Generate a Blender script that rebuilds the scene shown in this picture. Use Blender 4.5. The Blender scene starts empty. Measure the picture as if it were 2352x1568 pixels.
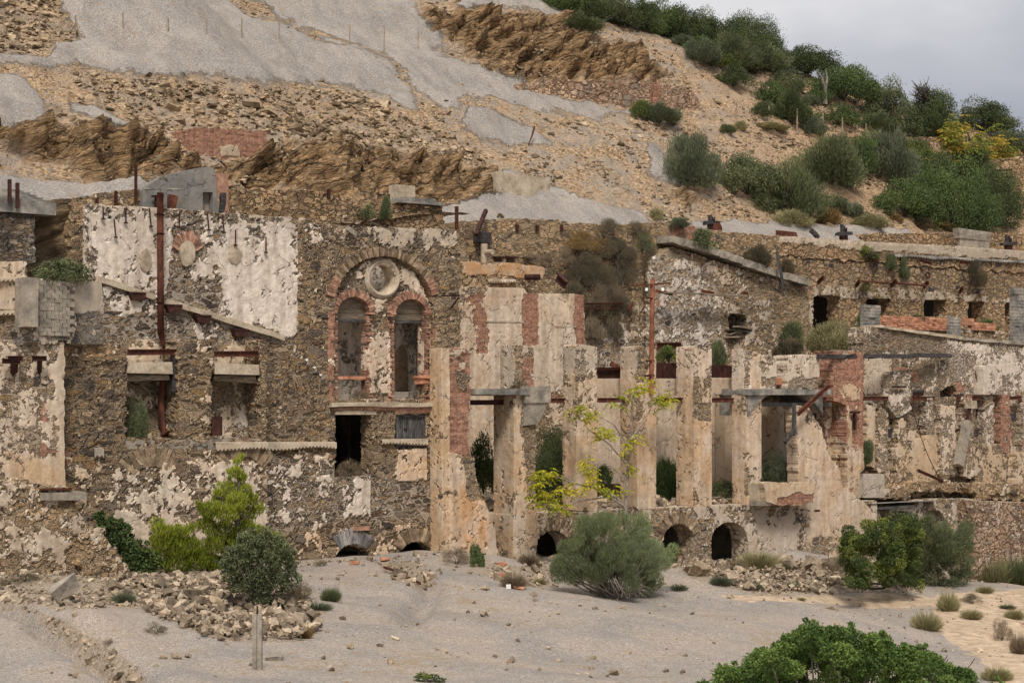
import bpy, math, random
import numpy as np
from mathutils import Vector, Matrix
# ------------------------------------------------------------------ camera, light, exposure
SC = bpy.context.scene
F, HX, HY, EYE = 4450.0, 1176.0, 930.0, 5.4          # focal length, horizon and eye height on a 2352 x 1568 sheet
TH = math.radians(40)
cam = bpy.data.objects.new('camera', bpy.data.cameras.new('camera'))
SC.collection.objects.link(cam); SC.camera = cam
cam.location = (0, 0, EYE); cam.rotation_euler = (math.pi/2, 0, -TH)
cam.data.sensor_width = 36; cam.data.lens = 36*F/2352; cam.data.shift_y = (HY-784)/2352
cam.data.clip_end = 2000; cam.data.clip_start = .5
SUN_EL, SUN_AZ = math.radians(52), math.radians(-62)   # azimuth measured from +Y towards +X (sun behind and left of the camera)
w = bpy.data.worlds.new('World'); SC.world = w; w.use_nodes = True
def sky():
    nt = w.node_tree; nt.nodes.clear(); nn = nt.nodes.new; L = nt.links.new
    st = nn('ShaderNodeTexSky'); st.sky_type = 'NISHITA'; st.sun_disc = False
    st.sun_elevation = SUN_EL; st.sun_rotation = math.radians(200)
    b1 = nn('ShaderNodeBackground'); b1.inputs[1].default_value = .05; L(st.outputs[0], b1.inputs[0])
    tc = nn('ShaderNodeTexCoord'); no = nn('ShaderNodeTexNoise')
    no.inputs['Scale'].default_value = 3.0; no.inputs['Detail'].default_value = 5; no.inputs['Distortion'].default_value = .3
    mp = nn('ShaderNodeMapping'); mp.inputs['Scale'].default_value = (1, 1, 2.4); mp.inputs['Location'].default_value = (.35, .1, .2)
    L(tc.outputs['Generated'], mp.inputs[0]); L(mp.outputs[0], no.inputs['Vector'])
    # cloud sheet: pale to the left, slate towards the east and lower down
    dt = nn('ShaderNodeVectorMath'); dt.operation = 'DOT_PRODUCT'; dt.inputs[1].default_value = (-1.55, 1.1, 2.6)
    L(tc.outputs['Generated'], dt.inputs[0])
    ma = nn('ShaderNodeMath'); ma.operation = 'MULTIPLY_ADD'; ma.inputs[1].default_value = 1.3; ma.inputs[2].default_value = -.36
    L(no.outputs[0], ma.inputs[0])
    ad = nn('ShaderNodeMath'); ad.operation = 'ADD'; L(dt.outputs['Value'], ad.inputs[0]); L(ma.outputs[0], ad.inputs[1])
    cr = nn('ShaderNodeValToRGB'); e = cr.color_ramp.elements
    e[0].position = .0; e[0].color = (.23, .24, .285, 1); e[1].position = .56; e[1].color = (.63, .615, .615, 1)
    x = e.new(.3); x.color = (.39, .392, .42, 1)
    L(ad.outputs[0], cr.inputs[0])
    b2 = nn('ShaderNodeBackground'); b2.inputs[1].default_value = .95; L(cr.outputs[0], b2.inputs[0])
    mx = nn('ShaderNodeMixShader'); mx.inputs[0].default_value = .88
    L(b1.outputs[0], mx.inputs[1]); L(b2.outputs[0], mx.inputs[2])
    o = nn('ShaderNodeOutputWorld'); L(mx.outputs[0], o.inputs[0])
sky()
sun = bpy.data.objects.new('sun', bpy.data.lights.new('sun', 'SUN')); SC.collection.objects.link(sun)
sun.data.energy = 2.0; sun.data.angle = math.radians(14); sun.data.color = (1, .91, .81)
sd = Vector((math.sin(math.radians(-38))*math.cos(SUN_EL), -math.cos(math.radians(-38))*math.cos(SUN_EL), math.sin(SUN_EL)))
sun.rotation_euler = sd.to_track_quat('Z', 'Y').to_euler()
SC.view_settings.view_transform = 'Standard'; SC.view_settings.look = 'None'
SC.view_settings.exposure = 0.6; SC.view_settings.gamma = 1
SC.render.engine = 'CYCLES'
SC.cycles.max_bounces = 5; SC.cycles.diffuse_bounces = 3; SC.cycles.transparent_max_bounces = 4
# ------------------------------------------------------------------ projection helpers (sheet pixels <-> world)
CT, ST = math.cos(TH), math.sin(TH)
def ray(px, py):
    u = (px-HX)/F; v = (HY-py)/F
    return np.array([ST+u*CT, CT-u*ST, v])
def P(px, py, Y):                      # point of the sheet on the vertical plane y = Y
    r = ray(px, py); t = Y/r[1]
    return np.array([r[0]*t, Y, EYE+r[2]*t])
def G(px, py, z):                      # point of the sheet on the level z
    r = ray(px, py); t = (z-EYE)/r[2]
    return np.array([r[0]*t, r[1]*t, z])
def proj(x, y, z):
    Z = x*ST+y*CT; X = x*CT-y*ST
    Z = np.maximum(Z, .1)
    return HX+F*X/Z, HY-F*(z-EYE)/Z
# ------------------------------------------------------------------ noise
def _h(ix, iy, iz, seed):
    n = (ix.astype(np.int64)*374761393 + iy.astype(np.int64)*668265263 + iz.astype(np.int64)*1274126177 + seed*974634777) & 0xffffffff
    n = ((n ^ (n >> 13))*1274126177) & 0xffffffff
    n = ((n ^ (n >> 16))*2246822519) & 0xffffffff
    return ((n ^ (n >> 15)) & 0xffffff)/float(0xffffff)
def vn(x, y, z=0., seed=0):
    x = np.asarray(x, float); y = np.asarray(y, float); z = np.zeros_like(x)+z
    ix, iy, iz = np.floor(x), np.floor(y), np.floor(z)
    fx, fy, fz = x-ix, y-iy, z-iz
    fx = fx*fx*(3-2*fx); fy = fy*fy*(3-2*fy); fz = fz*fz*(3-2*fz)
    r = 0
    for a in (0, 1):
        for b in (0, 1):
            for c in (0, 1):
                r = r + _h(ix+a, iy+b, iz+c, seed)*(fx if a else 1-fx)*(fy if b else 1-fy)*(fz if c else 1-fz)
    return r
def fbm(x, y, z=0., o=4, seed=0, g=.5):
    s = 0; a = 1.; t = 0
    for i in range(o):
        s = s + a*vn(x*2**i, y*2**i, z*2**i if not np.isscalar(z) or z else 0., seed+i*17); t += a; a *= g
    return s/t - .5
def sst(a, b, x):
    t = np.clip((x-a)/(b-a), 0, 1); return t*t*(3-2*t)
def sdf(px, py, poly):                 # signed distance to a polygon, negative inside
    poly = np.asarray(poly, float); d = np.full(px.shape, 1e18); ins = np.zeros(px.shape, bool)
    n = len(poly)
    for i in range(n):
        ax, ay = poly[i]; bx, by = poly[(i+1) % n]
        ex, ey = bx-ax, by-ay; wx, wy = px-ax, py-ay
        t = np.clip((wx*ex+wy*ey)/max(ex*ex+ey*ey, 1e-12), 0, 1)
        d = np.minimum(d, (wx-ex*t)**2+(wy-ey*t)**2)
        c = ((ay <= py) & (by > py)) | ((by <= py) & (ay > py))
        if ey != 0: ins ^= c & (px < ax + (py-ay)*ex/ey)
    d = np.sqrt(d); return np.where(ins, -d, d)
# ------------------------------------------------------------------ objects
def T(o, label=None, cat=None, group=None, kind=None):
    if label: o['label'] = label
    if cat: o['category'] = cat
    if group: o['group'] = group
    if kind: o['kind'] = kind
    return o
def link(o, parent=None):
    SC.collection.objects.link(o)
    if parent is not None:
        o.parent = parent; o.matrix_parent_inverse = Matrix.Translation(parent.location).inverted() if parent.type == 'EMPTY' and parent.rotation_euler.z == 0 else Matrix()
    return o
def empty(name, loc, label=None, cat=None, group=None):
    o = bpy.data.objects.new(name, None); o.empty_display_size = .3; o.location = [float(c) for c in loc]
    link(o); return T(o, label, cat, group)
def mesh_np(name, V, faces, mat, parent=None, attrs=None, smooth=False, mi=None, rest=True):
    """V (N,3); faces: list of (k,n) int arrays"""
    me = bpy.data.meshes.new(name); V = np.asarray(V, np.float32)
    fl = [np.asarray(f, np.int32) for f in faces if len(f)]
    me.vertices.add(len(V)); me.vertices.foreach_set('co', V.ravel())
    li = np.concatenate([f.ravel() for f in fl]); tot = np.concatenate([np.full(len(f), f.shape[1], np.int32) for f in fl])
    st = np.concatenate([[0], np.cumsum(tot)[:-1]]).astype(np.int32)
    me.loops.add(len(li)); me.loops.foreach_set('vertex_index', li)
    me.polygons.add(len(tot)); me.polygons.foreach_set('loop_start', st)
    if mi is not None: me.polygons.foreach_set('material_index', np.asarray(mi, np.int32))
    me.polygons.foreach_set('use_smooth', np.full(len(tot), smooth))
    if rest:
        a = me.attributes.new('rest', 'FLOAT_VECTOR', 'POINT'); a.data.foreach_set('vector', V.ravel())
    for k, v in (attrs or {}).items():
        v = np.asarray(v, np.float32); dom = 'POINT' if len(v) == len(V) else 'FACE'
        a = me.attributes.new(k, 'FLOAT', dom); a.data.foreach_set('value', v)
    me.update(calc_edges=True); me.validate()
    for m in (mat if isinstance(mat, (list, tuple)) else [mat]): me.materials.append(m)
    o = bpy.data.objects.new(name, me); link(o, parent); return o
def origin(o, loc):                    # put the origin of a free-standing mesh at its base
    v = Vector([float(c) for c in loc]); o.data.transform(Matrix.Translation(-v)); o.location = v; return o
class MB:
    def __init__(s): s.v = []; s.q = []; s.t = []; s.n = 0; s.rq = []; s.rt = []
    def add(s, V, Q=(), Tr=(), r=None):
        V = np.asarray(V, float); r = random.random() if r is None else r
        if len(Q): s.q.append(np.asarray(Q)+s.n); s.rq.append(np.full(len(Q), r))
        if len(Tr): s.t.append(np.asarray(Tr)+s.n); s.rt.append(np.full(len(Tr), r))
        s.v.append(V); s.n += len(V); return s
    BQ = [(0, 1, 3, 2), (4, 6, 7, 5), (0, 4, 5, 1), (2, 3, 7, 6), (0, 2, 6, 4), (1, 5, 7, 3)]
    def box(s, a, b, jit=0.):          # corners a, b
        V = np.array([(x, y, z) for x in (a[0], b[0]) for y in (a[1], b[1]) for z in (a[2], b[2])], float)
        if jit: V += np.random.uniform(-jit, jit, V.shape)
        return s.add(V, s.BQ)
    def obox(s, c, h, R, jit=0.):      # centre, half sizes, 3x3 rotation
        V = np.array([(x, y, z) for x in (-1, 1) for y in (-1, 1) for z in (-1, 1)], float)*np.array(h)
        if jit: V += np.random.uniform(-1, 1, V.shape)*jit
        return s.add(V@np.array(R).T+np.array(c), s.BQ)
    def tube(s, pts, r, n=8, cap=True):
        pts = [Vector([float(c) for c in p]) for p in pts]; r = [r]*len(pts) if np.isscalar(r) else r
        V = []; up = Vector((0, 0, 1))
        for i, p in enumerate(pts):
            d = (pts[min(i+1, len(pts)-1)]-pts[max(i-1, 0)]); d = d.normalized() if d.length else up
            a = d.cross(Vector((.3, 1, .1)) if abs(d.z) > .9 else up).normalized(); b = d.cross(a)
            for k in range(n):
                t = 2*math.pi*k/n; V.append(p+(a*math.cos(t)+b*math.sin(t))*r[i])
        Q = [(i*n+k, i*n+(k+1) % n, (i+1)*n+(k+1) % n, (i+1)*n+k) for i in range(len(pts)-1) for k in range(n)]
        Tr = []
        if cap:
            for i in (0, len(pts)-1):
                V.append(pts[i]); c = len(V)-1
                Tr += [(c, i*n+k, i*n+(k+1) % n) for k in range(n)]
        return s.add([tuple(v) for v in V], Q, Tr)
    def ibeam(s, a, b, h=.14, w=.08, t=.014):   # rolled steel section from a to b
        a = Vector([float(c) for c in a]); b = Vector([float(c) for c in b]); d = (b-a).normalized()
        sd_ = d.cross(Vector((0, 0, 1))); sd_ = sd_.normalized() if sd_.length > .05 else Vector((1, 0, 0)); up = sd_.cross(d)
        R = np.array([tuple(d), tuple(sd_), tuple(up)]).T; c = (a+b)/2; L = (b-a).length/2
        s.obox(tuple(c), (L, t/2, h/2-t), R)
        for k in (-1, 1): s.obox(tuple(c+up*k*(h/2-t/2)), (L, w/2, t/2), R)
        return s
    def beam(s, a, b, h=.2, w=.2, jit=.01):
        a = Vector([float(c) for c in a]); b = Vector([float(c) for c in b]); d = (b-a).normalized()
        sd_ = d.cross(Vector((0, 0, 1))); sd_ = sd_.normalized() if sd_.length > .05 else Vector((1, 0, 0)); up = sd_.cross(d)
        n = max(2, int((b-a).length/.5)); V = []
        for i in range(n+1):
            c = a+(b-a)*(i/n)
            for p, q in ((-1, -1), (1, -1), (1, 1), (-1, 1)):
                V.append(tuple(c+sd_*p*w/2+up*q*h/2))
        V = np.array(V)+np.random.uniform(-jit, jit, (len(V), 3))
        Q = [(i*4+k, i*4+(k+1) % 4, (i+1)*4+(k+1) % 4, (i+1)*4+k) for i in range(n) for k in range(4)]+[(3, 2, 1, 0), (n*4, n*4+1, n*4+2, n*4+3)]
        return s.add(V, Q)
    def build(s, name, mat, parent=None, smooth=False):
        V = np.concatenate(s.v); rnd = np.concatenate(s.rq+s.rt)
        return mesh_np(name, V, s.q and [np.concatenate(s.q)]+([np.concatenate(s.t)] if s.t else []) or [np.concatenate(s.t)], mat, parent, {'rnd': rnd}, smooth)
random.seed(7); np.random.seed(7)
# ------------------------------------------------------------------ materials
class NT:
    def __init__(s, name, disp=False):
        s.m = bpy.data.materials.new(name); s.m.use_nodes = True; s.t = s.m.node_tree
        s.b = s.t.nodes['Principled BSDF']; s.out = s.t.nodes['Material Output']
        s.b.inputs['Specular IOR Level'].default_value = .2; s.b.inputs['Roughness'].default_value = .92
        if disp: s.m.displacement_method = 'BOTH'
    def put(s, sock, v):
        if hasattr(v, 'is_output') or isinstance(v, bpy.types.NodeSocket): s.t.links.new(v, sock)
        elif v is not None:
            if sock.type == 'RGBA' and len(v) == 3: v = (*v, 1)
            sock.default_value = v
    def n(s, ty, ins=None, **props):
        k = s.t.nodes.new('ShaderNode'+ty)
        for a, b in props.items(): setattr(k, a, b)
        for a, b in (ins or {}).items(): s.put(k.inputs[a], b)
        return k
    def attr(s, name): return s.n('Attribute', attribute_name=name).outputs['Fac']
    def vattr(s, name): return s.n('Attribute', attribute_name=name).outputs['Vector']
    def m_(s, op, a, b=None, c=None, clamp=False):
        k = s.t.nodes.new('ShaderNodeMath'); k.operation = op; k.use_clamp = clamp
        for i, v in enumerate((a, b, c)):
            if v is not None: s.put(k.inputs[i], v)
        return k.outputs[0]
    def mr(s, v, a, b, c=0., d=1., smooth=True):
        k = s.n('MapRange', {'Value': v, 'From Min': a, 'From Max': b, 'To Min': c, 'To Max': d}, interpolation_type='SMOOTHSTEP' if smooth else 'LINEAR'); return k.outputs[0]
    def mix(s, f, a, b, mode='MIX'):
        k = s.t.nodes.new('ShaderNodeMix'); k.data_type = 'RGBA'; k.blend_type = mode; k.clamp_factor = True
        s.put(k.inputs[0], f); s.put(k.inputs[6], a); s.put(k.inputs[7], b); return k.outputs[2]
    def mf(s, f, a, b):
        k = s.t.nodes.new('ShaderNodeMix'); k.data_type = 'FLOAT'; s.put(k.inputs[0], f); s.put(k.inputs[2], a); s.put(k.inputs[3], b); return k.outputs[0]
    def noise(s, vec, sc, det=4, rough=.55, dist=0.):
        return s.n('TexNoise', {'Vector': vec, 'Scale': sc, 'Detail': det, 'Roughness': rough, 'Distortion': dist})
    def mp(s, vec, scale=(1, 1, 1), rot=(0, 0, 0), loc=(0, 0, 0)):
        return s.n('Mapping', {'Vector': vec, 'Scale': scale, 'Rotation': rot, 'Location': loc}).outputs[0]
    def ramp(s, v, cols, const=False):
        k = s.t.nodes.new('ShaderNodeValToRGB'); e = k.color_ramp.elements; s.put(k.inputs[0], v)
        if const: k.color_ramp.interpolation = 'CONSTANT'
        n = len(cols)
        for i, c in enumerate(cols):
            x = e[i] if i < 2 else e.new(1.)
        for i, c in enumerate(cols):
            if isinstance(c[0], tuple): e[i].position = c[1]; e[i].color = (*c[0], 1)
            else: e[i].position = i/(n if const else n-1); e[i].color = (*c, 1)
        return k.outputs[0]
    def bump(s, h, strength=1., dist=.03):
        k = s.n('Bump', {'Height': h, 'Strength': strength, 'Distance': dist}); s.t.links.new(k.outputs[0], s.b.inputs['Normal'])
    def disp(s, h, scale=.03, mid=.5):
        k = s.n('Displacement', {'Height': h, 'Midlevel': mid, 'Scale': scale}); s.t.links.new(k.outputs[0], s.out.inputs['Displacement'])
    def col(s, c): s.put(s.b.inputs['Base Color'], c); return s.m
BROWN = [(.40, .30, .19), (.13, .11, .095), (.48, .37, .24), (.27, .20, .135), (.55, .44, .30), (.19, .155, .125), (.32, .27, .215), (.42, .285, .145), (.21, .15, .10), (.40, .31, .21)]
TAN = [(.57, .415, .25), (.47, .335, .19), (.64, .485, .305), (.52, .37, .215), (.39, .275, .165), (.60, .46, .31), (.54, .365, .215)]
GREYS = [(.30, .27, .24), (.17, .165, .16), (.38, .33, .27), (.23, .215, .20), (.46, .40, .33)]
def masonry(name, pal=BROWN, scale=3.3, zs=2.2, mortar=(.36, .27, .17), plaster=(.50, .40, .28), depth=.04, jw=.045, reg=.95, plc2=(.62, .55, .46)):
    s = NT(name, True); R = s.vattr('rest')
    wn = s.noise(R, 1.9, 4).outputs[1]
    wv = s.n('VectorMath', {0: wn, 1: (.5, .5, .5)}, operation='SUBTRACT').outputs[0]
    wv = s.n('VectorMath', {0: wv, 'Scale': .34}, operation='SCALE').outputs[0]
    W = s.n('VectorMath', {0: R, 1: wv}, operation='ADD').outputs[0]
    W = s.mp(W, (.85, .85, zs))
    v1 = s.n('TexVoronoi', {'Vector': W, 'Scale': scale, 'Randomness': reg})
    e1 = s.n('TexVoronoi', {'Vector': W, 'Scale': scale, 'Randomness': reg}, feature='DISTANCE_TO_EDGE')
    v2 = s.n('TexVoronoi', {'Vector': W, 'Scale': scale*1.9, 'Randomness': reg})
    e2 = s.n('TexVoronoi', {'Vector': W, 'Scale': scale*1.9, 'Randomness': reg}, feature='DISTANCE_TO_EDGE')
    big = s.mr(s.noise(R, 1.1, 3).outputs[0], .44, .52)
    ec = s.mix(big, v1.outputs['Color'], v2.outputs['Color'])
    ed = s.mf(big, e1.outputs['Distance'], e2.outputs['Distance'])
    sep = s.n('SeparateColor', {0: ec}); rr, rg, rb = sep.outputs[0], sep.outputs[1], sep.outputs[2]
    st = s.ramp(rr, pal, True)
    fn = s.noise(R, 22, 5, .65).outputs[0]; mn = s.noise(R, 5, 4).outputs[0]; ln = s.noise(R, .55, 4).outputs[0]
    lay = s.noise(s.mp(R, (1.2, 1.2, 9), (0, .12, 0)), 4.5, 5, .7).outputs[0]       # slaty layering of the stones
    st = s.mix(1., st, s.ramp(fn, [((.5, .48, .46), .3), ((1.5, 1.48, 1.45), .70)]), 'MULTIPLY')
    st = s.mix(.8, st, s.ramp(lay, [((.62, .59, .56), .36), ((1.25, 1.25, 1.25), .6)]), 'MULTIPLY')
    st = s.mix(.7, st, s.ramp(ln, [((.72, .72, .74), .35), ((1.28, 1.22, 1.15), .65)]), 'MULTIPLY')
    wh = s.attr('white')
    mo = s.mix(wh, mortar, (.60, .52, .43)); mo = s.mix(.75, mo, s.ramp(fn, [((.55, .53, .5), .32), ((1.25, 1.25, 1.25), .66)]), 'MULTIPLY')
    jn = s.m_('MULTIPLY', s.m_('MULTIPLY_ADD', mn, .2, jw-.085), s.m_('MULTIPLY_ADD', wh, 1.1, 1.))
    sm = s.mr(s.m_('SUBTRACT', ed, jn), -.015, .035)
    base = s.mix(sm, mo, st)
    smr = s.mr(s.noise(R, .9, 8, .7).outputs[0], .47, .62)
    base = s.mix(s.m_('MULTIPLY', smr, .7), base, s.mix(.35, mo, st))
    hs = s.m_('MULTIPLY', sm, s.m_('MULTIPLY_ADD', rg, .75, .3))
    hs = s.m_('MULTIPLY_ADD', s.m_('SUBTRACT', lay, .5), .8, hs)
    # bricks
    sx = s.n('SeparateXYZ', {0: R}); uv = s.n('CombineXYZ', {0: s.m_('ADD', sx.outputs[0], sx.outputs[1]), 1: sx.outputs[2]}).outputs[0]
    bt = s.n('TexBrick', {'Vector': uv, 'Scale': 1., 'Mortar Size': .009, 'Mortar Smooth': .2, 'Brick Width': .25, 'Row Height': .07, 'Color1': (.29, .12, .075, 1), 'Color2': (.43, .21, .135, 1), 'Mortar': (.46, .35, .26, 1)})
    bc = s.mix(.9, bt.outputs[0], s.ramp(s.noise(R, 7, 5, .7).outputs[0], [((.45, .42, .42), .34), ((1.15, 1.15, 1.15), .55), ((1.5, 1.6, 1.6), .75)]), 'MULTIPLY')
    bm = s.mr(s.m_('ADD', s.attr('brick'), s.m_('MULTIPLY_ADD', s.noise(R, 2.4, 5, .6).outputs[0], 1.4, -.7)), .47, .53)
    base = s.mix(bm, base, bc)
    h = s.mf(bm, hs, s.m_('MULTIPLY_ADD', bt.outputs[1], -.35, .6))
    # plaster
    pn = s.noise(R, 1.5, 9, .66, .3).outputs[0]
    pv = s.m_('ADD', s.m_('MULTIPLY_ADD', s.noise(R, 6.5, 3, .6).outputs[0], 1.0, -.54), s.m_('ADD', s.attr('plaster'), s.m_('MULTIPLY_ADD', pn, 2.1, -1.05)))
    pm = s.mr(pv, .485, .515)
    oc = s.mix(wh, plaster, (.67, .60, .52)); oc = s.mix(s.attr('orange'), oc, (.56, .30, .125))
    streak = s.noise(s.mp(R, (2.6, 2.6, .35)), 1.6, 5, .6).outputs[0]
    pc = s.mix(s.mr(s.noise(R, 1.1, 5, .6).outputs[0], .42, .62), oc, s.mix(.5, oc, plc2))
    pc = s.mix(.75, pc, s.ramp(streak, [((.68, .64, .60), .34), ((1.1, 1.1, 1.1), .6)]), 'MULTIPLY')
    pc = s.mix(.8, pc, s.ramp(mn, [((.78, .77, .76), .32), ((1.1, 1.1, 1.1), .6)]), 'MULTIPLY')
    pc = s.mix(.55, pc, s.ramp(fn, [((.72, .70, .68), .32), ((1.15, 1.15, 1.15), .65)]), 'MULTIPLY')
    crk = s.n('TexVoronoi', {'Vector': s.n('VectorMath', {0: R, 1: s.n('VectorMath', {0: wn, 'Scale': .9}, operation='SCALE').outputs[0]}, operation='ADD').outputs[0], 'Scale': 1.25}, feature='DISTANCE_TO_EDGE').outputs['Distance']
    ck = s.m_('MAXIMUM', s.mr(crk, .002, .008), s.mr(s.noise(R, 1.7, 5).outputs[0], .56, .50))
    pc = s.mix(s.m_('MULTIPLY', s.m_('SUBTRACT', 1., ck), .5), pc, (.10, .085, .07))
    edge = s.m_('MULTIPLY', s.mr(pv, .515, .56, 1., 0.), pm)                       # broken lip of the render
    pc = s.mix(s.m_('MULTIPLY', edge, .5), pc, (.30, .23, .16))
    base = s.mix(pm, base, pc)
    h = s.mf(pm, h, s.m_('MULTIPLY_ADD', mn, .25, s.m_('MULTIPLY', ck, .9)))
    # weather stains of their own shape
    dk = s.m_('MULTIPLY', s.attr('dark'), s.mr(s.m_('ADD', s.m_('MULTIPLY', streak, .6), s.m_('MULTIPLY', mn, .5)), .44, .62), clamp=True)
    base = s.mix(dk, base, s.mix(.5, (.085, .09, .09), base))
    s.bump(h, 1., .065); s.disp(h, depth, .5)
    return s.col(base)
def simple(name, cols, sc=6., rough=.9, bump=.02, stretch=(1, 1, 1), metal=0., rnd=.0):
    s = NT(name); R = s.vattr('rest'); R2 = s.mp(R, stretch)
    c = s.ramp(s.noise(R2, sc, 7, .68).outputs[0], [(cols[i], .3+.4*i/(len(cols)-1)) for i in range(len(cols))])
    c = s.mix(.6, c, s.ramp(s.noise(R2, sc*6, 4, .6).outputs[0], [((.6, .6, .6), .3), ((1.25, 1.25, 1.25), .68)]), 'MULTIPLY')
    if rnd: c = s.mix(rnd, c, s.ramp(s.attr('rnd'), [(.32, .30, .28), (1.45, 1.42, 1.36)]), 'MULTIPLY')
    s.b.inputs['Roughness'].default_value = rough; s.b.inputs['Metallic'].default_value = metal
    s.bump(s.noise(R2, sc*3, 5, .65).outputs[0], .8, bump); return s.col(c)
M = {}
M['brown'] = masonry('rubble_masonry_brown')
M['facade'] = masonry('rubble_masonry_facade', BROWN, 2.0, 2.3, (.56, .43, .29), (.62, .49, .35), .06)
M['gable'] = masonry('gable_render', GREYS, 3.0, 1.5, (.3, .25, .2), (.22, .215, .205), .02, plc2=(.36, .335, .29))
M['tan'] = masonry('ashlar_tan', TAN, 2.5, 1.5, (.27, .19, .12), (.48, .39, .28), .05, .035)
M['pale'] = masonry('pale_masonry', [(.66, .51, .37), (.58, .43, .30), (.70, .56, .42), (.50, .36, .24), (.62, .44, .33), (.44, .37, .30)], 2.2, 1.5, (.33, .20, .13), (.5, .4, .3), .05, .04)
M['mixed'] = masonry('mixed_masonry', TAN[:6]+BROWN[:4], 2.3, 1.8, (.44, .33, .21), (.54, .43, .31), .045)
M['grey'] = masonry('dark_masonry', GREYS+BROWN[:4], 3.2, 2.4, (.24, .19, .13), (.45, .38, .29), .05)
M['limed'] = masonry('limed_masonry', [(.44,.40,.35),(.34,.32,.29),(.50,.44,.36),(.26,.245,.23),(.56,.50,.42)]+TAN[:3], 2.1, 1.5, (.74, .69, .63), (.56, .47, .36), .04, .10)
M['plast'] = masonry('tan_render', BROWN, 2.3, 2.1, (.46, .355, .235), (.60, .45, .295), .03)
M['block'] = masonry('block_render', GREYS, 3.0, 1.3, (.3, .25, .2), (.46, .40, .32), .02)
M['rust'] = simple('rusted_steel', [(.035, .018, .015), (.10, .035, .022), (.19, .075, .04)], 5, .75, .004, (1, 1, .5))
M['rustdk'] = simple('dark_rusted_steel', [(.018, .010, .009), (.05, .02, .016), (.10, .04, .028)], 5, .7, .004)
M['rustor'] = simple('orange_rusted_steel', [(.09, .035, .022), (.20, .075, .04), (.30, .13, .07)], 4, .8, .004)
M['wood'] = simple('weathered_wood', [(.12, .095, .07), (.26, .21, .155), (.40, .335, .26)], 3, .85, .008, (1, 1, 9), rnd=.5)
M['woodv'] = simple('grey_timber', [(.03, .03, .03), (.10, .10, .10), (.23, .225, .22)], 3, .85, .01, (6, 6, 1), rnd=.6)
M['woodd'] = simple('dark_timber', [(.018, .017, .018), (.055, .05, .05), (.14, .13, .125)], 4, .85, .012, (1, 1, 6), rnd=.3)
M['woodb'] = simple('brown_old_timber', [(.03, .022, .015), (.09, .068, .045), (.2, .155, .11)], 4, .85, .012, (1, 1, 6), rnd=.3)
M['conc'] = simple('weathered_concrete', [(.12, .11, .10), (.30, .265, .215), (.44, .38, .30)], 2.2, .95, .012)
M['concg'] = simple('grey_concrete', [(.07, .072, .072), (.24, .225, .20), (.46, .41, .34)], 1.6, .95, .01)
M['cream'] = simple('cream_concrete', [(.22, .18, .13), (.46, .38, .28), (.58, .50, .40)], 2.2, .95, .012)
M['brick'] = simple('old_brick', [(.18, .105, .08), (.36, .20, .14), (.53, .38, .29)], 6, .92, .01, rnd=.7)
M['brickor'] = simple('orange_brick', [(.34, .15, .09), (.52, .25, .15), (.60, .36, .25)], 5, .9, .01, rnd=.6)
M['vous'] = simple('slate_voussoir', [(.11, .085, .06), (.27, .20, .135), (.44, .345, .24)], 5, .95, .02, rnd=.9)
M['vousb'] = simple('blue_slate_voussoir', [(.08, .085, .095), (.26, .25, .25), (.56, .54, .49)], 5, .95, .02, (1, 1, .5), rnd=.8)
M['stone'] = simple('loose_stone', [(.15, .115, .08), (.34, .265, .18), (.50, .41, .30)], 3, .95, .02, rnd=.95)
M['stoneg'] = simple('grey_loose_stone', [(.13, .105, .08), (.34, .275, .205), (.53, .45, .35)], 3, .95, .02, rnd=.95)
M['white'] = simple('white_porcelain', [(.5, .48, .45), (.72, .70, .66), (.8, .79, .76)], 3, .5, .002)
M['rubber'] = simple('black_rubber', [(.01, .01, .01), (.025, .025, .025), (.05, .05, .05)], 5, .8, .004)
M['post'] = simple('fence_post', [(.16, .12, .09), (.32, .25, .18), (.42, .34, .26)], 5, .9, .004)
def leafmat(name, a, b, c=None, tr=.12):
    a, b, c = [tuple(min(.75, v*1.3) for v in q) if q else None for q in (a, b, c)]; s = NT(name); r = s.attr('rnd')
    col = s.ramp(r, [a, b] if c is None else [a, b, c])
    s.b.inputs['Roughness'].default_value = .75; s.b.inputs['Specular IOR Level'].default_value = .25
    s.col(col)
    tl = s.n('BsdfTranslucent', {'Color': col}); mx = s.n('MixShader', {0: tr}); s.t.links.new(s.b.outputs[0], mx.inputs[1]); s.t.links.new(tl.outputs[0], mx.inputs[2])
    s.t.links.new(mx.outputs[0], s.out.inputs[0]); return s.m
LM = {'olive': leafmat('olive_foliage', (.040, .052, .026), (.090, .108, .05), (.17, .18, .08)),
      'green': leafmat('green_foliage', (.028, .045, .016), (.062, .092, .030), (.13, .17, .05)),
      'bright': leafmat('bright_foliage', (.026, .042, .014), (.060, .085, .022), (.24, .26, .045)),
      'dark': leafmat('dark_foliage', (.022, .032, .014), (.054, .072, .028), (.11, .13, .048)),
      'grey': leafmat('grey_foliage', (.045, .055, .035), (.095, .11, .065), (.16, .175, .105)),
      'yellow': leafmat('yellow_foliage', (.10, .14, .012), (.28, .28, .02), (.50, .40, .04), .2),
      'orange': leafmat('autumn_foliage', (.06, .09, .015), (.15, .17, .03), (.40, .24, .03), .15),
      'dry': leafmat('dry_stems', (.07, .055, .04), (.17, .13, .085), (.30, .24, .155)),
      'dead': leafmat('dead_scrub', (.040, .035, .024), (.095, .078, .048), (.19, .15, .085)),
      'straw': leafmat('straw_grass', (.12, .11, .05), (.24, .22, .11), (.40, .35, .20)),
      'pine': leafmat('pine_needles', (.055, .075, .008), (.14, .17, .015), (.27, .30, .035)),
      'ochre': leafmat('ochre_scrub', (.08, .05, .02), (.17, .11, .04), (.28, .19, .08))}
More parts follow.
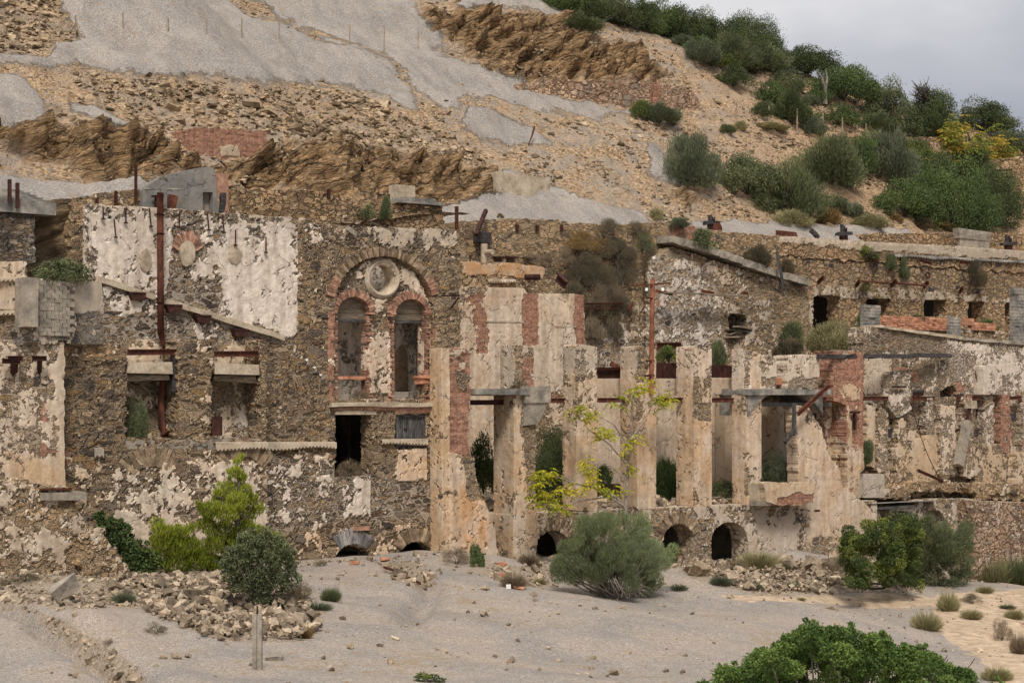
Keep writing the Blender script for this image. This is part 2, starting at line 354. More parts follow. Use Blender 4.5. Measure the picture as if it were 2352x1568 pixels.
M['bark'] = simple('bark', [(.03, .025, .02), (.10, .085, .07), (.2, .175, .15)], 6, .9, .01)
M['barkp'] = simple('pale_bark', [(.12, .10, .085), (.26, .225, .19), (.40, .36, .31)], 6, .9, .01)
# ------------------------------------------------------------------ terrain
def GC():
    c = []
    def f(px, py, Y): c.append(P(px, py, Y))
    for px, py in ((-150, 1300), (180, 1312), (500, 1292), (800, 1281), (1000, 1262), (1140, 1296), (1300, 1286), (1500, 1296), (1700, 1300), (1900, 1318), (2100, 1338), (2352, 1345), (2600, 1350)): f(px, py, 50.0)
    for px, py, z in ((1176, 1568, 0), (1176, 1400, .05), (600, 1568, .3), (600, 1400, .5), (100, 1568, .45), (100, 1400, .85), (-200, 1500, .7), (1700, 1560, -.6),
                      (1700, 1400, -.75), (2100, 1560, -1.2), (2100, 1420, -1.6), (2352, 1500, -1.8), (2352, 1400, -2.15), (1500, 1350, -.4), (900, 1330, .5), (2600, 1480, -2.2)): c.append(G(px, py, z))
    return np.array(c)
GCP = GC()
def seg_d(x, y, a, b):
    ex, ey = b[0]-a[0], b[1]-a[1]; t = np.clip(((x-a[0])*ex+(y-a[1])*ey)/(ex*ex+ey*ey), 0, 1)
    return np.hypot(x-a[0]-ex*t, y-a[1]-ey*t)
GUL = [G(a, b, c)[:2] for a, b, c in ((-40, 1368, .85), (60, 1400, .8), (130, 1445, .7), (200, 1490, .6), (280, 1535, .5), (350, 1600, .4))]
GUL2 = [G(a, b, c)[:2] for a, b, c in ((880, 1285, .5), (960, 1320, .4), (990, 1350, .35), (930, 1430, .25))]
def Hg(x, y):                          # yard in front of the ruin
    num = 0; den = 0
    for p in GCP:
        w_ = 1/((x-p[0])**2+(y-p[1])**2+2.)**1.6; num = num+w_*p[2]; den = den+w_
    z = num/den
    z = z+.22*fbm(x*.25, y*.25, o=3, seed=3)+.16*fbm(x*.9, y*.9, o=4, seed=5)+.012*fbm(x*4, y*4, o=3, seed=6)
    d = np.minimum.reduce([seg_d(x, y, GUL[i], GUL[i+1]) for i in range(len(GUL)-1)])+.25*fbm(x*1.5, y*1.5, o=3, seed=8)
    z = z-.7*np.exp(-(d/.40)**2)+.10*np.exp(-((d-1.1)/.5)**2)
    d = np.minimum.reduce([seg_d(x, y, GUL2[i], GUL2[i+1]) for i in range(len(GUL2)-1)])+.2*fbm(x*1.5, y*1.5, o=3, seed=9)
    z = z-.34*np.exp(-(d/.35)**2)
    for px, py, zz, r, h in ((1600, 1345, -.5, 2.4, .30), (1880, 1318, -1., 2.6, .75), (1990, 1335, -1.2, 2.0, .12), (1760, 1300, -.6, 1.6, .25), (500, 1370, .5, 2.6, .28), (130, 1345, .8, 1.6, .3), (1160, 1320, 0, 1.6, .2)):
        q = G(px, py, zz); z = z+h*np.exp(-((x-q[0])**2+(y-q[1])**2)/r**2)
    return z
def YB(x): return 55+5*sst(40, 46, x)
def RC(x): return np.interp(x, (20, 73, 89, 95, 105, 125), (48, 23, 21.5, 18.5, 14.4, 9))
def Hh(x, y, fine=True):               # hillside above the ruin
    yb = YB(x); r = y-yb; rc = RC(x); s = .69
    k = .8
    m = -np.logaddexp(-r*k, -rc*k)/k
    m = np.where(m > -2, m, -2); up = np.logaddexp(0, m*1.5)/1.5
    z = 11.1+1.25*sst(33, 45, x)+s*up-.35*np.maximum(r-rc-1, 0)
    u = x*.55+y*.1
    z = z+sst(1, 5, r)*(1.3*fbm(x*.09+3, y*.16, o=3, seed=21)+.7*fbm(x*.3, y*.42, o=3, seed=22))
    z = z+.3*sst(4, 8, r)*np.sin(y*1.15+2*fbm(x*.12, y*.12, o=2, seed=4)*2+x*.08)*sst(75, 60, x)
    z = z-.32*np.exp(-((r+.7)/.6)**2)
    if fine: z = z+sst(0, 2, r)*(.30*fbm(x*1.3, y*1.6, o=4, seed=23))+.05*fbm(x*6, y*6, o=2, seed=24)
    return z
def hit(px, py, t0=62):                # where a sight line meets the hillside
    r = ray(px, py); t = np.arange(t0, 175, .12)
    x, y, z = r[0]*t, r[1]*t, EYE+r[2]*t
    b = (Hh(x, y) > z) & (y > YB(x)-1.5) & (y-YB(x) < RC(x)+2.5)
    if not b.any(): return hit(px, py+4, t0)
    i = int(np.argmax(b))
    return np.array([x[i], y[i], Hh(x[i:i+1], y[i:i+1])[0]])
def hitg(px, py):
    r = ray(px, py); t = np.arange(20, 82, .05); x, y, z = r[0]*t, r[1]*t, EYE+r[2]*t
    b = Hg(x, y) > z; i = int(np.argmax(b)) if b.any() else len(t)-1
    return np.array([x[i], y[i], Hg(x[i:i+1], y[i:i+1])[0]])
GRAV = [[(142, -40), (150, 50), (175, 75), (215, 95), (130, 112), (115, 140), (0, 138), (-60, 130), (-60, 152), (152, 151), (220, 160), (305, 171), (406, 177), (508, 177), (610, 191), (711, 194), (790, 199), (881, 212), (961, 254), (939, 206), (873, 148), (826, 126), (735, 100), (650, 60), (560, 40), (480, -40)],
        [(560, -40), (640, 40), (735, 80), (826, 112), (881, 133), (917, 160), (968, 204), (1005, 240), (1027, 252), (1056, 222), (1136, 222), (1245, 252), (1355, 268), (1446, 270), (1355, 248), (1245, 215), (1136, 171), (1063, 146), (990, 128), (1005, 104), (968, 70), (950, 22), (950, -40)],
        [(1008, -40), (1063, 22), (1136, 18), (1289, 35), (1300, 30), (1200, -40)],
        [(1074, 255), (1056, 284), (1100, 321), (1165, 332), (1256, 335), (1209, 292), (1136, 255)],
        [(1010, 486), (1172, 458), (1245, 452), (1391, 474), (1493, 502), (1480, 530), (1010, 530)],
        [(-60, 405), (0, 410), (102, 432), (203, 432), (305, 420), (335, 430), (335, 470), (169, 480), (-60, 500)],
        [(-60, 183), (60, 190), (100, 250), (95, 290), (-60, 290)],
        [(1600, 516), (1822, 524), (2095, 531), (2092, 560), (1600, 560)],
        [(172, 236), (230, 255), (300, 300), (230, 300)], [(1170, 400), (1225, 420), (1330, 460), (1240, 455)], [(1500, 330), (1560, 400), (1570, 440), (1500, 400)]]
ROCK = [[(-60, 288), (112, 293), (237, 293), (295, 303), (372, 318), (390, 345), (440, 372), (480, 380), (560, 372), (600, 400), (480, 420), (400, 400), (330, 418), (250, 428), (190, 402), (150, 376), (95, 379), (35, 353), (-60, 345)],
        [(612, 335), (735, 326), (880, 350), (955, 352), (1020, 375), (1100, 385), (1150, 400), (1178, 430), (1165, 458), (1020, 490), (900, 480), (735, 450), (600, 440), (560, 410), (580, 370)],
        [(968, 18), (1063, 22), (1154, 36), (1282, 40), (1304, 73), (1373, 95), (1464, 110), (1501, 153), (1534, 180), (1464, 190), (1355, 190), (1209, 190), (1118, 172), (1063, 122), (1019, 98), (972, 66)],
        [(1526, 437), (1592, 460), (1588, 487), (1537, 465)]]
SCREE = [[(-60, -40), (140, -40), (150, 50), (175, 75), (225, 100), (140, 120), (110, 138), (-60, 135)], [(-60, 150), (220, 170), (500, 185), (780, 205), (1000, 290), (1150, 370), (1000, 370), (700, 320), (400, 290), (-60, 280)]]
def strata(x, y, z):
    a = math.radians(24); s_ = x*math.cos(a)+z*math.sin(a); n_ = -x*math.sin(a)+z*math.cos(a)
    wv = 1.5*fbm(s_*.25, n_*.25, o=3, seed=31)
    return fbm(s_*.45, (n_+wv)*4.2, y*.4, o=4, seed=32)
def terrain(name, x0, x1, y0, y1, st, keep, H, label_attr):
    xs = np.arange(x0, x1, st); ys = np.arange(y0, y1, st); X, Y = np.meshgrid(xs, ys); Z = H(X, Y)
    k = keep(X, Y, Z); kc = k[:-1, :-1] & k[1:, :-1] & k[:-1, 1:] & k[1:, 1:]
    idx = np.arange(X.size).reshape(X.shape)
    q = np.stack([idx[:-1, :-1][kc], idx[:-1, 1:][kc], idx[1:, 1:][kc], idx[1:, :-1][kc]], 1)
    used = np.zeros(X.size, bool); used[q.ravel()] = True; mp = np.cumsum(used)-1
    V = np.stack([X.ravel(), Y.ravel(), Z.ravel()], 1)[used]; q = mp[q]
    at, V = label_attr(V)
    return mesh_np(name, V, [q], M[name], None, at, True)
def hill_attr(V):
    x, y, z = V.T; px, py = proj(x, y, z)
    wx = px+26*fbm(x*.7, y*.7, o=4, seed=41)*2; wy = py+14*fbm(x*.7+9, y*.7, o=4, seed=42)*2
    g = np.zeros(len(V))
    for p in GRAV: g = np.maximum(g, sst(22, -12, sdf(wx, wy, p)))
    rk = np.zeros(len(V))
    for p in ROCK: rk = np.maximum(rk, sst(12, -12, sdf(wx, wy, p)))
    rk = rk*(1-g*.5)
    sc = np.zeros(len(V))
    for p in SCREE: sc = np.maximum(sc, sst(14, -10, sdf(wx, wy, p)))
    s_ = strata(x, y, z)
    blk = fbm(x*.8, z*1.6, y*.8, o=3, seed=35)
    # outcrops stand proud of the slope in broken ledges
    d = rk*sst(.5, 4, y-YB(x))*(2.6*s_+.9*fbm(x*2.2, z*5, y*1.5, o=3, seed=38)+1.0*blk+.5*np.abs(fbm(x*.35, z*.5, y*.3, o=3, seed=36))*2+.2)
    n = np.array([.0, -.8, .6]); V = V+np.outer(d, n)
    cl = sst(.1, .9, 1-g)*(1-rk); V[:, 2] += cl*.32*(fbm(x*2.2, y*2.8, o=4, seed=44, g=.6))
    V[:, 2] += g*(.22+.32*fbm(x*.3, y*.12, o=3, seed=47)+.07*fbm(x*2.5, y*1.5, o=3, seed=48))
    ea = sst(1500, 1900, px)*(1-g)
    return {'gravel': g, 'rock': rk, 'scree': sc, 'earth': ea}, V
def ground_attr(V):
    x, y, z = V.T; px, py = proj(x, y, z)
    wx = px+60*fbm(x*.5, y*.5, o=4, seed=51); wy = py+26*fbm(x*.5+9, y*.5, o=4, seed=52)
    def a(polys, f=14):
        g = np.zeros(len(V))
        for p in polys: g = np.maximum(g, sst(f, -f, sdf(wx, wy, p)))
        return g
    deb = a([[(-80, 1300), (230, 1310), (540, 1300), (700, 1370), (760, 1400), (700, 1475), (500, 1460), (330, 1400), (250, 1390), (120, 1400), (-80, 1360)],
             [(0, 1380), (120, 1415), (200, 1460), (300, 1520), (360, 1575), (250, 1575), (150, 1480), (60, 1410), (-60, 1390)],
             [(860, 1285), (960, 1290), (1000, 1350), (960, 1350), (880, 1310)], [(1070, 1290), (1260, 1300), (1270, 1345), (1160, 1345)],
             [(1560, 1290), (1980, 1290), (2130, 1345), (2100, 1365), (1750, 1365), (1580, 1330)]])
    snd = a([[(1650, 1366), (2150, 1366), (2400, 1345), (2600, 1380), (2600, 1640), (2330, 1600), (2200, 1480), (2140, 1440), (2150, 1400), (1900, 1384), (1680, 1380)]])
    return {'debris': deb, 'sand': snd}, V
def terr_mats():
    s = NT('hillside'); R = s.vattr('rest'); g = s.attr('gravel'); rk = s.attr('rock'); sc = s.attr('scree'); ea = s.attr('earth')
    wn = s.noise(R, 1.6, 3).outputs[1]; W = s.n('VectorMath', {0: R, 1: s.n('VectorMath', {0: wn, 'Scale': .5}, operation='SCALE').outputs[0]}, operation='ADD').outputs[0]
    W2 = s.mp(W, (1, 1, 1.9), (0, .35, 0))
    va = s.n('TexVoronoi', {'Vector': W2, 'Scale': 3.0}); vb = s.n('TexVoronoi', {'Vector': W2, 'Scale': 8.5})
    ca = s.n('SeparateColor', {0: va.outputs['Color']}).outputs[0]; cb = s.n('SeparateColor', {0: vb.outputs['Color']}).outputs[0]
    tone = s.ramp(cb, [(.60, .43, .27), (.42, .29, .17), (.70, .52, .34), (.33, .225, .135), (.54, .375, .225), (.20, .14, .09)], True)
    tone2 = s.ramp(ca, [(.56, .39, .23), (.34, .23, .135), (.64, .46, .28), (.45, .31, .18)], True)
    mm = s.mr(s.noise(R, 2.2, 5).outputs[0], .48, .56)
    scc = s.mix(s.m_('MULTIPLY', mm, s.m_('MULTIPLY_ADD', sc, .5, .35)), tone, tone2)
    fines = s.ramp(s.noise(R, 1.3, 6, .6).outputs[0], [((.33, .285, .24), .35), ((.43, .37, .305), .5), ((.55, .41, .28), .65)])
    fines = s.mix(ea, fines, s.ramp(s.noise(R, .9, 6, .6).outputs[0], [((.42, .27, .165), .35), ((.57, .395, .25), .6)]))
    fm = s.mr(s.m_('ADD', s.noise(R, .8, 6, .62).outputs[0], s.m_('MULTIPLY', s.noise(R, 6, 4).outputs[0], .35)), .60, .74)
    base = s.mix(s.m_('MULTIPLY', fm, s.m_('MULTIPLY_ADD', sc, -.25, .85)), scc, fines)
    base = s.mix(.6, base, s.ramp(s.noise(R, 16, 4, .7).outputs[0], [((.5, .48, .46), .32), ((1.35, 1.35, 1.35), .66)]), 'MULTIPLY')
    a = math.radians(24)
    SR = s.mp(W, (.8, .8, 1), (0, a, 0)); SS = s.mp(SR, (.55, .4, 5.2))
    sn = s.noise(SS, 1.4, 9, .7).outputs[0]; sf = s.noise(s.mp(SR, (1, .7, 12)), 1.6, 6, .7).outputs[0]
    rc = s.ramp(sn, [((.05, .034, .02), .32), ((.29, .185, .095), .42), ((.54, .37, .20), .5), ((.28, .19, .11), .55), ((.68, .49, .29), .66)])
    rc = s.mix(.9, rc, s.ramp(sf, [((.22, .20, .18), .38), ((1.0, 1.0, 1.0), .50), ((1.5, 1.45, 1.4), .64)]), 'MULTIPLY')
    rc = s.mix(.6, rc, s.ramp(s.noise(R, .8, 4).outputs[0], [((.6, .55, .5), .36), ((1.3, 1.25, 1.2), .62)]), 'MULTIPLY')
    ck_ = s.n('TexVoronoi', {'Vector': s.mp(SR, (.55, .5, 1.5)), 'Scale': 1.1}, feature='DISTANCE_TO_EDGE').outputs['Distance']; ckm = s.mr(ck_, .0, .05)
    rc = s.mix(s.m_('SUBTRACT', 1., s.m_('MULTIPLY_ADD', ckm, .65, .35)), rc, (.05, .035, .025))
    base = s.mix(rk, base, rc)
    gs = s.noise(R, 15, 3, .75).outputs[0]
    gc = s.ramp(gs, [((.17, .156, .144), .30), ((.32, .297, .276), .48), ((.53, .49, .45), .70)])
    gc = s.mix(.8, gc, s.ramp(s.noise(R, .5, 5, .6).outputs[0], [((.84, .84, .84), .36), ((1.1, 1.07, 1.02), .62)]), 'MULTIPLY')
    rill = s.noise(s.mp(W, (1.1, .35, .35)), 1.1, 7, .7).outputs[0]
    gc = s.mix(.8, gc, s.ramp(rill, [((.80, .78, .76), .36), ((1.02, 1.02, 1.02), .52), ((1.10, 1.07, 1.03), .66)]), 'MULTIPLY')
    spk = s.mr(s.noise(R, 2.2, 9, .8).outputs[0], .555, .64)
    gc = s.mix(s.m_('MULTIPLY', spk, .7), gc, (.36, .25, .15))
    gm = s.mr(s.m_('ADD', g, s.m_('MULTIPLY_ADD', s.noise(R, 1.6, 9, .75).outputs[0], 1.8, -.9)), .36, .66)
    base = s.mix(gm, base, gc)
    h = s.mf(gm, s.mf(rk, s.m_('MULTIPLY_ADD', s.m_('SUBTRACT', 1., vb.outputs['Distance']), .5, s.m_('MULTIPLY', s.noise(R, 8, 5, .7).outputs[0], 1.2)), s.m_('MULTIPLY_ADD', sn, 3., s.m_('MULTIPLY_ADD', ckm, 1.2, s.m_('MULTIPLY', sf, 1.6)))), s.m_('MULTIPLY', gs, .45))
    s.bump(h, 1., .16); M['hillside'] = s.col(base)
    M['rock_face'] = None
    s = NT('ground'); R = s.vattr('rest'); d = s.attr('debris'); sd_ = s.attr('sand')
    gs = s.noise(R, 26, 3, .8).outputs[0]; g2 = s.noise(R, 9, 4, .7).outputs[0]
    gc = s.ramp(gs, [((.15, .135, .124), .32), ((.315, .287, .262), .48), ((.56, .515, .465), .70)])
    gc = s.mix(.5, gc, s.ramp(g2, [((.62, .60, .58), .33), ((1.2, 1.2, 1.2), .62)]), 'MULTIPLY')
    gc = s.mix(.9, gc, s.ramp(s.noise(R, .35, 6, .65).outputs[0], [((.84, .84, .84), .36), ((1.05, 1.01, .96), .5), ((1.18, 1.08, .96), .64)]), 'MULTIPLY')
    chips = s.mr(s.m_('ADD', s.noise(R, 3.2, 9, .8).outputs[0], s.m_('MULTIPLY_ADD', s.noise(R, .3, 3).outputs[0], .5, -.25)), .56, .65)
    gc = s.mix(s.m_('MULTIPLY', chips, .8), gc, s.ramp(g2, [(.20, .15, .09), (.42, .32, .19)]))
    dc = s.ramp(s.noise(R, 11, 6, .75).outputs[0], [((.10, .08, .06), .30), ((.30, .24, .18), .48), ((.52, .44, .34), .70)])
    gm = s.mr(s.m_('ADD', d, s.m_('MULTIPLY_ADD', s.noise(R, 1.8, 7, .7).outputs[0], 1., -.5)), .45, .6)
    c = s.mix(gm, gc, dc)
    scol = s.ramp(s.noise(R, 3, 7, .7).outputs[0], [((.34, .26, .18), .34), ((.56, .43, .30), .55), ((.64, .52, .38), .68)])
    c = s.mix(s.mr(s.m_('ADD', sd_, s.m_('MULTIPLY_ADD', s.noise(R, .9, 7, .65).outputs[0], 1.4, -.7)), .47, .6), c, scol)
    s.bump(s.m_('ADD', s.m_('MULTIPLY', gs, .5), g2), 1., .05); M['ground'] = s.col(c)
    s = NT('rock_face'); R = s.vattr('rest')
    wn = s.noise(R, 1.6, 3).outputs[1]; W = s.n('VectorMath', {0: R, 1: s.n('VectorMath', {0: wn, 'Scale': .5}, operation='SCALE').outputs[0]}, operation='ADD').outputs[0]
    SR = s.mp(W, (.8, .8, 1), (0, a, 0)); sn = s.noise(s.mp(SR, (.55, .4, 5.2)), 1.4, 9, .7).outputs[0]
    rc = s.ramp(sn, [((.03, .024, .018), .30), ((.11, .08, .05), .42), ((.22, .16, .095), .52), ((.38, .28, .17), .68)])
    s.bump(sn, 1., .25); M['rock_face'] = s.col(rc)
terr_mats()
def hk(X, Y, Z):
    px, py = proj(X, Y, Z); return (px > -420) & (px < 2900) & (Y > np.where(X < 41.6, 53.0, np.where(X < 45.2, 56.1, 59.3))) & (Y-YB(X) < RC(X)+6) & (py > -420)
hill = terrain('hillside', 16, 135, 52.6, 104, .12, hk, Hh, hill_attr); T(hill, kind='structure')
EDGE = -40
def far_ground(X, Y): return Hg(X, Y)
def gk(X, Y, Z):
    px, py = proj(X, Y, Z); return (px > -500) & (px < 2950) & (Y < 54.5)
gr = terrain('ground', 4, 104, 8, 55, .10, gk, Hg, ground_attr); T(gr, kind='structure')
# the surrounding land, coarse, so that nothing ends in a void when seen from the side
def plain():
    xs = np.concatenate([np.arange(-400, 0, 20.), np.arange(0, 130, 5.), np.arange(130, 600, 20.)]); ys = np.concatenate([np.arange(-300, 0, 20.), np.arange(0, 100, 5.), np.arange(100, 700, 20.)])
    X, Y = np.meshgrid(xs, ys)
    Z = -2.6+0*X-.5*np.clip((np.hypot(X-40, Y-40)-60)/200, 0, 3)
    far = Y > 106; Z = np.where(far, -3+0*Y, Z)
    i = np.arange(X.size).reshape(X.shape); q = np.stack([i[:-1, :-1].ravel(), i[:-1, 1:].ravel(), i[1:, 1:].ravel(), i[1:, :-1].ravel()], 1)
    n = X.size
    return mesh_np('far_ground', np.stack([X.ravel(), Y.ravel(), Z.ravel()], 1), [q], M['ground'], None, {'debris': np.zeros(n), 'sand': np.full(n, .4)}, True)
T(plain(), kind='structure')
# ------------------------------------------------------------------ walls
def wpoly(poly, Y): return [(lambda p: (p[0], p[2]))(P(a, b, Y)) for a, b in poly]
def arch(x0, x1, yt, yb, ys=None, n=14):   # arched opening outline: crown yt, springing ys, foot yb
    ys = ys if ys is not None else yt+(x1-x0)/2; c = (x0+x1)/2; r = (x1-x0)/2
    return [(x0, yb)]+[(c-r*math.cos(math.pi*i/n), ys-(ys-yt)*math.sin(math.pi*i/n)) for i in range(n+1)]+[(x1, yb)]
def ell(cx, cy, rx, ry, n=28): return [(cx+rx*math.cos(2*math.pi*i/n), cy+ry*math.sin(2*math.pi*i/n)) for i in range(n)]
def rect(x0, y0, x1, y1): return [(x0, y0), (x1, y0), (x1, y1), (x0, y1)]
_ws = [0]
def wall(name, outline, Y, thick, mat, parent=None, res=.075, holes=(), rag=.03, blk=.0, back=True, bulge=.04, masks=None, warp=.22, seed=None, flank=None):
    """masks: {attr: (default, [(value, polygon, feather px)...])}; outline and holes on the sheet, placed on the plane y = Y"""
    _ws[0] += 1; sd_ = seed if seed is not None else _ws[0]*13
    po = wpoly(outline, Y); a = np.array(po); x0, z0 = a.min(0)-res*2; x1, z1 = a.max(0)+res*2
    X, Z = np.meshgrid(np.arange(x0, x1, res), np.arange(z0, z1, res))
    def fld(X, Z):
        d = sdf(X, Z, po)
        for h in holes: d = np.maximum(d, -sdf(X, Z, wpoly(h, Y)))
        if rag: d = d+rag*2*fbm(X*3.1, Z*3.1, Y, o=4, seed=sd_)
        if blk: d = d+blk*(vn(np.floor(X/.26+.5*np.floor(Z/.15) % 2), np.floor(Z/.15), 0., sd_+3)-.5)*2
        return d
    D = fld(X, Z); c = (D[:-1, :-1]+D[1:, :-1]+D[:-1, 1:]+D[1:, 1:])/4 < 0
    gz, gx = np.gradient(D, res); gl = np.maximum(np.hypot(gx, gz), .3)
    n = np.zeros(X.shape, int)
    for i in (0, 1):
        for j in (0, 1): n[i:n.shape[0]-1+i, j:n.shape[1]-1+j] += c
    bd = (n > 0) & (n < 4); s_ = np.clip(D, -.6*res, .6*res)*bd
    X = X-s_*gx/gl; Z = Z-s_*gz/gl
    idx = np.arange(X.size).reshape(X.shape)
    q = np.stack([idx[:-1, :-1][c], idx[:-1, 1:][c], idx[1:, 1:][c], idx[1:, :-1][c]], 1)
    used = n.ravel() > 0; mp_ = np.cumsum(used)-1; q = mp_[q]
    fx, fz, isb = X.ravel()[used], Z.ravel()[used], bd.ravel()[used]; nf = len(fx)
    # boundary edges
    e = np.concatenate([q[:, [0, 1]], q[:, [1, 2]], q[:, [2, 3]], q[:, [3, 0]]])
    key = np.minimum(e[:, 0], e[:, 1]).astype(np.int64)*nf+np.maximum(e[:, 0], e[:, 1])
    u, inv, cnt = np.unique(key, return_inverse=True, return_counts=True); be = e[cnt[inv] == 1]
    nd = max(1, min(9, int(round(thick/(res*1.6)))))
    bv = np.unique(be); bm = np.full(nf, -1); bm[bv] = np.arange(len(bv))
    VX = [fx]; VZ = [fz]; VY = [np.full(nf, Y)]; nb = len(bv); Q = [q]
    for k in range(1, nd+1):
        VX.append(fx[bv]); VZ.append(fz[bv]); VY.append(np.full(nb, Y+thick*k/nd))
        lo = (lambda v: v) if k == 1 else (lambda v, k=k: nf+(k-2)*nb+bm[v])
        hi = lambda v, k=k: nf+(k-1)*nb+bm[v]
        Q.append(np.stack([be[:, 1], be[:, 0], be[:, 0], be[:, 1]], 1)*0+np.stack([lo(be[:, 1]), lo(be[:, 0]), hi(be[:, 0]), hi(be[:, 1])], 1))
    if back:
        ni = np.where(bm < 0)[0]; bmap = np.empty(nf, int); bmap[bv] = nf+(nd-1)*nb+np.arange(nb); bmap[ni] = nf+nd*nb+np.arange(len(ni))
        VX.append(fx[ni]); VZ.append(fz[ni]); VY.append(np.full(len(ni), Y+thick)); Q.append(bmap[q][:, ::-1])
    VX, VY, VZ = map(np.concatenate, (VX, VY, VZ))
    if nd > 1 and thick > .6:
        k_ = sst(.05, .5, VY-Y); VX = VX+k_*max(rag, .012)*3*fbm(VX*1.6, VZ*1.6, VY*1.9+3, o=4, seed=sd_+21); VZ = VZ+k_*max(rag, .012)*2*fbm(VX*1.6+5, VZ*1.6, VY*1.9, o=4, seed=sd_+22)
    at = {}
    wx = VX+warp*2*fbm(VX*1.3+(VY-Y)*.6, VZ*1.3, VY*1.3, o=4, seed=sd_+5); wz = VZ+warp*2*fbm(VX*1.3+7, VZ*1.3, VY*1.3, o=4, seed=sd_+6)
    pxm = P(1200, 900, Y); sc = abs(P(1210, 900, Y)[2]-P(1210, 890, Y)[2])/10*1.0
    for k, (dv, ps) in (masks or {}).items():
        v = np.full(len(VX), float(dv))
        for p in ps:
            f = (p[2] if len(p) > 2 else 5)*sc; v = v+(p[0]-v)*sst(f, -f, sdf(wx, wz, wpoly(p[1], Y)))
        at[k] = v
    for k in ('plaster', 'brick', 'white', 'orange', 'dark'): at.setdefault(k, np.zeros(len(VX)))
    if flank is not None:
        k_ = sst(.05, .12, VY-Y); at['plaster'] = at['plaster']*(1-k_)+k_*(flank+.25*fbm(VY*1.2, VZ*.8, 0., o=3, seed=sd_+31)); at['brick'] = at['brick']*(1-k_)
    VY = VY+bulge*2*fbm(VX*.9, VZ*.9, VY*.5, o=4, seed=sd_+9)-.02*sst(.45, .55, at['plaster'])
    V = np.stack([VX, VY, VZ], 1)
    return mesh_np(name, V, Q, mat if not isinstance(mat, str) else M[mat], parent, at, False)
def warch(name, cx, cy, rx, ry, a0, a1, n, Y, mat, parent, dep=.3, bw=.28, out=.06, jit=.012, thick=.075, miss=0., rings=1):
    """ring of wedge bricks or stones round an arch; centre and radii on the sheet, angles in degrees from the right, anticlockwise"""
    c = P(cx, cy, Y); ex = P(cx+rx, cy, Y)-c; ez = P(cx, cy-ry, Y)-c; mb = MB()
    for r_ in range(rings):
        for i in range(n):
            if random.random() < miss: continue
            t = math.radians(a0+(a1-a0)*(i+.5)/n); d = ex*math.cos(t)+ez*math.sin(t); p = c+d; dn = d/np.linalg.norm(d)
            w_ = bw*random.uniform(.85, 1.12); tn = np.cross(dn, (0, 1, 0)); R = np.array([dn, (0, 1, 0), tn]).T
            mb.obox(p+dn*(w_/2+r_*bw*1.04)+np.array([0, dep/2-out-random.uniform(0, .03), 0]), (w_/2, dep/2, thick/2*random.uniform(.75, 1.)), R, jit)
    return mb.build(name, M[mat], parent)
# ------------------------------------------------------------------ the ruin, left half
YA = 50.6
Lg = dict
def strip(p0, p1, Y, h, dep, mat, name, parent=None, out=.08, jit=.012):   # slanting ledge or plank on a wall face
    a, b = P(*p0, Y-out+dep/2), P(*p1, Y-out+dep/2); return MB().beam(a, b, h, dep, jit).build(name, M[mat], parent)
# plastered upper wall
E = empty('plastered_wall', P(450, 1000, YA), 'tall ruined wall of flaking white plaster behind the rust red drain pipe', 'wall')
w1 = wall('wall_face', [(212, 469), (260, 474), (328, 477), (420, 482), (512, 490), (600, 497), (700, 503), (704, 1015), (212, 1015)], YA+.07, .55, 'facade', E,
     masks={'plaster': (.30, [(.70, [(205, 460), (720, 495), (720, 775), (650, 775), (430, 700), (228, 640), (205, 640)]), (.56, [(205, 465), (720, 490), (720, 520), (205, 500)]), (.30, [(385, 600), (440, 640), (510, 640), (505, 770), (430, 720), (385, 700)], 8),
            (.86, [(505, 580), (700, 560), (690, 700), (665, 775), (520, 715)]), (.88, [(225, 500), (350, 510), (355, 600), (300, 640), (225, 620)]), (.35, [(395, 520), (470, 520), (480, 600), (400, 610)], 8), (.66, [(225, 655), (355, 690), (360, 740), (330, 735), (228, 715)]),
            (.2, [(365, 725), (690, 790), (690, 1015), (212, 1015), (228, 725)], 9), (.55, [(450, 715), (520, 740), (510, 800), (450, 790)])]),
            'white': (.35, [(1, [(200, 480), (720, 520), (720, 790), (200, 790)], 16)]), 'dark': (.0, [(.55, [(200, 455), (720, 480), (720, 540), (200, 500)], 12)]), 'brick': (0, [(.62, [(405, 525), (455, 525), (460, 575), (400, 590)])])})
for a, b in (((222, 640), (352, 682)), ((382, 692), (432, 708)), ((428, 706), (652, 776))): strip(a, b, YA, .16, .16, 'cream', 'slanting_ledge', E)
for cx, cy, rx, ry in ((431, 582, 19, 30), (335, 598, 13, 27), (541, 586, 15, 22)):
    mb = MB(); V = []; n = 22; c = P(cx, cy, YA+.07)
    pts = [P(cx+rx*(1+.12*random.uniform(-1, 1))*math.cos(t*2*math.pi/n), cy+ry*(1+.1*random.uniform(-1, 1))*math.sin(t*2*math.pi/n), YA-.02) for t in range(n)]
    V = [c-(0, .11, 0)]+[p for p in pts]+[p+(0, .12, 0) for p in pts]
    mb.add(V, [(1+i, 1+(i+1) % n, n+1+(i+1) % n, n+1+i) for i in range(n)], [(0, 1+(i+1) % n, 1+i) for i in range(n)]); mb.build('render_patch', M['cream'], E)
warch('brick_arch', 431, 588, 19, 32, 20, 160, 22, YA+.04, 'brick', E, .12, .30, .03, thick=.08)
mb = MB()
for x, y0, y1 in ((237, 478, 503), (262, 503, 545), (289, 480, 512), (343, 478, 520), (412, 486, 523), (476, 488, 528), (511, 492, 534), (541, 528, 563), (611, 545, 580)):
    a, b = P(x, y0, YA-.05), P(x+(4 if y1-y0 > 38 else 0), y1, YA-.05); mb.tube([a, b], .022, 6)
    mb.obox(b, (.05, .04, .02), np.eye(3))
mb.build('iron_tie_rods', M['rustdk'], E).name = 'tie_rod'
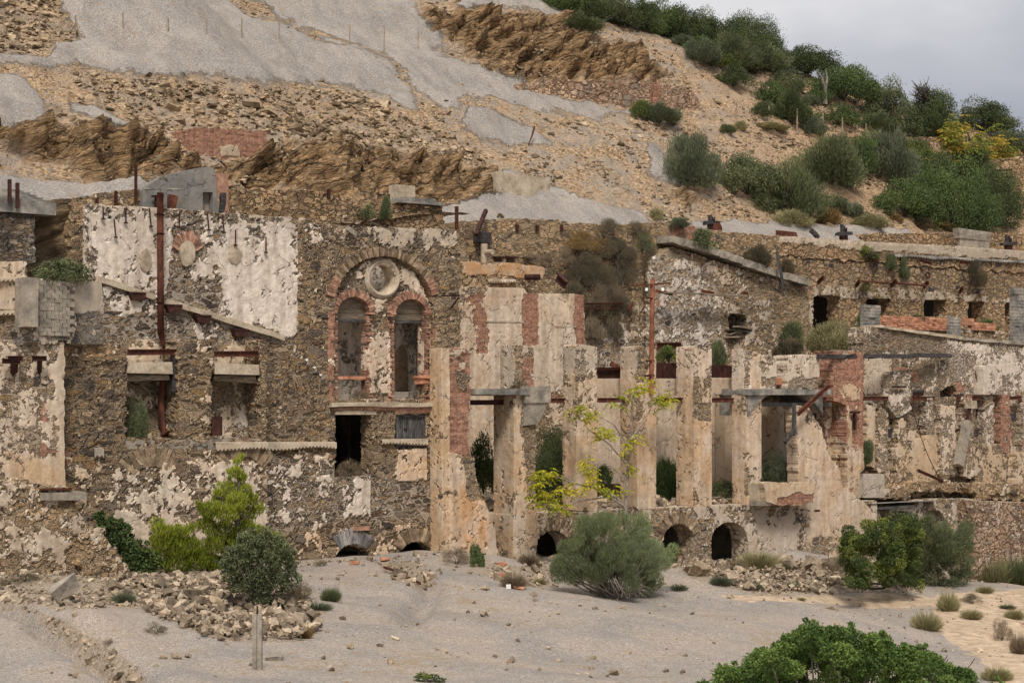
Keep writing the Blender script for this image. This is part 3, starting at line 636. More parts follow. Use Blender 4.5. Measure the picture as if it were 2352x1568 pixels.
for x, y in ((463, 731), (549, 763), (312, 679), (396, 707)):
    c = P(x, y, YA); mb = MB(); s_ = .26
    mb.box((c[0]-s_, YA-.16, c[2]+.06), (c[0]+s_, YA+.2, c[2]+.10)); mb.add([(c[0]-s_, YA-.14, c[2]+.06), (c[0]+s_, YA-.14, c[2]+.06), (c[0]+s_*.7, YA-.14, c[2]-.14), (c[0]-s_*.7, YA-.14, c[2]-.14), (c[0]-s_, YA+.2, c[2]+.06), (c[0]+s_, YA+.2, c[2]+.06), (c[0]+s_*.7, YA+.2, c[2]-.14), (c[0]-s_*.7, YA+.2, c[2]-.14)], [(0, 1, 2, 3), (3, 2, 6, 7), (0, 3, 7, 4), (1, 5, 6, 2)])
    mb.build('steel_bracket', M['rustdk'], E)
# rust pipe
E = empty('drain_pipe', P(372, 780, YA-.3), 'tall rust red drain pipe standing against the white plaster wall', 'pipe')
p = lambda x, y: P(x, y, YA-.32)
MB().tube([p(368, 443), p(368, 520), p(368.5, 640), p(369, 765)], .10, 12).build('pipe', M['rust'], E, True)
MB().tube([p(369, 765), p(374, 785), p(377, 806)], [.10, .07, .02], 12).build('funnel_end', M['rust'], E, True)
for y in (493, 537, 696):
    MB().tube([p(368.4, y-1.4), p(368.4, y+1.4)], .122, 12).build('pipe_collar', M['rustdk'], E, True)
# arched facade
OA = [(684, 507), (690, 506), (800, 518), (900, 524), (1050, 529), (1056, 540), (1056, 1300), (600, 1300), (600, 1010), (600, 792), (684, 792)]
BIGR = [(768, 712)]+[(881.5-113.5*math.cos(math.pi*i/22), 712-124*math.sin(math.pi*i/22)) for i in range(1, 22)]+[(995, 712), (995, 918), (768, 918)]
WA1 = arch(769, 842, 682, 918, 716); WA2 = arch(903, 972, 687, 918, 720)
DOOR = rect(770, 951, 853, 1095); SHUT = rect(908, 951, 978, 1031)
LA1 = arch(769, 852, 1250, 1305, 1284); LA2 = arch(919, 995, 1242, 1305, 1270)
E = empty('arched_facade', P(880, 1290, YA), 'stone facade with big round arch over twin arched windows and a round hole', 'building')
def fac_masks():
    return {'plaster': (.24, [(.52, [(690, 510), (800, 520), (800, 560), (700, 560)]), (.6, [(840, 525), (1050, 530), (1045, 570), (900, 575), (850, 550)]), (.50, [(600, 1040), (765, 1040), (765, 1210), (600, 1210)], 12), (.8, [(906, 1031), (983, 1031), (983, 1105), (906, 1107)], 2),
            (.74, [(783, 1105), (850, 1095), (850, 1190), (790, 1195)], 5), (.55, [(842, 770), (903, 770), (903, 920), (842, 920)], 3), (.45, [(690, 1230), (1000, 1200), (1000, 1300), (690, 1300)], 9), (.5, [(985, 1130), (1056, 1130), (1056, 1290), (1000, 1260)])]),
            'brick': (.10, [(.64, [(750, 716), (769, 716), (769, 930), (756, 930), (750, 800)], 2), (.62, [(984, 716), (995, 720), (995, 930), (972, 925), (975, 760)], 2), (.6, [(842, 740), (850, 740), (850, 925), (842, 925)], 2), (.6, [(893, 740), (903, 740), (903, 925), (893, 925)], 2), (.55, [(760, 925), (1000, 925), (1000, 945), (760, 945)], 3), (.52, [(985, 950), (1010, 950), (1010, 1000), (985, 1000)], 3)]),
            'white': (.08, [(.35, [(690, 505), (1056, 525), (1056, 600), (690, 560)]), (.75, [(600, 1040), (1056, 1120), (1056, 1190), (780, 1200), (600, 1230)], 14), (.4, [(842, 740), (903, 740), (903, 920), (842, 920)])]),
            'orange': (0, [(.30, [(906, 1031), (983, 1031), (983, 1107), (906, 1107)]), (.2, [(690, 1200), (1000, 1200), (1000, 1300), (690, 1300)])]), 'dark': (0, [(.85, [(800, 515), (1060, 525), (1060, 560), (900, 575), (800, 545)], 10)])}
wall('wall_face', OA, YA, .6, 'facade', E, res=.065, holes=[BIGR, DOOR, SHUT, LA1, LA2], masks=fac_masks(), rag=.02)
# recessed tympanum under the big arch
wall('tympanum', BIGR[:23]+[(995, 712), (995, 918), (768, 918)], YA+.2, .26, 'facade', E, res=.06, holes=[WA1, WA2, ell(878, 639, 29, 33)], rag=.008, bulge=.02, seed=5,
     masks={'plaster': (.30, [(.66, [(800, 640), (840, 600), (900, 590), (960, 640), (985, 700), (960, 690), (920, 650), (880, 610), (820, 650)]), (.72, [(845, 760), (900, 760), (900, 905), (845, 905)]), (.75, [(972, 700), (997, 700), (997, 920), (972, 920)], 2), (.62, [(865, 685), (895, 685), (885, 715), (868, 715)])]),
            'brick': (.1, [(.6, [(842, 740), (850, 740), (850, 925), (842, 925)], 1), (.6, [(893, 740), (903, 740), (903, 925), (893, 925)], 1), (.62, [(768, 700), (772, 700), (772, 925), (768, 925)], 1)]),
            'white': (.4, [(.65, [(842, 740), (903, 740), (903, 800), (842, 800)])]), 'orange': (0, [(.16, [(845, 760), (997, 690), (997, 920), (845, 905)])])})
warch('big_arch_ring', 881.5, 712, 113.5, 124, 32, 148, 62, YA, 'vous', E, .3, .27, .025, .02, .10)
warch('big_arch_brickwork', 881.5, 712, 113.5, 124, 16, 32, 9, YA, 'brick', E, .3, .30, .04, .012, .09); warch('big_arch_brickwork', 881.5, 712, 113.5, 124, 148, 166, 10, YA, 'brick', E, .3, .30, .04, .012, .09)
warch('window_arch', 805.5, 718, 36.5, 36, -6, 182, 34, YA+.2, 'brick', E, .4, .22, .16, .01, .07); warch('window_arch', 937.5, 722, 34.5, 35, -2, 186, 34, YA+.2, 'brick', E, .4, .22, .16, .01, .07)
mb = MB()                               # toothed brick jambs beside the windows
for x, sgn in ((769, -1), (842, 1), (903, -1), (972, 1)):
    mb = MB()
    for k in range(40):
        y = 726+k*4.9
        if y > 915 or random.random() < .12: continue
        a = P(x, y, YA+.2); l = (.19 if k % 2 else .09)*random.uniform(.8, 1.1)
        x0, x1 = (a[0]-l, a[0]+.01) if sgn < 0 else (a[0]-.01, a[0]+l)
        mb.box((x0, YA+.2-random.uniform(.0, .05)-(.12 if x in (769, 972) else .02), a[2]-.055), (x1, YA+.5, a[2]+.0), .008)
    mb.build('brick_jamb', M['brick'], E)
# round window: moulded ring and deep barrel
def ring(cx, cy, rx, ry, Y, mat, name, parent, prof, n=40):
    c = P(cx, cy, Y); ex = P(cx+rx, cy, Y)-c; ez = P(cx, cy-ry, Y)-c; V = []; m = len(prof)
    for i in range(n):
        t = 2*math.pi*i/n; d = ex*math.cos(t)+ez*math.sin(t); dn = d/np.linalg.norm(d)
        for (rr, dy) in prof: V.append(c+d+dn*(rr+.006*random.uniform(-1, 1))+np.array([0, dy, 0]))
    Q = [(i*m+k, i*m+(k+1), ((i+1) % n)*m+k+1, ((i+1) % n)*m+k) for i in range(n) for k in range(m-1)]
    return MB().add(V, Q).build(name, M[mat], parent, True)
ring(878, 639, 29, 33, YA+.2, 'cream', 'round_window_ring', E, [(.0, .55), (-.02, .1), (.0, -.02), (.05, -.05), (.07, -.12), (.12, -.12), (.14, -.05), (.19, -.04), (.2, .02), (.2, .1)])
# boards in the arched windows
for (x0, x1, yt, yb, ys) in ((769, 842, 682, 736, 716), (903, 972, 687, 738, 720)):
    fr = None
    for k in range(3):
        ya, yb_ = yt+(yb-yt)*k/3+.5, yt+(yb-yt)*(k+1)/3-.6; pts = arch(x0-.5, x1+.5, yt, yb, ys, 20)
        cl = [(x, min(max(y, ya), yb_)) for x, y in pts]
        o_ = wall('board', cl, YA+.28+.012*k, .04, 'wood', E, res=.07, rag=.0, bulge=.012); 
    strip((x0-3, yb+1), (x1+3, yb+1), YA+.26, .09, .12, 'woodd', 'transom', E, 0)
strip((769, 740), (769, 741), YA, .01, .01, 'woodd', 'nail', E) if False else None
mb = MB(); mb.beam(P(840, 738, YA+.5), P(840, 916, YA+.5), .09, .07); mb.build('window_post', M['woodv'], E); mb = MB(); mb.beam(P(970, 740, YA+.5), P(970, 916, YA+.5), .09, .07); mb.build('window_post', M['woodv'], E)
# broken brick shelf across the left window and stub on the right one
mb = MB()
for k in range(9): mb.box(P(772+k*8.6, 871-.9*math.sin(k), YA+.22), P(779.5+k*8.6, 864+(k % 3), YA+.5), .01)
mb.build('brick_shelf', M['brickor'], E)
mb = MB(); mb.box(P(965, 881, YA+.1), P(976, 868, YA+.4), .02); mb.box(P(964, 868, YA+.05), P(976, 863, YA+.45), .02); mb.build('brick_stub', M['brickor'], E)
# sill ledge, door lintel
strip((757, 929), (1012, 929), YA, .13, .26, 'cream', 'window_ledge', E, .16, .022); strip((764, 938), (1000, 937), YA, .10, .2, 'brick', 'ledge_brick_course', E, .05, .02)
strip((766, 948), (860, 947), YA, .11, .2, 'cream', 'door_lintel', E, .03); strip((903, 944), (985, 943), YA, .13, .2, 'brick', 'window_lintel', E, .02)
# room behind: floor, back wall, ends
x_l, x_r = P(735, 900, YA)[0], P(1036, 900, YA)[0]; zf = P(800, 921, YA)[2]
MB().box((x_l, YA+.58, zf-.25), (x_r, YA+3.2, zf)).build('upper_floor', M['conc'], E)
BK = [(735, 585), (1046, 595), (1046, 932), (735, 932)]
NI = arch(905, 955, 790, 900, 818)
wall('back_wall', BK, YA+1.6, .45, 'block', E, res=.1, rag=0, holes=[NI], seed=77, masks={'plaster': (.72, [(.44, [(780, 760), (800, 760), (800, 840), (785, 830)]), (.35, [(930, 740), (975, 740), (975, 800), (930, 790)]), (.5, [(955, 850), (990, 850), (990, 920), (955, 920)])]), 'white': (1., [(1., [(840, 590), (900, 590), (900, 700), (840, 700)])]), 'dark': (.0, [(.5, [(735, 860), (1000, 860), (1000, 930), (735, 930)])])})
wall('niche_back', rect(900, 770, 990, 925), YA+2.35, .15, 'plast', E, res=.12, rag=0, masks={'plaster': (.9, []), 'orange': (.25, [])})
MB().box((x_l, YA+3.2, zf-.25), (x_r, YA+8, zf)).build('cellar_roof', M['woodd'], E); MB().box((x_l-.4, YA+.55, -1), (x_l, YA+8, 7)).build('cross_wall', M['conc'], E); MB().box((x_r, YA+.55, -1), (x_r+.35, YA+8.4, P(1050, 540, YA)[2]-.2)).build('cross_wall', M['conc'], E)
MB().box((x_l, YA+7.9, -1), (x_r, YA+8, zf-.3)).build('cellar_wall', M['conc'], E)
c0, c1 = P(829, 1120, YA)[0], P(853, 1120, YA)[0]
MB().box((x_l, YA+.6, P(800, 1098, YA)[2]-.2), (x_r, YA+7.9, P(800, 1098, YA)[2])).build('lower_floor', M['conc'], E)
# boarded window
mb = MB(); n = 9; a, b = P(911, 955, YA+.12), P(975, 1028, YA+.12)
for k in range(n):
    x0 = a[0]+(b[0]-a[0])*k/n; x1 = a[0]+(b[0]-a[0])*(k+1)/n-.012; mb.box((x0, YA+.10+random.uniform(0, .02), b[2]), (x1, YA+.14, a[2]-random.uniform(0, .03)), .004)
sh = mb.build('shutter', M['woodv'], E)
mb = MB(); a, b = P(908, 952, YA+.1), P(978, 1031, YA+.1); t = .08
mb.box((a[0], YA+.04, b[2]), (a[0]+t, YA+.2, a[2])); mb.box((b[0]-t, YA+.04, b[2]), (b[0], YA+.2, a[2])); mb.box((a[0]+t, YA+.04, a[2]-t), (b[0]-t, YA+.2, a[2])); mb.build('shutter_frame', M['woodv'], E)
c = P(929, 985, YA+.07); MB().box((c[0], YA+.06, c[2]-.03), (c[0]+.12, YA+.1, c[2]+.03)).build('shutter_latch', M['rustdk'], E)
# corrugated cement strips
def corr(p0, p1, Y, h, parent, name='corrugated_strip', mat='cream', out=.12, per=.13):
    a, b = P(*p0, Y), P(*p1, Y); L = b[0]-a[0]; n = int(L/.022); V = []
    for i in range(n+1):
        t = i/n; x = a[0]+L*t; z = a[2]+(b[2]-a[2])*t; s_ = .022*math.sin(2*math.pi*x/per)+.012*math.sin(x*1.7); hh = h*(1+.18*math.sin(x*2.3+1))
        V += [(x, Y-.01, z), (x, Y-out, z-.02), (x, Y-out-.02, z-hh+s_*1.4), (x, Y-.02, z-hh-.03+s_)]
    Q = [(4*i+k, 4*i+k+1, 4*i+5+k, 4*i+4+k) for i in range(n) for k in range(3)]
    return MB().add(V, Q).build(name, M[mat], parent)
corr((608, 1014), (768, 1014), YA, .20, E); corr((873, 1008), (978, 1007), YA, .16, E)
warch('lower_arch_ring', 810.5, 1290, 41.5, 42, 48, 132, 10, YA, 'vousb', E, .3, .48, .03, .02, .15); warch('lower_arch_ring', 957, 1278, 38, 36, 30, 150, 15, YA, 'vous', E, .3, .42, .03, .02, .14)
mb = MB()
for x in (660, 678, 696, 709):
    c = P(x, 888, YA); mb.tube([c+(0, 0, .12), c+(0, -.06, .1), c+(0, -.08, 0), c+(.03, -.09, -.08), c+(.08, -.07, -.02)], .014, 6)
mb.build('cable_hook', M['rustdk'], E)
for i, (x, y) in enumerate(((703, 833), (721, 850), (735, 867))):
    c = P(x, y, YA); mb = MB().tube([c+(0, 0, .09), c+(0, -.1, .08), c+(0, -.1, -.08)], [.03, .055, .06], 8).build('insulator', M['white'], E, True)
c = P(800, 528, YA); MB().beam(P(796, 524, YA-.15), P(818, 538, YA-.15), .14, .1).build('gutter_piece', M['conc'], E)
MB().beam(P(1005, 1030, YA-.15), P(1030, 1029, YA-.15), .16, .3).build('timber_stub', M['woodv'], E)
MB().box(P(814, 1220, YA-.12), P(836, 1208, YA+.2), .03).build('brick_keystone', M['brick'], E)
# lower front wall with two bays
YF = YA-.85
E = empty('front_wall', P(380, 1290, YF), 'long rough stone wall with two open bays, behind the young pine', 'wall')
B1, B2 = rect(290, 700, 408, 1008), rect(488, 700, 598, 1012)
wall('wall_face', [(140, 790), (200, 788), (262, 792), (290, 796), (410, 786), (488, 782), (604, 784), (612, 800), (612, 1320), (140, 1320)], YF, .8, 'facade', E, res=.07, holes=[B1, B2], blk=.05, rag=.03,
     masks={'plaster': (.26, [(.52, [(410, 785), (488, 785), (488, 830), (430, 825)]), (.56, [(260, 1060), (610, 1050), (610, 1260), (240, 1270), (240, 1150)], 14), (.62, [(280, 1190), (470, 1130), (600, 1150), (600, 1240), (300, 1260)], 12), (.55, [(440, 940), (480, 950), (480, 1010), (420, 1000)]), (.45, [(145, 1050), (240, 1050), (240, 1300), (145, 1300)], 14)]),
            'brick': (.08, [(.55, [(145, 1030), (165, 1030), (165, 1110), (145, 1110)])]), 'white': (.05, [(.4, [(260, 1090), (610, 1060), (610, 1300), (240, 1300)], 18)]), 'dark': (0, [(.5, [(150, 800), (290, 800), (290, 1050), (150, 1050)], 10)])})
warch('relieving_arch', 560, 1110, 48, 62, 35, 145, 15, YF, 'vous', E, .2, .55, .03, .02, .17); warch('relieving_arch', 350, 1120, 56, 50, 40, 140, 13, YF, 'vous', E, .2, .55, .03, .02, .17)
corr((490, 1014), (612, 1014), YF, .22, E); corr((212, 1028), (234, 1028), YF, .3, E, mat='conc')
for k, (x0, x1, y) in enumerate(((290, 406, 848), (490, 600, 852))):
    a, b = P(x0, y+8, YF+.1), P(x1-12 if k == 0 else x1-6, y-16, YF+.1)
    mb = MB(); mb.box((a[0], YF+.05, a[2]), (b[0], YF+.75, b[2]), .02); s_ = mb.build('bay_sill', M['cream'], E)
    mb = MB(); mb.box((a[0], YF+.10, a[2]-.22), (b[0]-.1, YF+.8, a[2]-.01), .03); mb.build('sill_underside', M['woodb'], E)
for x0, x1, y in ((293, 411, 809), (492, 597, 813)): MB().ibeam(P(x0, y, YF+.1), P(x1, y-1, YF+.1), .17, .14, .02).build('steel_beam', M['rust'], E)
MB().beam(P(401, 815, YF+.2), P(400, 900, YF+.2), .2, .2).build('timber_post', M['woodd'], E)
wall('bay_back', rect(286, 780, 604, 1015), YA+.03, .03, 'plast', E, back=False, res=.08, rag=0, masks={'plaster': (.46, [(.8, [(290, 800), (400, 800), (400, 835), (290, 835)]), (.7, [(495, 800), (600, 800), (600, 840), (495, 840)]), (.56, [(500, 900), (570, 900), (570, 1010), (500, 1010)])]), 'white': (.3, [(1, [(540, 945), (575, 940), (565, 1000), (545, 1000)]), (.9, [(300, 965), (330, 965), (325, 1000), (300, 1000)])])})
mb = MB(); mb.box((P(290, 1000, YF)[0], YF+.02, P(290, 1040, YF)[2]), (P(604, 1000, YF)[0], YA+.1, P(290, 1011, YF)[2])); mb.build('bay_floor', M['conc'], E)
MB().tube([P(374, 872, YA-.25), P(370, 925, YA-.28), P(372, 985, YA-.3), P(380, 997, YA-.4)], [.09, .1, .105, .16], 12).build('lower_pipe', M['rust'], E, True)
MB().box(P(488, 1000, YF-.01), P(494, 956, YF+.4)).build('slot_shade_block', M['rustdk'], E)  # solid dark strip on the bay edge; its colour stands in for a slot's shade
for x, y in ((316, 0), ): pass
# left plastered pier with rusty brackets
YL = YF-.55
E = empty('plastered_pier', P(80, 1110, YL), 'peeling plaster pier at the left edge with three rusty steel brackets', 'wall')
wall('wall_face', [(-60, 790), (60, 782), (96, 788), (146, 786), (147, 1119), (-60, 1116)], YL, .7, 'plast', E, res=.075, blk=.03,
     masks={'plaster': (.53, [(.85, [(10, 1060), (147, 1060), (147, 1119), (10, 1119)]), (.85, [(132, 800), (150, 800), (150, 1119), (132, 1119)], 3)]), 'white': (.45, [(0, [(0, 1040), (150, 1040), (150, 1120), (0, 1120)])]), 'brick': (.1, [(.6, [(90, 960), (112, 900), (112, 1060), (95, 1060)], 3)]), 'dark': (.15, [])})
for x0, x1, y in ((5, 46, 829), (18, 52, 823), (74, 107, 823)):
    a, b = P(x0, y, YL-.3), P(x1, y, YL-.3); mb = MB(); mb.ibeam(a, b, .14, .12, .02); mb.tube([(b[0]-.2, YL-.3, b[2]-.05), (b[0]-.05, YL+.05, b[2]-.42)], .07, 4); mb.build('steel_bracket', M['rustdk'], E)
MB().box(P(107, 1040, YL-.06), P(120, 1031, YL+.1)).build('brick_stub', M['brick'], E)
# block tower
E = empty('block_shed', P(140, 780, YL-.2), 'roofless shed of pale concrete blocks with a square corner post, below the fig', 'building')
wall('block_wall', [(84, 640), (105, 636), (140, 648), (165, 658), (172, 668), (172, 782), (40, 790), (38, 760), (60, 742), (84, 740)], YL-.1, .35, 'block', E, res=.07, blk=.05, masks={'plaster': (.50, [(.4, [(30, 740), (180, 760), (180, 795), (30, 795)])]), 'white': (.2, [])})
mb = MB()
for r in range(13):
    for k in range(7):
        a = P(88, 770-r*9.6, YL-.1); x = a[0]+k*.235-(.1 if r % 2 else 0); lim = P(172, 700, YL-.1)[0]
        if x+.2 > lim or (r > 10 and k > 3): continue
        mb.box((x, YL-.17+random.uniform(-.01, .015), a[2]), (x+.215, YL, a[2]+.125), .006)
mb.build('block_courses', M['conc'], E)
wall('side_wall', [(160, 646), (232, 648), (240, 790), (160, 790)], YL+.35, .3, 'block', E, res=.08, masks={'plaster': (.75, [(.2, [(160, 722), (240, 722), (240, 790), (160, 790)], 2)]), 'dark': (.3, [])})
a, b = P(55, 742, YL-.45), P(86, 638, YL-.45); MB().box((a[0], YL-.5, a[2]-.1), (b[0], YL+.1, b[2]), .01).build('corner_post', M['conc'], E)
a = P(0, 0, YL)
wall('rear_block', [(-80, 600), (60, 602), (62, 640), (55, 742), (60, 860), (-80, 860)], YL+.25, .5, 'plast', E, res=.09, masks={'plaster': (.3, [(.85, [(-80, 600), (62, 600), (60, 640), (-80, 640)], 3), (.72, [(-80, 640), (60, 640), (50, 712), (-80, 712)], 3)]), 'white': (.3, [])})
corr((-60, 640), (58, 634), YL+.25, .14, E); corr((-60, 715), (52, 712), YL+.25, .14, E)
wall('low_wall', [(-80, 770), (150, 765), (250, 790), (280, 800), (280, 830), (-80, 835)], YF-.02, .5, 'mixed', E, res=.09, masks={'plaster': (.35, [])}, blk=.05)
# far left dark wall with steps
E = empty('stepped_wall', P(30, 590, 52.0), 'dark stone wall at the far left carrying a flight of slab steps', 'wall')
wall('wall_face', [(-120, 481), (70, 481), (80, 500), (81, 606), (-120, 606)], 51.6, .7, 'grey', E, res=.09, masks={'plaster': (.25, []), 'dark': (.8, []), 'white': (0, [(.6, [(62, 540), (85, 540), (85, 606), (62, 606)])])})
for k in range(6): MB().box(P(-80, 480-k*6.6, 51.5+k*.16), P(68-k*9, 476-k*6.6, 53.2), .01).build('step', M['concg'], E)
for x, y0, y1, r in ((22, 412, 456, .03), (40, 420, 470, .03)): T(MB().ibeam(P(x, y1+8, 51.4), P(x, y0, 51.4), .09, .09, .015).build('steel_post', M['rustdk']), 'upright rusty steel post by the slab steps, the %s of the pair' % ('taller left one' if x == 22 else 'lower right one'), 'post')
o = wall('rock_outcrop', [(70, 466), (120, 458), (215, 458), (235, 520), (235, 700), (60, 700), (78, 600)], 52.3, 1.2, 'rock_face', None, res=.08, bulge=.5, back=False); T(o, 'dark layered rock face between the stepped wall and the white plaster wall', 'rock')
o = wall('garden_wall', [(163, 470), (175, 458), (260, 440), (330, 432), (332, 478), (340, 520), (163, 620)], 51.9, .4, 'mixed', None, res=.08, blk=.05, masks={'plaster': (.3, [])}); T(o, 'low rough stone wall behind the left end of the white plaster wall', 'wall')
for i, (x, y0, y1, lb) in enumerate(((312, 378, 440, 'tall thin rusty post left of the grey concrete gable'), (223, 455, 476, 'short rusty stump post above the white wall corner'), (266, 438, 462, 'small rusty rod on the low stone wall behind the plaster wall'))):
    T(MB().ibeam(P(x, y1+25, 51.8), P(x, y0, 51.8), .07, .07, .012).build('steel_post', M['rustdk']), lb, 'post')
# grey gable
GAB = 1
E = empty('concrete_gable', P(420, 486, 51.7), 'grey concrete gable wall with a curved broken top and a blind door', 'wall')
wall('wall_face', [(328, 434), (352, 418), (375, 405), (410, 397), (445, 389), (470, 384), (490, 386), (493, 402), (496, 440), (503, 500), (328, 500)], 51.75, .35, 'gable', E, res=.07, rag=.01, holes=[rect(464, 441, 488, 520)], bulge=.02,
     masks={'plaster': (.92, []), 'dark': (.55, []), 'white': (.0, [])})
MB().box(P(462, 515, 51.95), P(490, 440, 52.05)).build('blind_door', M['conc'], E)
strip((330, 433), (480, 433), 51.75, .04, .06, 'concg', 'string_course', E, .03)
MB().box(P(494, 500, 51.85), P(512, 402, 52.2), .03).build('brick_return', M['brick'], E)
mb = MB(); mb.ibeam(P(360, 482, 51.6), P(360, 452, 51.6), .1, .1); mb.ibeam(P(348, 451, 51.6), P(368, 450, 51.6), .06, .06); T(mb.build('steel_bracket', M['rustdk']), 'rusty T shaped steel bracket before the grey concrete gable', 'bracket')
mb = MB(); mb.beam(P(393, 481, 51.5), P(396, 449, 51.5), .28, .12, .03); T(mb.build('rusty_plate', M['rust']), 'bent rusty plate standing right of the drain pipe top', 'plate')
mb = MB(); mb.beam(P(509, 487, 51.4), P(513, 442, 51.4), .14, .14, .03); mb.beam(P(505, 455, 51.4), P(517, 447, 51.4), .07, .07, .02); T(mb.build('timber_post', M['woodd']), 'charred dark timber post at the right end of the grey gable', 'post')
# upper stone walls
o = wall('stone_wall', [(505, 424), (560, 428), (610, 436), (640, 437), (745, 438), (755, 448), (830, 457), (835, 470), (905, 470), (1008, 477), (1020, 488), (1024, 545), (505, 545)], 53.2, .6, 'tan', None, res=.08, blk=.07, rag=.04,
     masks={'plaster': (.12, [(.42, [(730, 465), (900, 475), (900, 520), (730, 510)], 10)]), 'dark': (0, [(.5, [(735, 460), (1024, 480), (1024, 540), (735, 520)], 8)])}); T(o, 'honey coloured dry stone wall above and behind the arched facade', 'wall')
for a, b, z in (((905, 462), (1010, 470), 0), ((910, 457), (990, 462), 0)): strip(a, b, 53.1, .12, .5, 'concg', 'concrete_ledge', o, .1)
o = MB().box(P(909, 459, 53.3), P(937, 430, 53.7), .01).build('concrete_block', M['cream']); T(o, 'small upright cream concrete block on top of the honey stone wall', 'block')
mb = MB(); mb.tube([P(868, 458, 53.2), P(868, 447, 53.2), P(884, 447, 53.2)], .03, 6); mb.tube([P(893, 460, 53.2), P(893, 446, 53.2)], .04, 6); T(mb.build('bent_rebar', M['rustdk']), 'two small bent rusty rods beside the cream concrete block', 'rebar')
T(MB().ibeam(P(755, 456, 53.1), P(755, 434, 53.1), .09, .09).build('steel_post', M['rustdk']), 'short dark steel stump on the honey stone wall', 'post')
# foreground left stone wall and stepped end
q = G(90, 1318, .85); YN = q[1]-.2
E = empty('near_stone_wall', q, 'low broken stone wall with a gravel covered top at the lower left', 'wall')
wall('wall_face', [(-90, 1112), (60, 1106), (120, 1118), (172, 1124), (178, 1150), (180, 1180), (196, 1200), (214, 1215), (225, 1235), (222, 1350), (-90, 1350)], YN, 2.0, 'mixed', E, res=.065, blk=.06, rag=.05, masks={'plaster': (.47, [(.6, [(-60, 1180), (150, 1180), (150, 1290), (-60, 1290)], 10)]), 'brick': (.0, [(.6, [(180, 1200), (226, 1215), (226, 1250), (185, 1250)], 3)]), 'white': (.25, [])})
wall('stepped_end', [(190, 1225), (240, 1215), (243, 1235), (262, 1262), (280, 1282), (292, 1300), (296, 1350), (190, 1350)], YN-.35, .5, 'mixed', E, res=.06, blk=.08, masks={'plaster': (.42, []), 'brick': (.3, []), 'white': (.3, [])})
MB().beam(P(93, 1123, YN-.05), P(160, 1122, YN-.05), .05, .25).build('rusty_plate', M['rust'], E); MB().box(P(98, 1150, YN-.15), P(176, 1128, YN+.4), .02).build('concrete_lintel', M['conc'], E)
o = wall('rubble_fill', [(-90, 1119), (-90, 1080), (60, 1076), (150, 1100), (176, 1122), (176, 1160), (-90, 1160)], YN+1.2, 3.0, 'mixed', E, res=.1, masks={'plaster': (.3, [])}, bulge=.15)
# ------------------------------------------------------------------ the ruin, right half
YP, YBK, YR = 50.3, 56.4, 58.6
ZT = P(1178, 1181, YP)[2]
# hall base with arches and terrace slab
E = empty('vaulted_terrace', P(1550, 1296, YP), 'long stone terrace base pierced by dark round arches, carrying the row of pillars', 'terrace')
LB = [arch(1228, 1312, 1217, 1330, 1262), arch(1523, 1591, 1201, 1340, 1238), arch(1634, 1717, 1197, 1340, 1240)]
wall('base_wall', [(1178, 1181), (1500, 1168), (1760, 1156), (1860, 1154), (2012, 1150), (2012, 1370), (1178, 1340)], YP, .8, 'mixed', E, res=.07, holes=LB, rag=.02,
     masks={'plaster': (.60, [(.46, [(1500, 1180), (1640, 1190), (1640, 1300), (1590, 1300), (1500, 1230)], 8), (.9, [(1180, 1190), (1222, 1190), (1222, 1300), (1180, 1300)]), (.9, [(1770, 1210), (1835, 1210), (1830, 1290), (1775, 1290)], 4), (.75, [(1717, 1200), (1770, 1200), (1770, 1290), (1717, 1290)]), (.4, [(1585, 1240), (1634, 1250), (1634, 1320), (1590, 1320)])]),
            'white': (.35, [(.7, [(1775, 1215), (1830, 1215), (1828, 1290), (1778, 1290)], 3), (.6, [(1500, 1180), (1720, 1180), (1720, 1310), (1590, 1310)])]), 'dark': (.35, [(.9, [(1700, 1165), (1860, 1165), (1860, 1200), (1700, 1200)])]), 'orange': (.06, [])})
warch('arch_ring', 1557, 1238, 34, 37, 20, 168, 17, YP, 'vous', E, .3, .46, .03, .03, .15); warch('arch_ring', 1268, 1262, 42, 45, 20, 120, 14, YP, 'vous', E, .3, .4, .02, .03, .12)
xl = P(1134, 1200, YP)[0]; xr = 84.
# square plastered corner base
wall('corner_base', [(1178, 1181), (1178.5, 1181), (1182, 1181), (1182, 1340), (1178, 1340)], YP-.001, .1, 'plast', E, rag=0) if False else None
def pillar(x0, x1, yt, yb, Y, dep, mat='plast', name='pillar', parent=None, masks=None, top=None, res=.06, rag=.012, blk=.0, holes=(), flank=.76):
    """front face x0..x1 on the sheet, extruded back by dep so that its left flank shows"""
    o = top or [(x0, yt), (x1, yt)]
    return wall(name, o+[(x1, yb), (x0, yb)], Y, dep, mat, parent, res=res, rag=rag, blk=blk, flank=flank, masks=masks or {'plaster': (.62, [])}, bulge=.015, holes=holes)
MB().box((xl+1.4, YP+1.5, ZT-.3), (xr, YBK+.6, ZT)).build('terrace_floor', M['conc'], E)
MB().box((xl+.1, YP+.9, ZT-.28), (P(2010, 1150, YP)[0], YP+1.6, ZT+.01)).build('terrace_edge', M['cream'], E)
wall('end_pier', [(1178, 1181), (1232, 1180), (1232, 1345), (1178, 1345)], YP-.03, 1.06, 'plast', E, res=.07, rag=.008, masks={'plaster': (.78, [(.3, [(1222, 1250), (1245, 1250), (1245, 1300), (1222, 1300)])]), 'dark': (.4, []), 'orange': (.12, []), 'white': (.1, [])})
for x in (1500, 1624, 1760, 1900): a = P(x, 1300, YP)[0]; MB().box((a, YP+.8, -2.5), (a+.3, YBK+.6, ZT-.3)).build('vault_wall', M['conc'], E)
MB().box((xl, YBK+.4, -2.5), (xr, YBK+.8, ZT-.01)).build('vault_back', M['conc'], E)
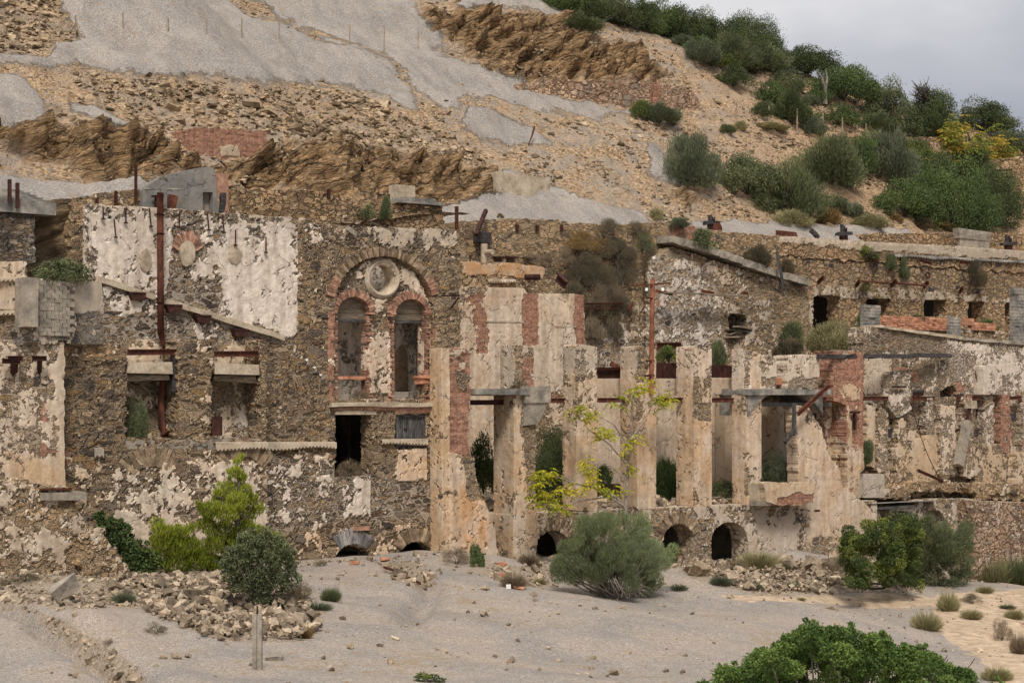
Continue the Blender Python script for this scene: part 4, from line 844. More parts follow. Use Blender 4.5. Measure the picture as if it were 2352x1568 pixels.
# pillars
PM = lambda **k: {'plaster': (.66, k.get('p', [])), 'orange': (.14, k.get('o', [])), 'white': (.12, k.get('w', [])), 'dark': (.1, k.get('d', [])), 'brick': (.05, k.get('b', []))}
def E2(name, px, lb, cat): return empty(name, P(px, 1165, YP), lb, cat, 'tall pillars standing on the terrace')
E = E2('pillar', 1205, 'thick left pillar of bare tan plaster holding the flared concrete slab', 'pillar')
pillar(1179, 1230, 905, 1182, YP, 1.05, 'plast', 'shaft', E, PM(p=[(.35, [(1196, 930), (1240, 930), (1240, 1120), (1215, 1150), (1210, 1060), (1193, 1000)], 5), (.8, [(1195, 1050), (1212, 1100), (1212, 1180), (1175, 1180), (1175, 930), (1190, 1000)])], o=[(.30, [(1178, 1060), (1235, 1060), (1235, 1180), (1178, 1180)])]))
a = P(1200, 905, YP); b = P(1254, 883, YP)
MB().box((P(1196, 900, YP)[0], YP-.25, a[2]-.28), (b[0], YP+1.05, P(1254, 886, YP)[2]), .03).build('capital', M['conc'], E)
mb = MB(); x0, x1, xm = P(1200, 925, YP)[0], P(1252, 925, YP)[0], P(1228, 925, YP)[0]; zt = a[2]-.27; mb.add([(x0, YP-.2, zt), (x1, YP-.2, zt), (xm, YP-.15, zt-.75), (x0, YP-.05, zt-.8), (x0, YP+1., zt), (x1, YP+1., zt), (xm, YP+.9, zt-.75), (x0, YP+.9, zt-.8)], [(0, 3, 2, 1), (1, 2, 6, 5), (0, 4, 7, 3), (2, 3, 7, 6)]); mb.build('corbel', M['conc'], E)
sl = MB().box((P(1082, 890, YP)[0], YP-.3, P(1082, 907, YP)[2]), (P(1206, 890, YP)[0], YP+2.0, P(1082, 892, YP)[2]), .02).build('slab', M['concg'], E)
MB().box((P(1086, 890, YP)[0], YP-.2, P(1082, 907, YP)[2]-.5), (P(1170, 890, YP)[0], YP-.02, P(1082, 907, YP)[2]-.32)).build('steel_lintel', M['rustdk'], E) if False else None
pillar(1186, 1226, 796, 890, YP+.1, .85, 'mixed', 'upper_stub', E, {'plaster': (.45, [(.2, [(1195, 850), (1215, 850), (1215, 890), (1190, 890)])]), 'brick': (.3, [(.85, [(1204, 820), (1226, 820), (1226, 890), (1204, 890)], 1)]), 'white': (.4, []), 'dark': (.3, [])}, top=[(1186, 792), (1226, 797)])
PL = [(1323, 1370, 793, 1172, .70, 'pale plastered pillar with square top, just right of the flared slab', 's2'), (1462, 1505, 797, 1168, .85, 'plastered pillar behind the rust red pole', 's3'), (1594, 1633, 797, 1162, .92, 'plastered pillar whose upper half is bare stone, right of the rust red pole', 's4')]
PMS = [PM(p=[(.42, [(1300, 800), (1345, 800), (1335, 960), (1300, 960)]), (.75, [(1325, 880), (1372, 880), (1372, 935), (1325, 935)]), (.92, [(1290, 960), (1372, 960), (1372, 1170), (1290, 1170)], 6)], o=[(.34, [(1326, 960), (1372, 960), (1372, 1025), (1326, 1025)]), (.22, [(1290, 1025), (1372, 1025), (1372, 1140), (1290, 1140)])], w=[(.7, [(1290, 795), (1372, 795), (1372, 860), (1290, 860)])], d=[(.8, [(1290, 790), (1372, 790), (1372, 850), (1290, 850)])]),
       PM(p=[(.35, [(1462, 800), (1485, 800), (1485, 880), (1462, 880)]), (.3, [(1455, 900), (1470, 900), (1470, 1000), (1455, 1000)], 4), (.92, [(1462, 970), (1510, 950), (1510, 1170), (1430, 1170), (1430, 1000)], 6)], o=[(.3, [(1462, 940), (1507, 940), (1507, 1080), (1462, 1080)])], w=[(.6, [(1430, 795), (1465, 795), (1465, 860), (1430, 860)])], d=[(.6, [(1430, 790), (1507, 790), (1507, 840), (1430, 840)])]),
       PM(p=[(.2, [(1590, 860), (1606, 850), (1606, 960), (1590, 960)], 3), (.2, [(1605, 925), (1633, 925), (1633, 968), (1605, 965)], 3), (.95, [(1590, 965), (1636, 970), (1636, 1140), (1590, 1130)], 5), (.35, [(1570, 1130), (1600, 1125), (1602, 1160), (1570, 1160)], 3)], o=[(.34, [(1600, 965), (1636, 965), (1636, 1110), (1600, 1110)])], w=[(.6, [(1560, 795), (1636, 795), (1636, 870), (1560, 870)])])]
for (x0, x1, yt, yb, dp, lb, _), pm in zip(PL, PMS):
    E = E2('pillar', (x0+x1)/2, lb, 'pillar')
    pillar(x0, x1, yt, yb, YP, dp, 'plast', 'shaft', E, pm, top=[(x0, yt), (x0+10, yt-2), (x1, yt+4)])
    if x0 == 1462: c = P(1488, 955, YP); MB().tube([c+(0, -.02, 0), c+(0, .1, 0)], .11, 8).build('square_socket', M['rustdk'], E)
E = E2('pillar', 1728, 'broken plaster pillar with crumbling stone foot, left of the balcony', 'pillar')
pillar(1712, 1747, 806, 1158, YP, .7, 'plast', 'shaft', E, PM(p=[(.35, [(1700, 800), (1725, 800), (1725, 890), (1700, 890)]), (.3, [(1705, 1075), (1722, 1070), (1722, 1140), (1705, 1140)], 3), (.9, [(1720, 960), (1750, 960), (1750, 1090), (1720, 1090)])], w=[(.8, [(1680, 800), (1725, 800), (1725, 900), (1680, 900)]), (.4, [(1700, 960), (1750, 960), (1750, 1100), (1700, 1100)])]), top=[(1712, 801), (1747, 812)])
# infill panels and steel beams between pillars
for i, (x0, x1, y0, y1, lb) in enumerate(((1370, 1432, 870, 910, 'first'), (1505, 1562, 870, 908, 'second'), (1633, 1686, 868, 905, 'third'))):
    nm = ['between the pale square topped pillar and the pole pillar', 'right of the rust red pole, under the long rusty tank', 'right of the bare stone topped pillar, left of the broken one'][i]
    o = wall('infill_panel', rect(x0-6, y0, x1+16, y1), YP+1.25, .2, 'plast', None, res=.07, rag=0, masks={'plaster': (.95, []), 'white': (.3, []), 'dark': (.35, [])}, bulge=.01); T(o, 'grey beige concrete panel '+nm, 'panel', 'concrete panels hung between the pillars')
    o = MB().ibeam(P(x0-6, 919, YP+.6), P(x1+14, 918, YP+.6), .17, .1, .02).build('steel_beam', M['rust']); T(o, 'rusty steel beam '+nm, 'beam', 'steel beams between the pillars')
for x0, x1, y, Yo, lb in ((1080, 1186, 924, YP+.5, 'dark steel beam under the weathered slab, left of the thick pillar'), (1232, 1316, 920, YP+.6, 'rusty steel beam between the thick left pillar and the pale pillar'), (1880, 1932, 917, YP+.5, 'rusty steel beam running into the red brick pillar'),
                          (1983, 2040, 915, YP+1.0, 'rusty steel beam just right of the red brick pillar'), (2096, 2146, 915, YP+1.1, 'short rusty steel beam on the ruined right wall, second from the brick pillar'), (2197, 2250, 915, YP+1.1, 'rusty steel beam above the leaning concrete post'), (2297, 2352+40, 914, YP+1.1, 'rusty steel beam at the right edge of the ruined wall')):
    T(MB().ibeam(P(x0, y, Yo), P(x1, y-.5, Yo), .17, .11, .02).build('steel_beam', M['rust'] if x0 > 1100 else M['rustdk']), lb, 'beam')
# red brick pier left of the hall, with its ruined foot
E = empty('brick_pier', P(1055, 1050, YP), 'red brick pier with peeling plaster standing against the right end of the arched facade', 'pillar')
wall('shaft', [(1030, 800), (1080, 803), (1080, 935), (1076, 945), (1074, 1030), (1088, 1060), (1030, 1060)], YP-.25, .4, 'brown', E, res=.06, blk=.05, masks={'brick': (.72, [(.2, [(1045, 850), (1075, 870), (1070, 900), (1050, 900)], 4)]), 'plaster': (.05, [(.6, [(1028, 798), (1082, 798), (1082, 815), (1028, 812)], 3), (.6, [(1050, 830), (1072, 830), (1065, 855), (1050, 850)], 3)]), 'dark': (.3, []), 'white': (.3, [])})
wall('plaster_side', [(1013, 800), (1031, 800), (1031, 1310), (1015, 1310)], YP-.30, .6, 'plast', E, res=.06, rag=.005, masks={'plaster': (.8, []), 'orange': (.15, [])})
o = wall('ruined_stub_wall', [(1031, 1040), (1056, 1045), (1090, 1052), (1093, 1085), (1104, 1130), (1118, 1165), (1127, 1190), (1134, 1217), (1140, 1257), (1140, 1330), (1030, 1330), (1030, 1040)], YP-.35, .7, 'plast', None, res=.065, blk=.035,
     masks={'plaster': (.76, [(.25, [(1058, 1050), (1095, 1050), (1110, 1150), (1080, 1150)], 5)]), 'orange': (.2, [(.75, [(1050, 1090), (1105, 1150), (1120, 1260), (1070, 1260)], 12)]), 'white': (.15, [(.8, [(1110, 1190), (1140, 1230), (1140, 1320), (1110, 1320)])])}); T(o, 'stepped stub wall with orange stained plaster beside the bush filled gap', 'wall')
# hall back wall with brick piers
E = empty('hall_back_wall', P(1200, 1000, YBK), 'tall pale plaster wall with three red brick strips above the flared slab', 'wall')
# positions on the back plane
wall('wall_face', [(1060, 664), (1100, 655), (1115, 660), (1203, 662), (1208, 672), (1232, 674), (1322, 675), (1341, 677), (1343, 800), (1338, 1180), (800, 1180), (800, 668)], YBK, .5, 'plast', E, res=.075, rag=.015,
     masks={'plaster': (.98, [(.5, [(1040, 655), (1120, 655), (1120, 790), (1040, 790)], 5), (.35, [(1091, 680), (1115, 680), (1115, 815), (1091, 815)], 2), (.2, [(1200, 672), (1232, 672), (1232, 790), (1200, 790)], 2), (.2, [(1320, 674), (1345, 674), (1345, 800), (1320, 800)], 2), (.72, [(1060, 700), (1090, 700), (1090, 900), (1060, 900)]), (.45, [(1220, 900), (1345, 900), (1345, 1180), (1220, 1180)], 10)]),
            'brick': (.1, [(.7, [(1069, 680), (1088, 680), (1088, 760), (1069, 760)], 3), (.85, [(1090, 675), (1116, 675), (1116, 860), (1090, 860)], 2), (.9, [(1200, 670), (1232, 670), (1232, 810), (1200, 800)], 2), (.9, [(1319, 672), (1346, 672), (1346, 800), (1319, 800)], 2), (.6, [(1232, 895), (1320, 895), (1320, 925), (1232, 925)], 3)]),
            'white': (.30, [(.55, [(1120, 700), (1200, 700), (1200, 890), (1120, 890)]), (.6, [(1232, 745), (1345, 745), (1345, 895), (1232, 895)])]), 'orange': (.08, [(.2, [(1120, 665), (1200, 665), (1200, 700), (1120, 700)])])})
strip((1116, 737), (1202, 740), YBK, .05, .1, 'cream', 'string_course', E, .05); strip((1233, 749), (1322, 751), YBK, .05, .1, 'cream', 'string_course', E, .05)
o = wall('orange_lintel_wall', [(1060, 602), (1120, 603), (1180, 606), (1244, 614), (1258, 622), (1258, 676), (1340, 679), (1340, 690), (1050, 690), (1052, 640)], YBK+.35, .6, 'mixed', None, res=.07, blk=.03,
     masks={'plaster': (.35, [(1.0, [(1060, 600), (1180, 602), (1246, 612), (1246, 640), (1190, 638), (1100, 630), (1075, 636), (1060, 630)], 3)]), 'orange': (0, [(.75, [(1055, 598), (1246, 610), (1246, 642), (1055, 640)], 4)]), 'dark': (.3, [])}); T(o, 'wall band of orange rendered lintel above the pale plaster wall', 'wall')
corr((1115, 640), (1180, 641), YBK+.35, .1, o)
T(MB().tube([P(1206, 637, YBK+.05), P(1240, 636, YBK-.2)], .12, 10).build('rusty_drum', M['rustdk'], None, True), 'rusty steel drum lying by the orange lintel', 'drum')
T(MB().ibeam(P(1280, 635, YBK+.2), P(1300, 655, YBK-.3), .3, .2, .03).build('bent_girder', M['rustdk']), 'short dark girder jutting down right of the rusty drum', 'beam')
mb = MB(); mb.tube([P(1112, 604, YBK+.6), P(1112, 560, YBK+.6)], .13, 10); c = P(1118, 580, YBK+.45); mb.tube([c, c-(0, .35, 0)], .11, 10); T(mb.build('white_flue', M['cream']), 'pale painted flue stump with a side pipe on the orange lintel', 'flue')
mb = MB(); mb.tube([P(1080, 588, YBK+.4), P(1080, 605, YBK+.4)], .03, 6); mb.tube([P(1080, 588, YBK+.4), P(1086, 588, YBK+.4)], .03, 6); T(mb.build('bent_rebar', M['rustdk']), 'hooked rusty rod left of the pale flue', 'rebar')
# panels seen through the colonnade
for x0, x1, yt, yb, lb in ((1372, 1440, 850, 1045, 'smooth pale wall slab seen through the gap behind the yellow sapling'), (1500, 1572, 850, 1045, 'smooth pale wall slab seen through the gap right of the pole pillar'), (1624, 1665, 850, 1140, 'pale wall slab seen in the third gap, left of the grey pilaster')):
    o = wall('inner_slab', rect(x0, yt, x1, max(yb, 1110)), YP+4.2, .3, 'plast', None, res=.09, rag=.01, masks={'plaster': (1., []), 'white': (.42, []), 'dark': (.12, [])}, bulge=.02); T(o, lb, 'wall')
o = wall('inner_slab', rect(1664, 850, 1712, 1140), YP+3.6, .5, 'plast', None, res=.09, rag=.01, masks={'plaster': (1., []), 'white': (.1, []), 'dark': (.65, [])}); T(o, 'grey stained pilaster in the third gap left of the broken pillar', 'wall')
o = wall('rubble_wall', [(1360, 1035), (1400, 1030), (1450, 1050), (1500, 1060), (1700, 1080), (1760, 1100), (1760, 1170), (1360, 1170)], YP+5.0, .6, 'mixed', None, res=.09, blk=.12, rag=.06, masks={'plaster': (.1, []), 'white': (.3, [])}, bulge=.15); T(o, 'low heaped rubble wall at the back of the terrace behind the pillars', 'wall')
# middle stone retaining wall
o = wall('terrace_wall', [(900, 530), (1030, 515), (1060, 510), (1110, 506), (1179, 503), (1285, 504), (1300, 512), (1416, 517), (1500, 512), (1541, 513), (1629, 529), (1700, 536), (1790, 541), (1790, 850), (1790, 1140), (900, 1140)], YR, .7, 'mixed', None, res=.08, blk=.05,
     masks={'plaster': (.26, [(.40, [(1350, 740), (1440, 740), (1440, 800), (1350, 800)]), (.5, [(1440, 700), (1540, 700), (1540, 900), (1340, 900), (1340, 780)])]), 'white': (.05, [(1., [(1355, 745), (1435, 740), (1445, 800), (1350, 800)]), (.8, [(1340, 790), (1500, 780), (1500, 900), (1340, 900)])]), 'dark': (.1, [(.55, [(1290, 520), (1500, 520), (1500, 740), (1330, 740)], 12)]), 'brick': (.08, [(.55, [(1540, 515), (1640, 530), (1640, 560), (1540, 550)])])}); T(o, 'high stone retaining wall overgrown with dry scrub in the middle of the ruin', 'wall')
corr((1350, 742), (1440, 744), YR, .12, o) if False else None
wl = MB().ibeam(P(1345, 698, YR-.4), P(1432, 697, YR-.4), .09, .09, .015).ibeam(P(1345, 708, YR-.4), P(1420, 708, YR-.4), .06, .06, .012).ibeam(P(1443, 713, YR-.5), P(1454, 697, YR-.5), .12, .08, .015).build('steel_rail', M['rust']); T(wl, 'pair of rusty rails fixed along the scrubby stone wall above the pillars', 'rail')
MB().box(P(1097, 556, YR-.3), P(1107, 536, YR+.3)).build('wall_shade_block', M['woodd'], o)  # no opening here: a solid block coloured like the shade inside a slot
T(MB().beam(P(1094, 540, YR-.7), P(1116, 482, YR-.3), .13, .13, .02).build('leaning_timber', M['rustdk']), 'dark timber leaning at the slot of the middle stone wall', 'timber')
T(MB().ibeam(P(1049, 528, 56.), P(1049, 474, 56.), .1, .1, .02).build('steel_post', M['rust']), 'slender rusty post above the right corner of the arched facade', 'post')
for x in (1188, 1234, 1290): MB().ibeam(P(x, 532, YR-.1), P(x, 516, YR-.1), .1, .1).build('steel_stub', M['rustdk'], o)
for x, y in ((1140, 592), (1170, 592), (1210, 594)): MB().box(P(x, y, YR-.25), P(x+12, y-2, YR)).build('steel_stub', M['rustdk'], o)
# whitewashed gable wall with sloping coping
YG = YR-.7
E = empty('whitewashed_wall', P(1650, 790, YG), 'whitewashed stone wall under the long sloping stone coping', 'wall')
WIN = [(1672, 765), (1672, 727), (1680, 719), (1695, 718), (1712, 724), (1716, 735), (1716, 768)]
wall('wall_face', [(1505, 600), (1530, 575), (1545, 566), (1700, 618), (1850, 660), (1858, 675), (1860, 900), (1505, 900)], YG, .6, 'mixed', E, res=.075, holes=[WIN], blk=.02,
     masks={'white': (.1, [(1.0, [(1500, 570), (1560, 580), (1650, 640), (1660, 800), (1500, 800)], 18), (.2, [(1650, 640), (1700, 690), (1680, 780), (1700, 880), (1905, 880), (1905, 640), (1750, 600)], 10)]), 'plaster': (.40, [(.50, [(1500, 620), (1640, 640), (1650, 800), (1500, 800)], 12), (.5, [(1670, 700), (1760, 680), (1800, 800), (1700, 850), (1660, 790)], 9), (.55, [(1545, 590), (1700, 620), (1700, 660), (1640, 650), (1550, 615)]), (.2, [(1760, 660), (1905, 670), (1905, 790), (1800, 790)])]), 'dark': (.1, [(.5, [(1690, 640), (1800, 660), (1780, 800), (1720, 800)])]), 'brick': (0, [])})
a, b = P(1539, 549, YG-.15), P(1851, 650, YG-.15); mb = MB(); n = 12
for k in range(n):
    p_, q_ = a+(b-a)*k/n, a+(b-a)*((k+.985)/n); q_[2] += .0; sg = math.sin(k*.6)*.04
    mb.beam(p_+(0, .3, sg), q_+(0, .3, sg), .30, 1.0, .025)
mb.build('sloping_coping', M['conc'], E)
MB().box(P(1668, 775, YG+.55), P(1722, 712, YG+1.6)).build('window_void', M['rustdk'], E) if False else None
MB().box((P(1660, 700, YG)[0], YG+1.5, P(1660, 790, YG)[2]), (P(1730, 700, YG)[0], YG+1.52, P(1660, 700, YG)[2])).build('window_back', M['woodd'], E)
mb = MB()
for k, (x0, y0, x1, y1) in enumerate(((1670, 756, 1715, 762), (1674, 768, 1702, 760), (1673, 774, 1698, 772), (1690, 750, 1720, 756))): mb.beam(P(x0, y0, YG-.1-.05*k), P(x1, y1, YG+.1), .07, .3, .03)
mb.build('broken_boards', M['wood'], E)
for x in (1684, 1698): MB().beam(P(x, 765, YG+.3), P(x+2, 722, YG+.3), .05, .06).build('mullion', M['woodv'], E)
for x0, y0, x1, y1 in ((1508, 668, 1545, 676), (1612, 668, 1640, 674), (1705, 672, 1718, 676)): MB().ibeam(P(x0, y0, YG-.5), P(x1, y1, YG-.5), .12, .12, .02).build('steel_bracket', M['rustor'], E)
T(MB().beam(P(1520, 672, YG-.6), P(1612, 674, YG-.6), .05, .25).beam(P(1612, 676, YG-.6), P(1712, 679, YG-.6), .06, .25).build('plank_shelf', M['wood']), 'long thin plank shelf along the whitewashed wall', 'shelf')
# long retaining wall with square openings
YW = 59.4
E = empty('retaining_wall', P(2100, 760, YW), 'long honey stone retaining wall with a row of square black openings', 'wall')
OP = [rect(1868, 678, 1930, 752), rect(1990, 685, 2046, 728), rect(2122, 687, 2173, 727), rect(2223, 691, 2262, 741), rect(2308, 693, 2328, 766)]
OP[0] = [(1868, 760), (1868, 682), (1875, 677), (1905, 676), (1930, 682), (1930, 760)]
wall('wall_face', [(1765, 541), (1850, 546), (1990, 556), (2200, 566), (2352, 577), (2460, 584), (2460, 900), (1765, 900)], YW, .8, 'tan', E, res=.085, holes=OP, rag=.02,
     masks={'plaster': (.12, [(1., [(1765, 538), (2460, 578), (2460, 606), (2352, 597), (2200, 588), (1990, 575), (1900, 566), (1765, 556)], 4), (.62, [(1860, 655), (2070, 662), (2380, 690), (2380, 700), (1860, 682)], 4), (.5, [(1840, 690), (1868, 690), (1868, 800), (1840, 800)])]), 'dark': (0, [(.6, [(1950, 600), (2120, 610), (2352, 640), (2352, 690), (1950, 680)], 12), (.5, [(2000, 560), (2460, 578), (2460, 605), (2000, 585)])]), 'white': (.1, [])})
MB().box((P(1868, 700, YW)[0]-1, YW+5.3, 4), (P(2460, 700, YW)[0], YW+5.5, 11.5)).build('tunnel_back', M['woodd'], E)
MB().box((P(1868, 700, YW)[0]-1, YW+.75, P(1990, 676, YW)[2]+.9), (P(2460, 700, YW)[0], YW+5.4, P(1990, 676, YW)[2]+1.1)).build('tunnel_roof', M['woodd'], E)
corr((2050, 583), (2352, 599), YW, .12, E, mat='concg', per=.2)
MB().box(P(1932, 720, YW+.4), P(1993, 680, YW+.6)).build('blocked_panel', M['conc'], E) if False else None
for (x0, y0, x1, y1, lb) in ((1980, 646, 2045, 650, ''), (2058, 650, 2128, 656, '')): MB().tube([P(x0, y0, YW-.55), P(x1, y1, YW-.55)], .05, 8).build('rail_pipe', M['rust'], E)
for x0, y0, x1, y1 in ((1965, 658, 1975, 645), (2045, 658, 2060, 643), (2120, 660, 2133, 647), (1878, 650, 1892, 636), (2113, 598, 2140, 606), (2205, 602, 2228, 605), (2203, 672, 2212, 660)): MB().ibeam(P(x0, y0, YW-.1), P(x1, y1, YW-.6), .13, .12, .02).build('steel_bracket', M['rust'], E)
mb = MB(); mb.tube([P(2137, 606, YW-.5), P(2132, 628, YW-.5)], .02, 6); c = P(2131, 632, YW-.5); mb.tube([c+(.14*math.cos(t), 0, .14*math.sin(t)) for t in np.linspace(0, 6.28, 13)], .04, 6, False); T(mb.build('hanging_ring', M['rustdk']), 'rusty iron ring hanging from a bracket on the honey stone wall', 'ring')
T(MB().beam(P(1784, 578, YG-.6), P(1801, 665, YG-.9), .12, .1, .02).build('leaning_timber', M['woodv']), 'grey plank leaning against the lower end of the sloping coping', 'timber')
for x, y in ((2007, 609), (2062, 620), (2160, 603), (2195, 660), (2250, 603), (2290, 607), (1850, 600), (1905, 610), (2135, 664), (2240, 670)): MB().box(P(x, y+3.5, YW-.02), P(x+5, y-3.5, YW+.12)).build('putlog_shade_block', M['woodd'], E)  # dark blocks on the face; their colour imitates the shade inside putlog holes
# ---- brick pillar
E = empty('brick_pillar', P(1960, 1130, YP), 'broad red brick pillar with patches of plaster on the right of the balcony', 'pillar')
wall('shaft', [(1914, 808), (1930, 806), (1975, 808), (1983, 814), (1983, 1080), (1975, 1085), (1968, 1140), (1945, 1140), (1945, 930), (1914, 920)], YP+.1, 1.0, 'brown', E, res=.06, blk=.03,
     masks={'brick': (.85, []), 'plaster': (.36, [(.62, [(1935, 885), (1975, 890), (1975, 920), (1940, 925)], 5), (.95, [(1940, 1040), (1985, 1030), (1985, 1140), (1940, 1140)], 8), (.7, [(1945, 930), (1956, 930), (1956, 1140), (1945, 1140)], 3)]), 'orange': (.25, []), 'white': (.1, [])})
wall('side_panel', [(1893, 915), (1946, 925), (1946, 1140), (1900, 1120), (1893, 1060)], YP+.9, .4, 'plast', E, masks={'plaster': (.62, []), 'brick': (.7, []), 'dark': (.4, [])}, rag=.03)
mb = MB(); mb.ibeam(P(1963, 947, YP-.05), P(1963, 987, YP-.05), .12, .1, .02); mb.box(P(1956, 949, YP-.12), P(1971, 944, YP)); mb.build('iron_anchor', M['rustdk'], E)
T(MB().beam(P(1880, 819, YP-.1), P(2181, 816, YP+1.2), .17, .22, .03).build('charred_timber_beam', M['woodd']), 'long charred timber beam lying over the top of the brick pillar', 'timber')
# ---- bay with brackets, slab and balcony
E = empty('bracketed_bay', P(1800, 1160, YP), 'tall open bay with curved concrete brackets below a broken slab', 'building')
MB().box((P(1711, 900, YP)[0], YP-.2, P(1711, 906, YP)[2]), (P(1903, 900, YP)[0], YP+1.6, P(1711, 892, YP)[2]), .02).build('slab', M['concg'], E)
def bracket(xa, xb, yt, yb, name, flip):
    a, b = P(xa, yt, YP), P(xb, yb, YP); n = 10; V = []
    for i in range(n+1):
        t = i/n; x = a[0]+(b[0]-a[0])*t; z = a[2]-(a[2]-b[2])*(1-math.sin(t*math.pi/2)) if not flip else a[2]-(a[2]-b[2])*(1-math.cos(t*math.pi/2))
        V += [(x, YP-.1, a[2]+.05), (x, YP-.1, z-.02), (x, YP+1.4, z-.02), (x, YP+1.4, a[2]+.05)]
    Q = [(4*i+k, 4*i+k+1, 4*i+5+k, 4*i+4+k) for i in range(n) for k in range(3)]+[(3, 2, 1, 0), (4*n, 4*n+1, 4*n+2, 4*n+3)]
    MB().add(V, Q).build(name, M['concg'], E)
bracket(1714, 1770, 905, 953, 'curved_bracket', False); bracket(1835, 1885, 905, 948, 'curved_bracket', True)
wall('bay_left_jamb', [(1712, 945), (1757, 945), (1757, 1158), (1712, 1158)], YP+.02, .9, 'plast', E, res=.065, masks={'plaster': (.75, [(.3, [(1710, 1120), (1760, 1120), (1760, 1160), (1710, 1160)])]), 'white': (.4, []), 'orange': (.08, [])}) if False else None
wall('bay_back', rect(1745, 925, 1860, 1120), YP+2.2, .4, 'plast', E, res=.08, rag=.0, masks={'plaster': (.85, [(.25, [(1800, 935), (1822, 935), (1822, 985), (1800, 985)]), (.3, [(1805, 1095), (1850, 1095), (1850, 1120), (1805, 1120)])]), 'brick': (.6, []), 'white': (.75, [(.0, [(1745, 925), (1785, 925), (1785, 1120), (1745, 1120)])]), 'dark': (.45, [])})
mb = MB(); mb.box(P(1740, 933, YP+.2), P(1836, 924, YP+1.9)); mb.build('soffit_beam', M['woodv'], E)
for k, (x, x1, y0) in enumerate(((1733, 1781, 815), (1809, 1880, 816))):
    wall('parapet_block', [(x, y0+2), (x1, y0), (x1, 893), (x, 893)], YP+.05, .9, 'plast', E, res=.06, blk=.03, masks={'plaster': (.72, [(.3, [(x, 870), (x1, 870), (x1, 893), (x, 893)])]), 'white': (.6, []), 'brick': (.3, []), 'dark': (.15, [])})
MB().box(P(1781, 884, YP+.3), P(1812, 868, YP+.5), .02).build('low_parapet', M['brickor'], E)
bal = empty('balcony', P(1810, 1160, YP), 'small broken balcony with plastered parapet and exposed red bricks', 'balcony')
a = P(1751, 1161, YP-.75); wall('parapet', [(1753, 1108), (1869, 1108), (1869, 1152), (1840, 1160), (1790, 1160), (1760, 1150)], YP-.75, .25, 'plast', bal, res=.06, masks={'plaster': (.95, [(.2, [(1785, 1142), (1830, 1132), (1869, 1134), (1869, 1160), (1785, 1162)], 4)]), 'brick': (.1, [(.95, [(1780, 1140), (1830, 1130), (1872, 1132), (1872, 1162), (1780, 1164)], 4)]), 'dark': (.25, [])}, blk=.02)
c0, c1 = P(1753, 1158, YP-.75), P(1869, 1160, YP-.75)
MB().box((c0[0], YP-.72, c0[2]-.05), (c1[0], YP+.3, c0[2]+.12), .03).build('balcony_floor', M['conc'], bal); MB().box((c0[0], YP-.5, c0[2]), (c0[0]+.18, YP+.1, P(1753, 1108, YP-.75)[2]-.05), .01).build('side_parapet', M['cream'], bal)
T(MB().ibeam(P(1904, 885, YP-.4), P(1832, 951, YP-.5), .15, .12, .02).build('leaning_girder', M['rust']), 'rusty girder leaning across the right bracket', 'beam')
T(MB().beam(P(1824, 925, YP-.3), P(1823, 1000, YP-.3), .12, .12).build('hanging_timber', M['woodv']), 'grey timber hanging straight down from the broken slab', 'timber')
T(MB().beam(P(1824, 985, YP-.35), P(1803, 1016, YP-.5), .13, .1).build('hanging_timber', M['woodd']), 'dark slanting timber hanging below the broken slab', 'timber')
# ---- stepped broken plaster wall right of the bay
o = wall('broken_plaster_wall', [(1828, 930), (1862, 940), (1884, 978), (1892, 1010), (1900, 1045), (1915, 1060), (1925, 1076), (1934, 1117), (1955, 1130), (1972, 1146), (1990, 1162), (2010, 1182), (2010, 1200), (1985, 1260), (1940, 1330), (1860, 1330), (1860, 1165), (1834, 1165), (1834, 1112)], YP-.06, .55, 'plast', None, res=.065, blk=.05, rag=.04,
     masks={'plaster': (.93, [(.4, [(1860, 1230), (1950, 1230), (1950, 1330), (1860, 1330)], 10), (.5, [(1825, 930), (1870, 940), (1880, 970), (1840, 980)])]), 'white': (.35, []), 'orange': (.12, [(.25, [(1870, 1000), (1930, 1100), (1960, 1200), (1880, 1200)])]), 'dark': (.1, [(.7, [(1860, 1130), (1875, 1130), (1880, 1200), (1860, 1200)])]), 'brick': (0, [])}); T(o, 'big plaster wall broken into steps along its sloping right edge', 'wall')
for x, y in ((1917, 1176), (1938, 1167), (1966, 1180), (1873, 1172)): MB().box(P(x-2.5, y+3, YP-.09), P(x+2.5, y-3, YP+.1)).build('putlog_shade_block', M['rustdk'], o)  # small solid blocks, dark colour painting the shade of putlog holes
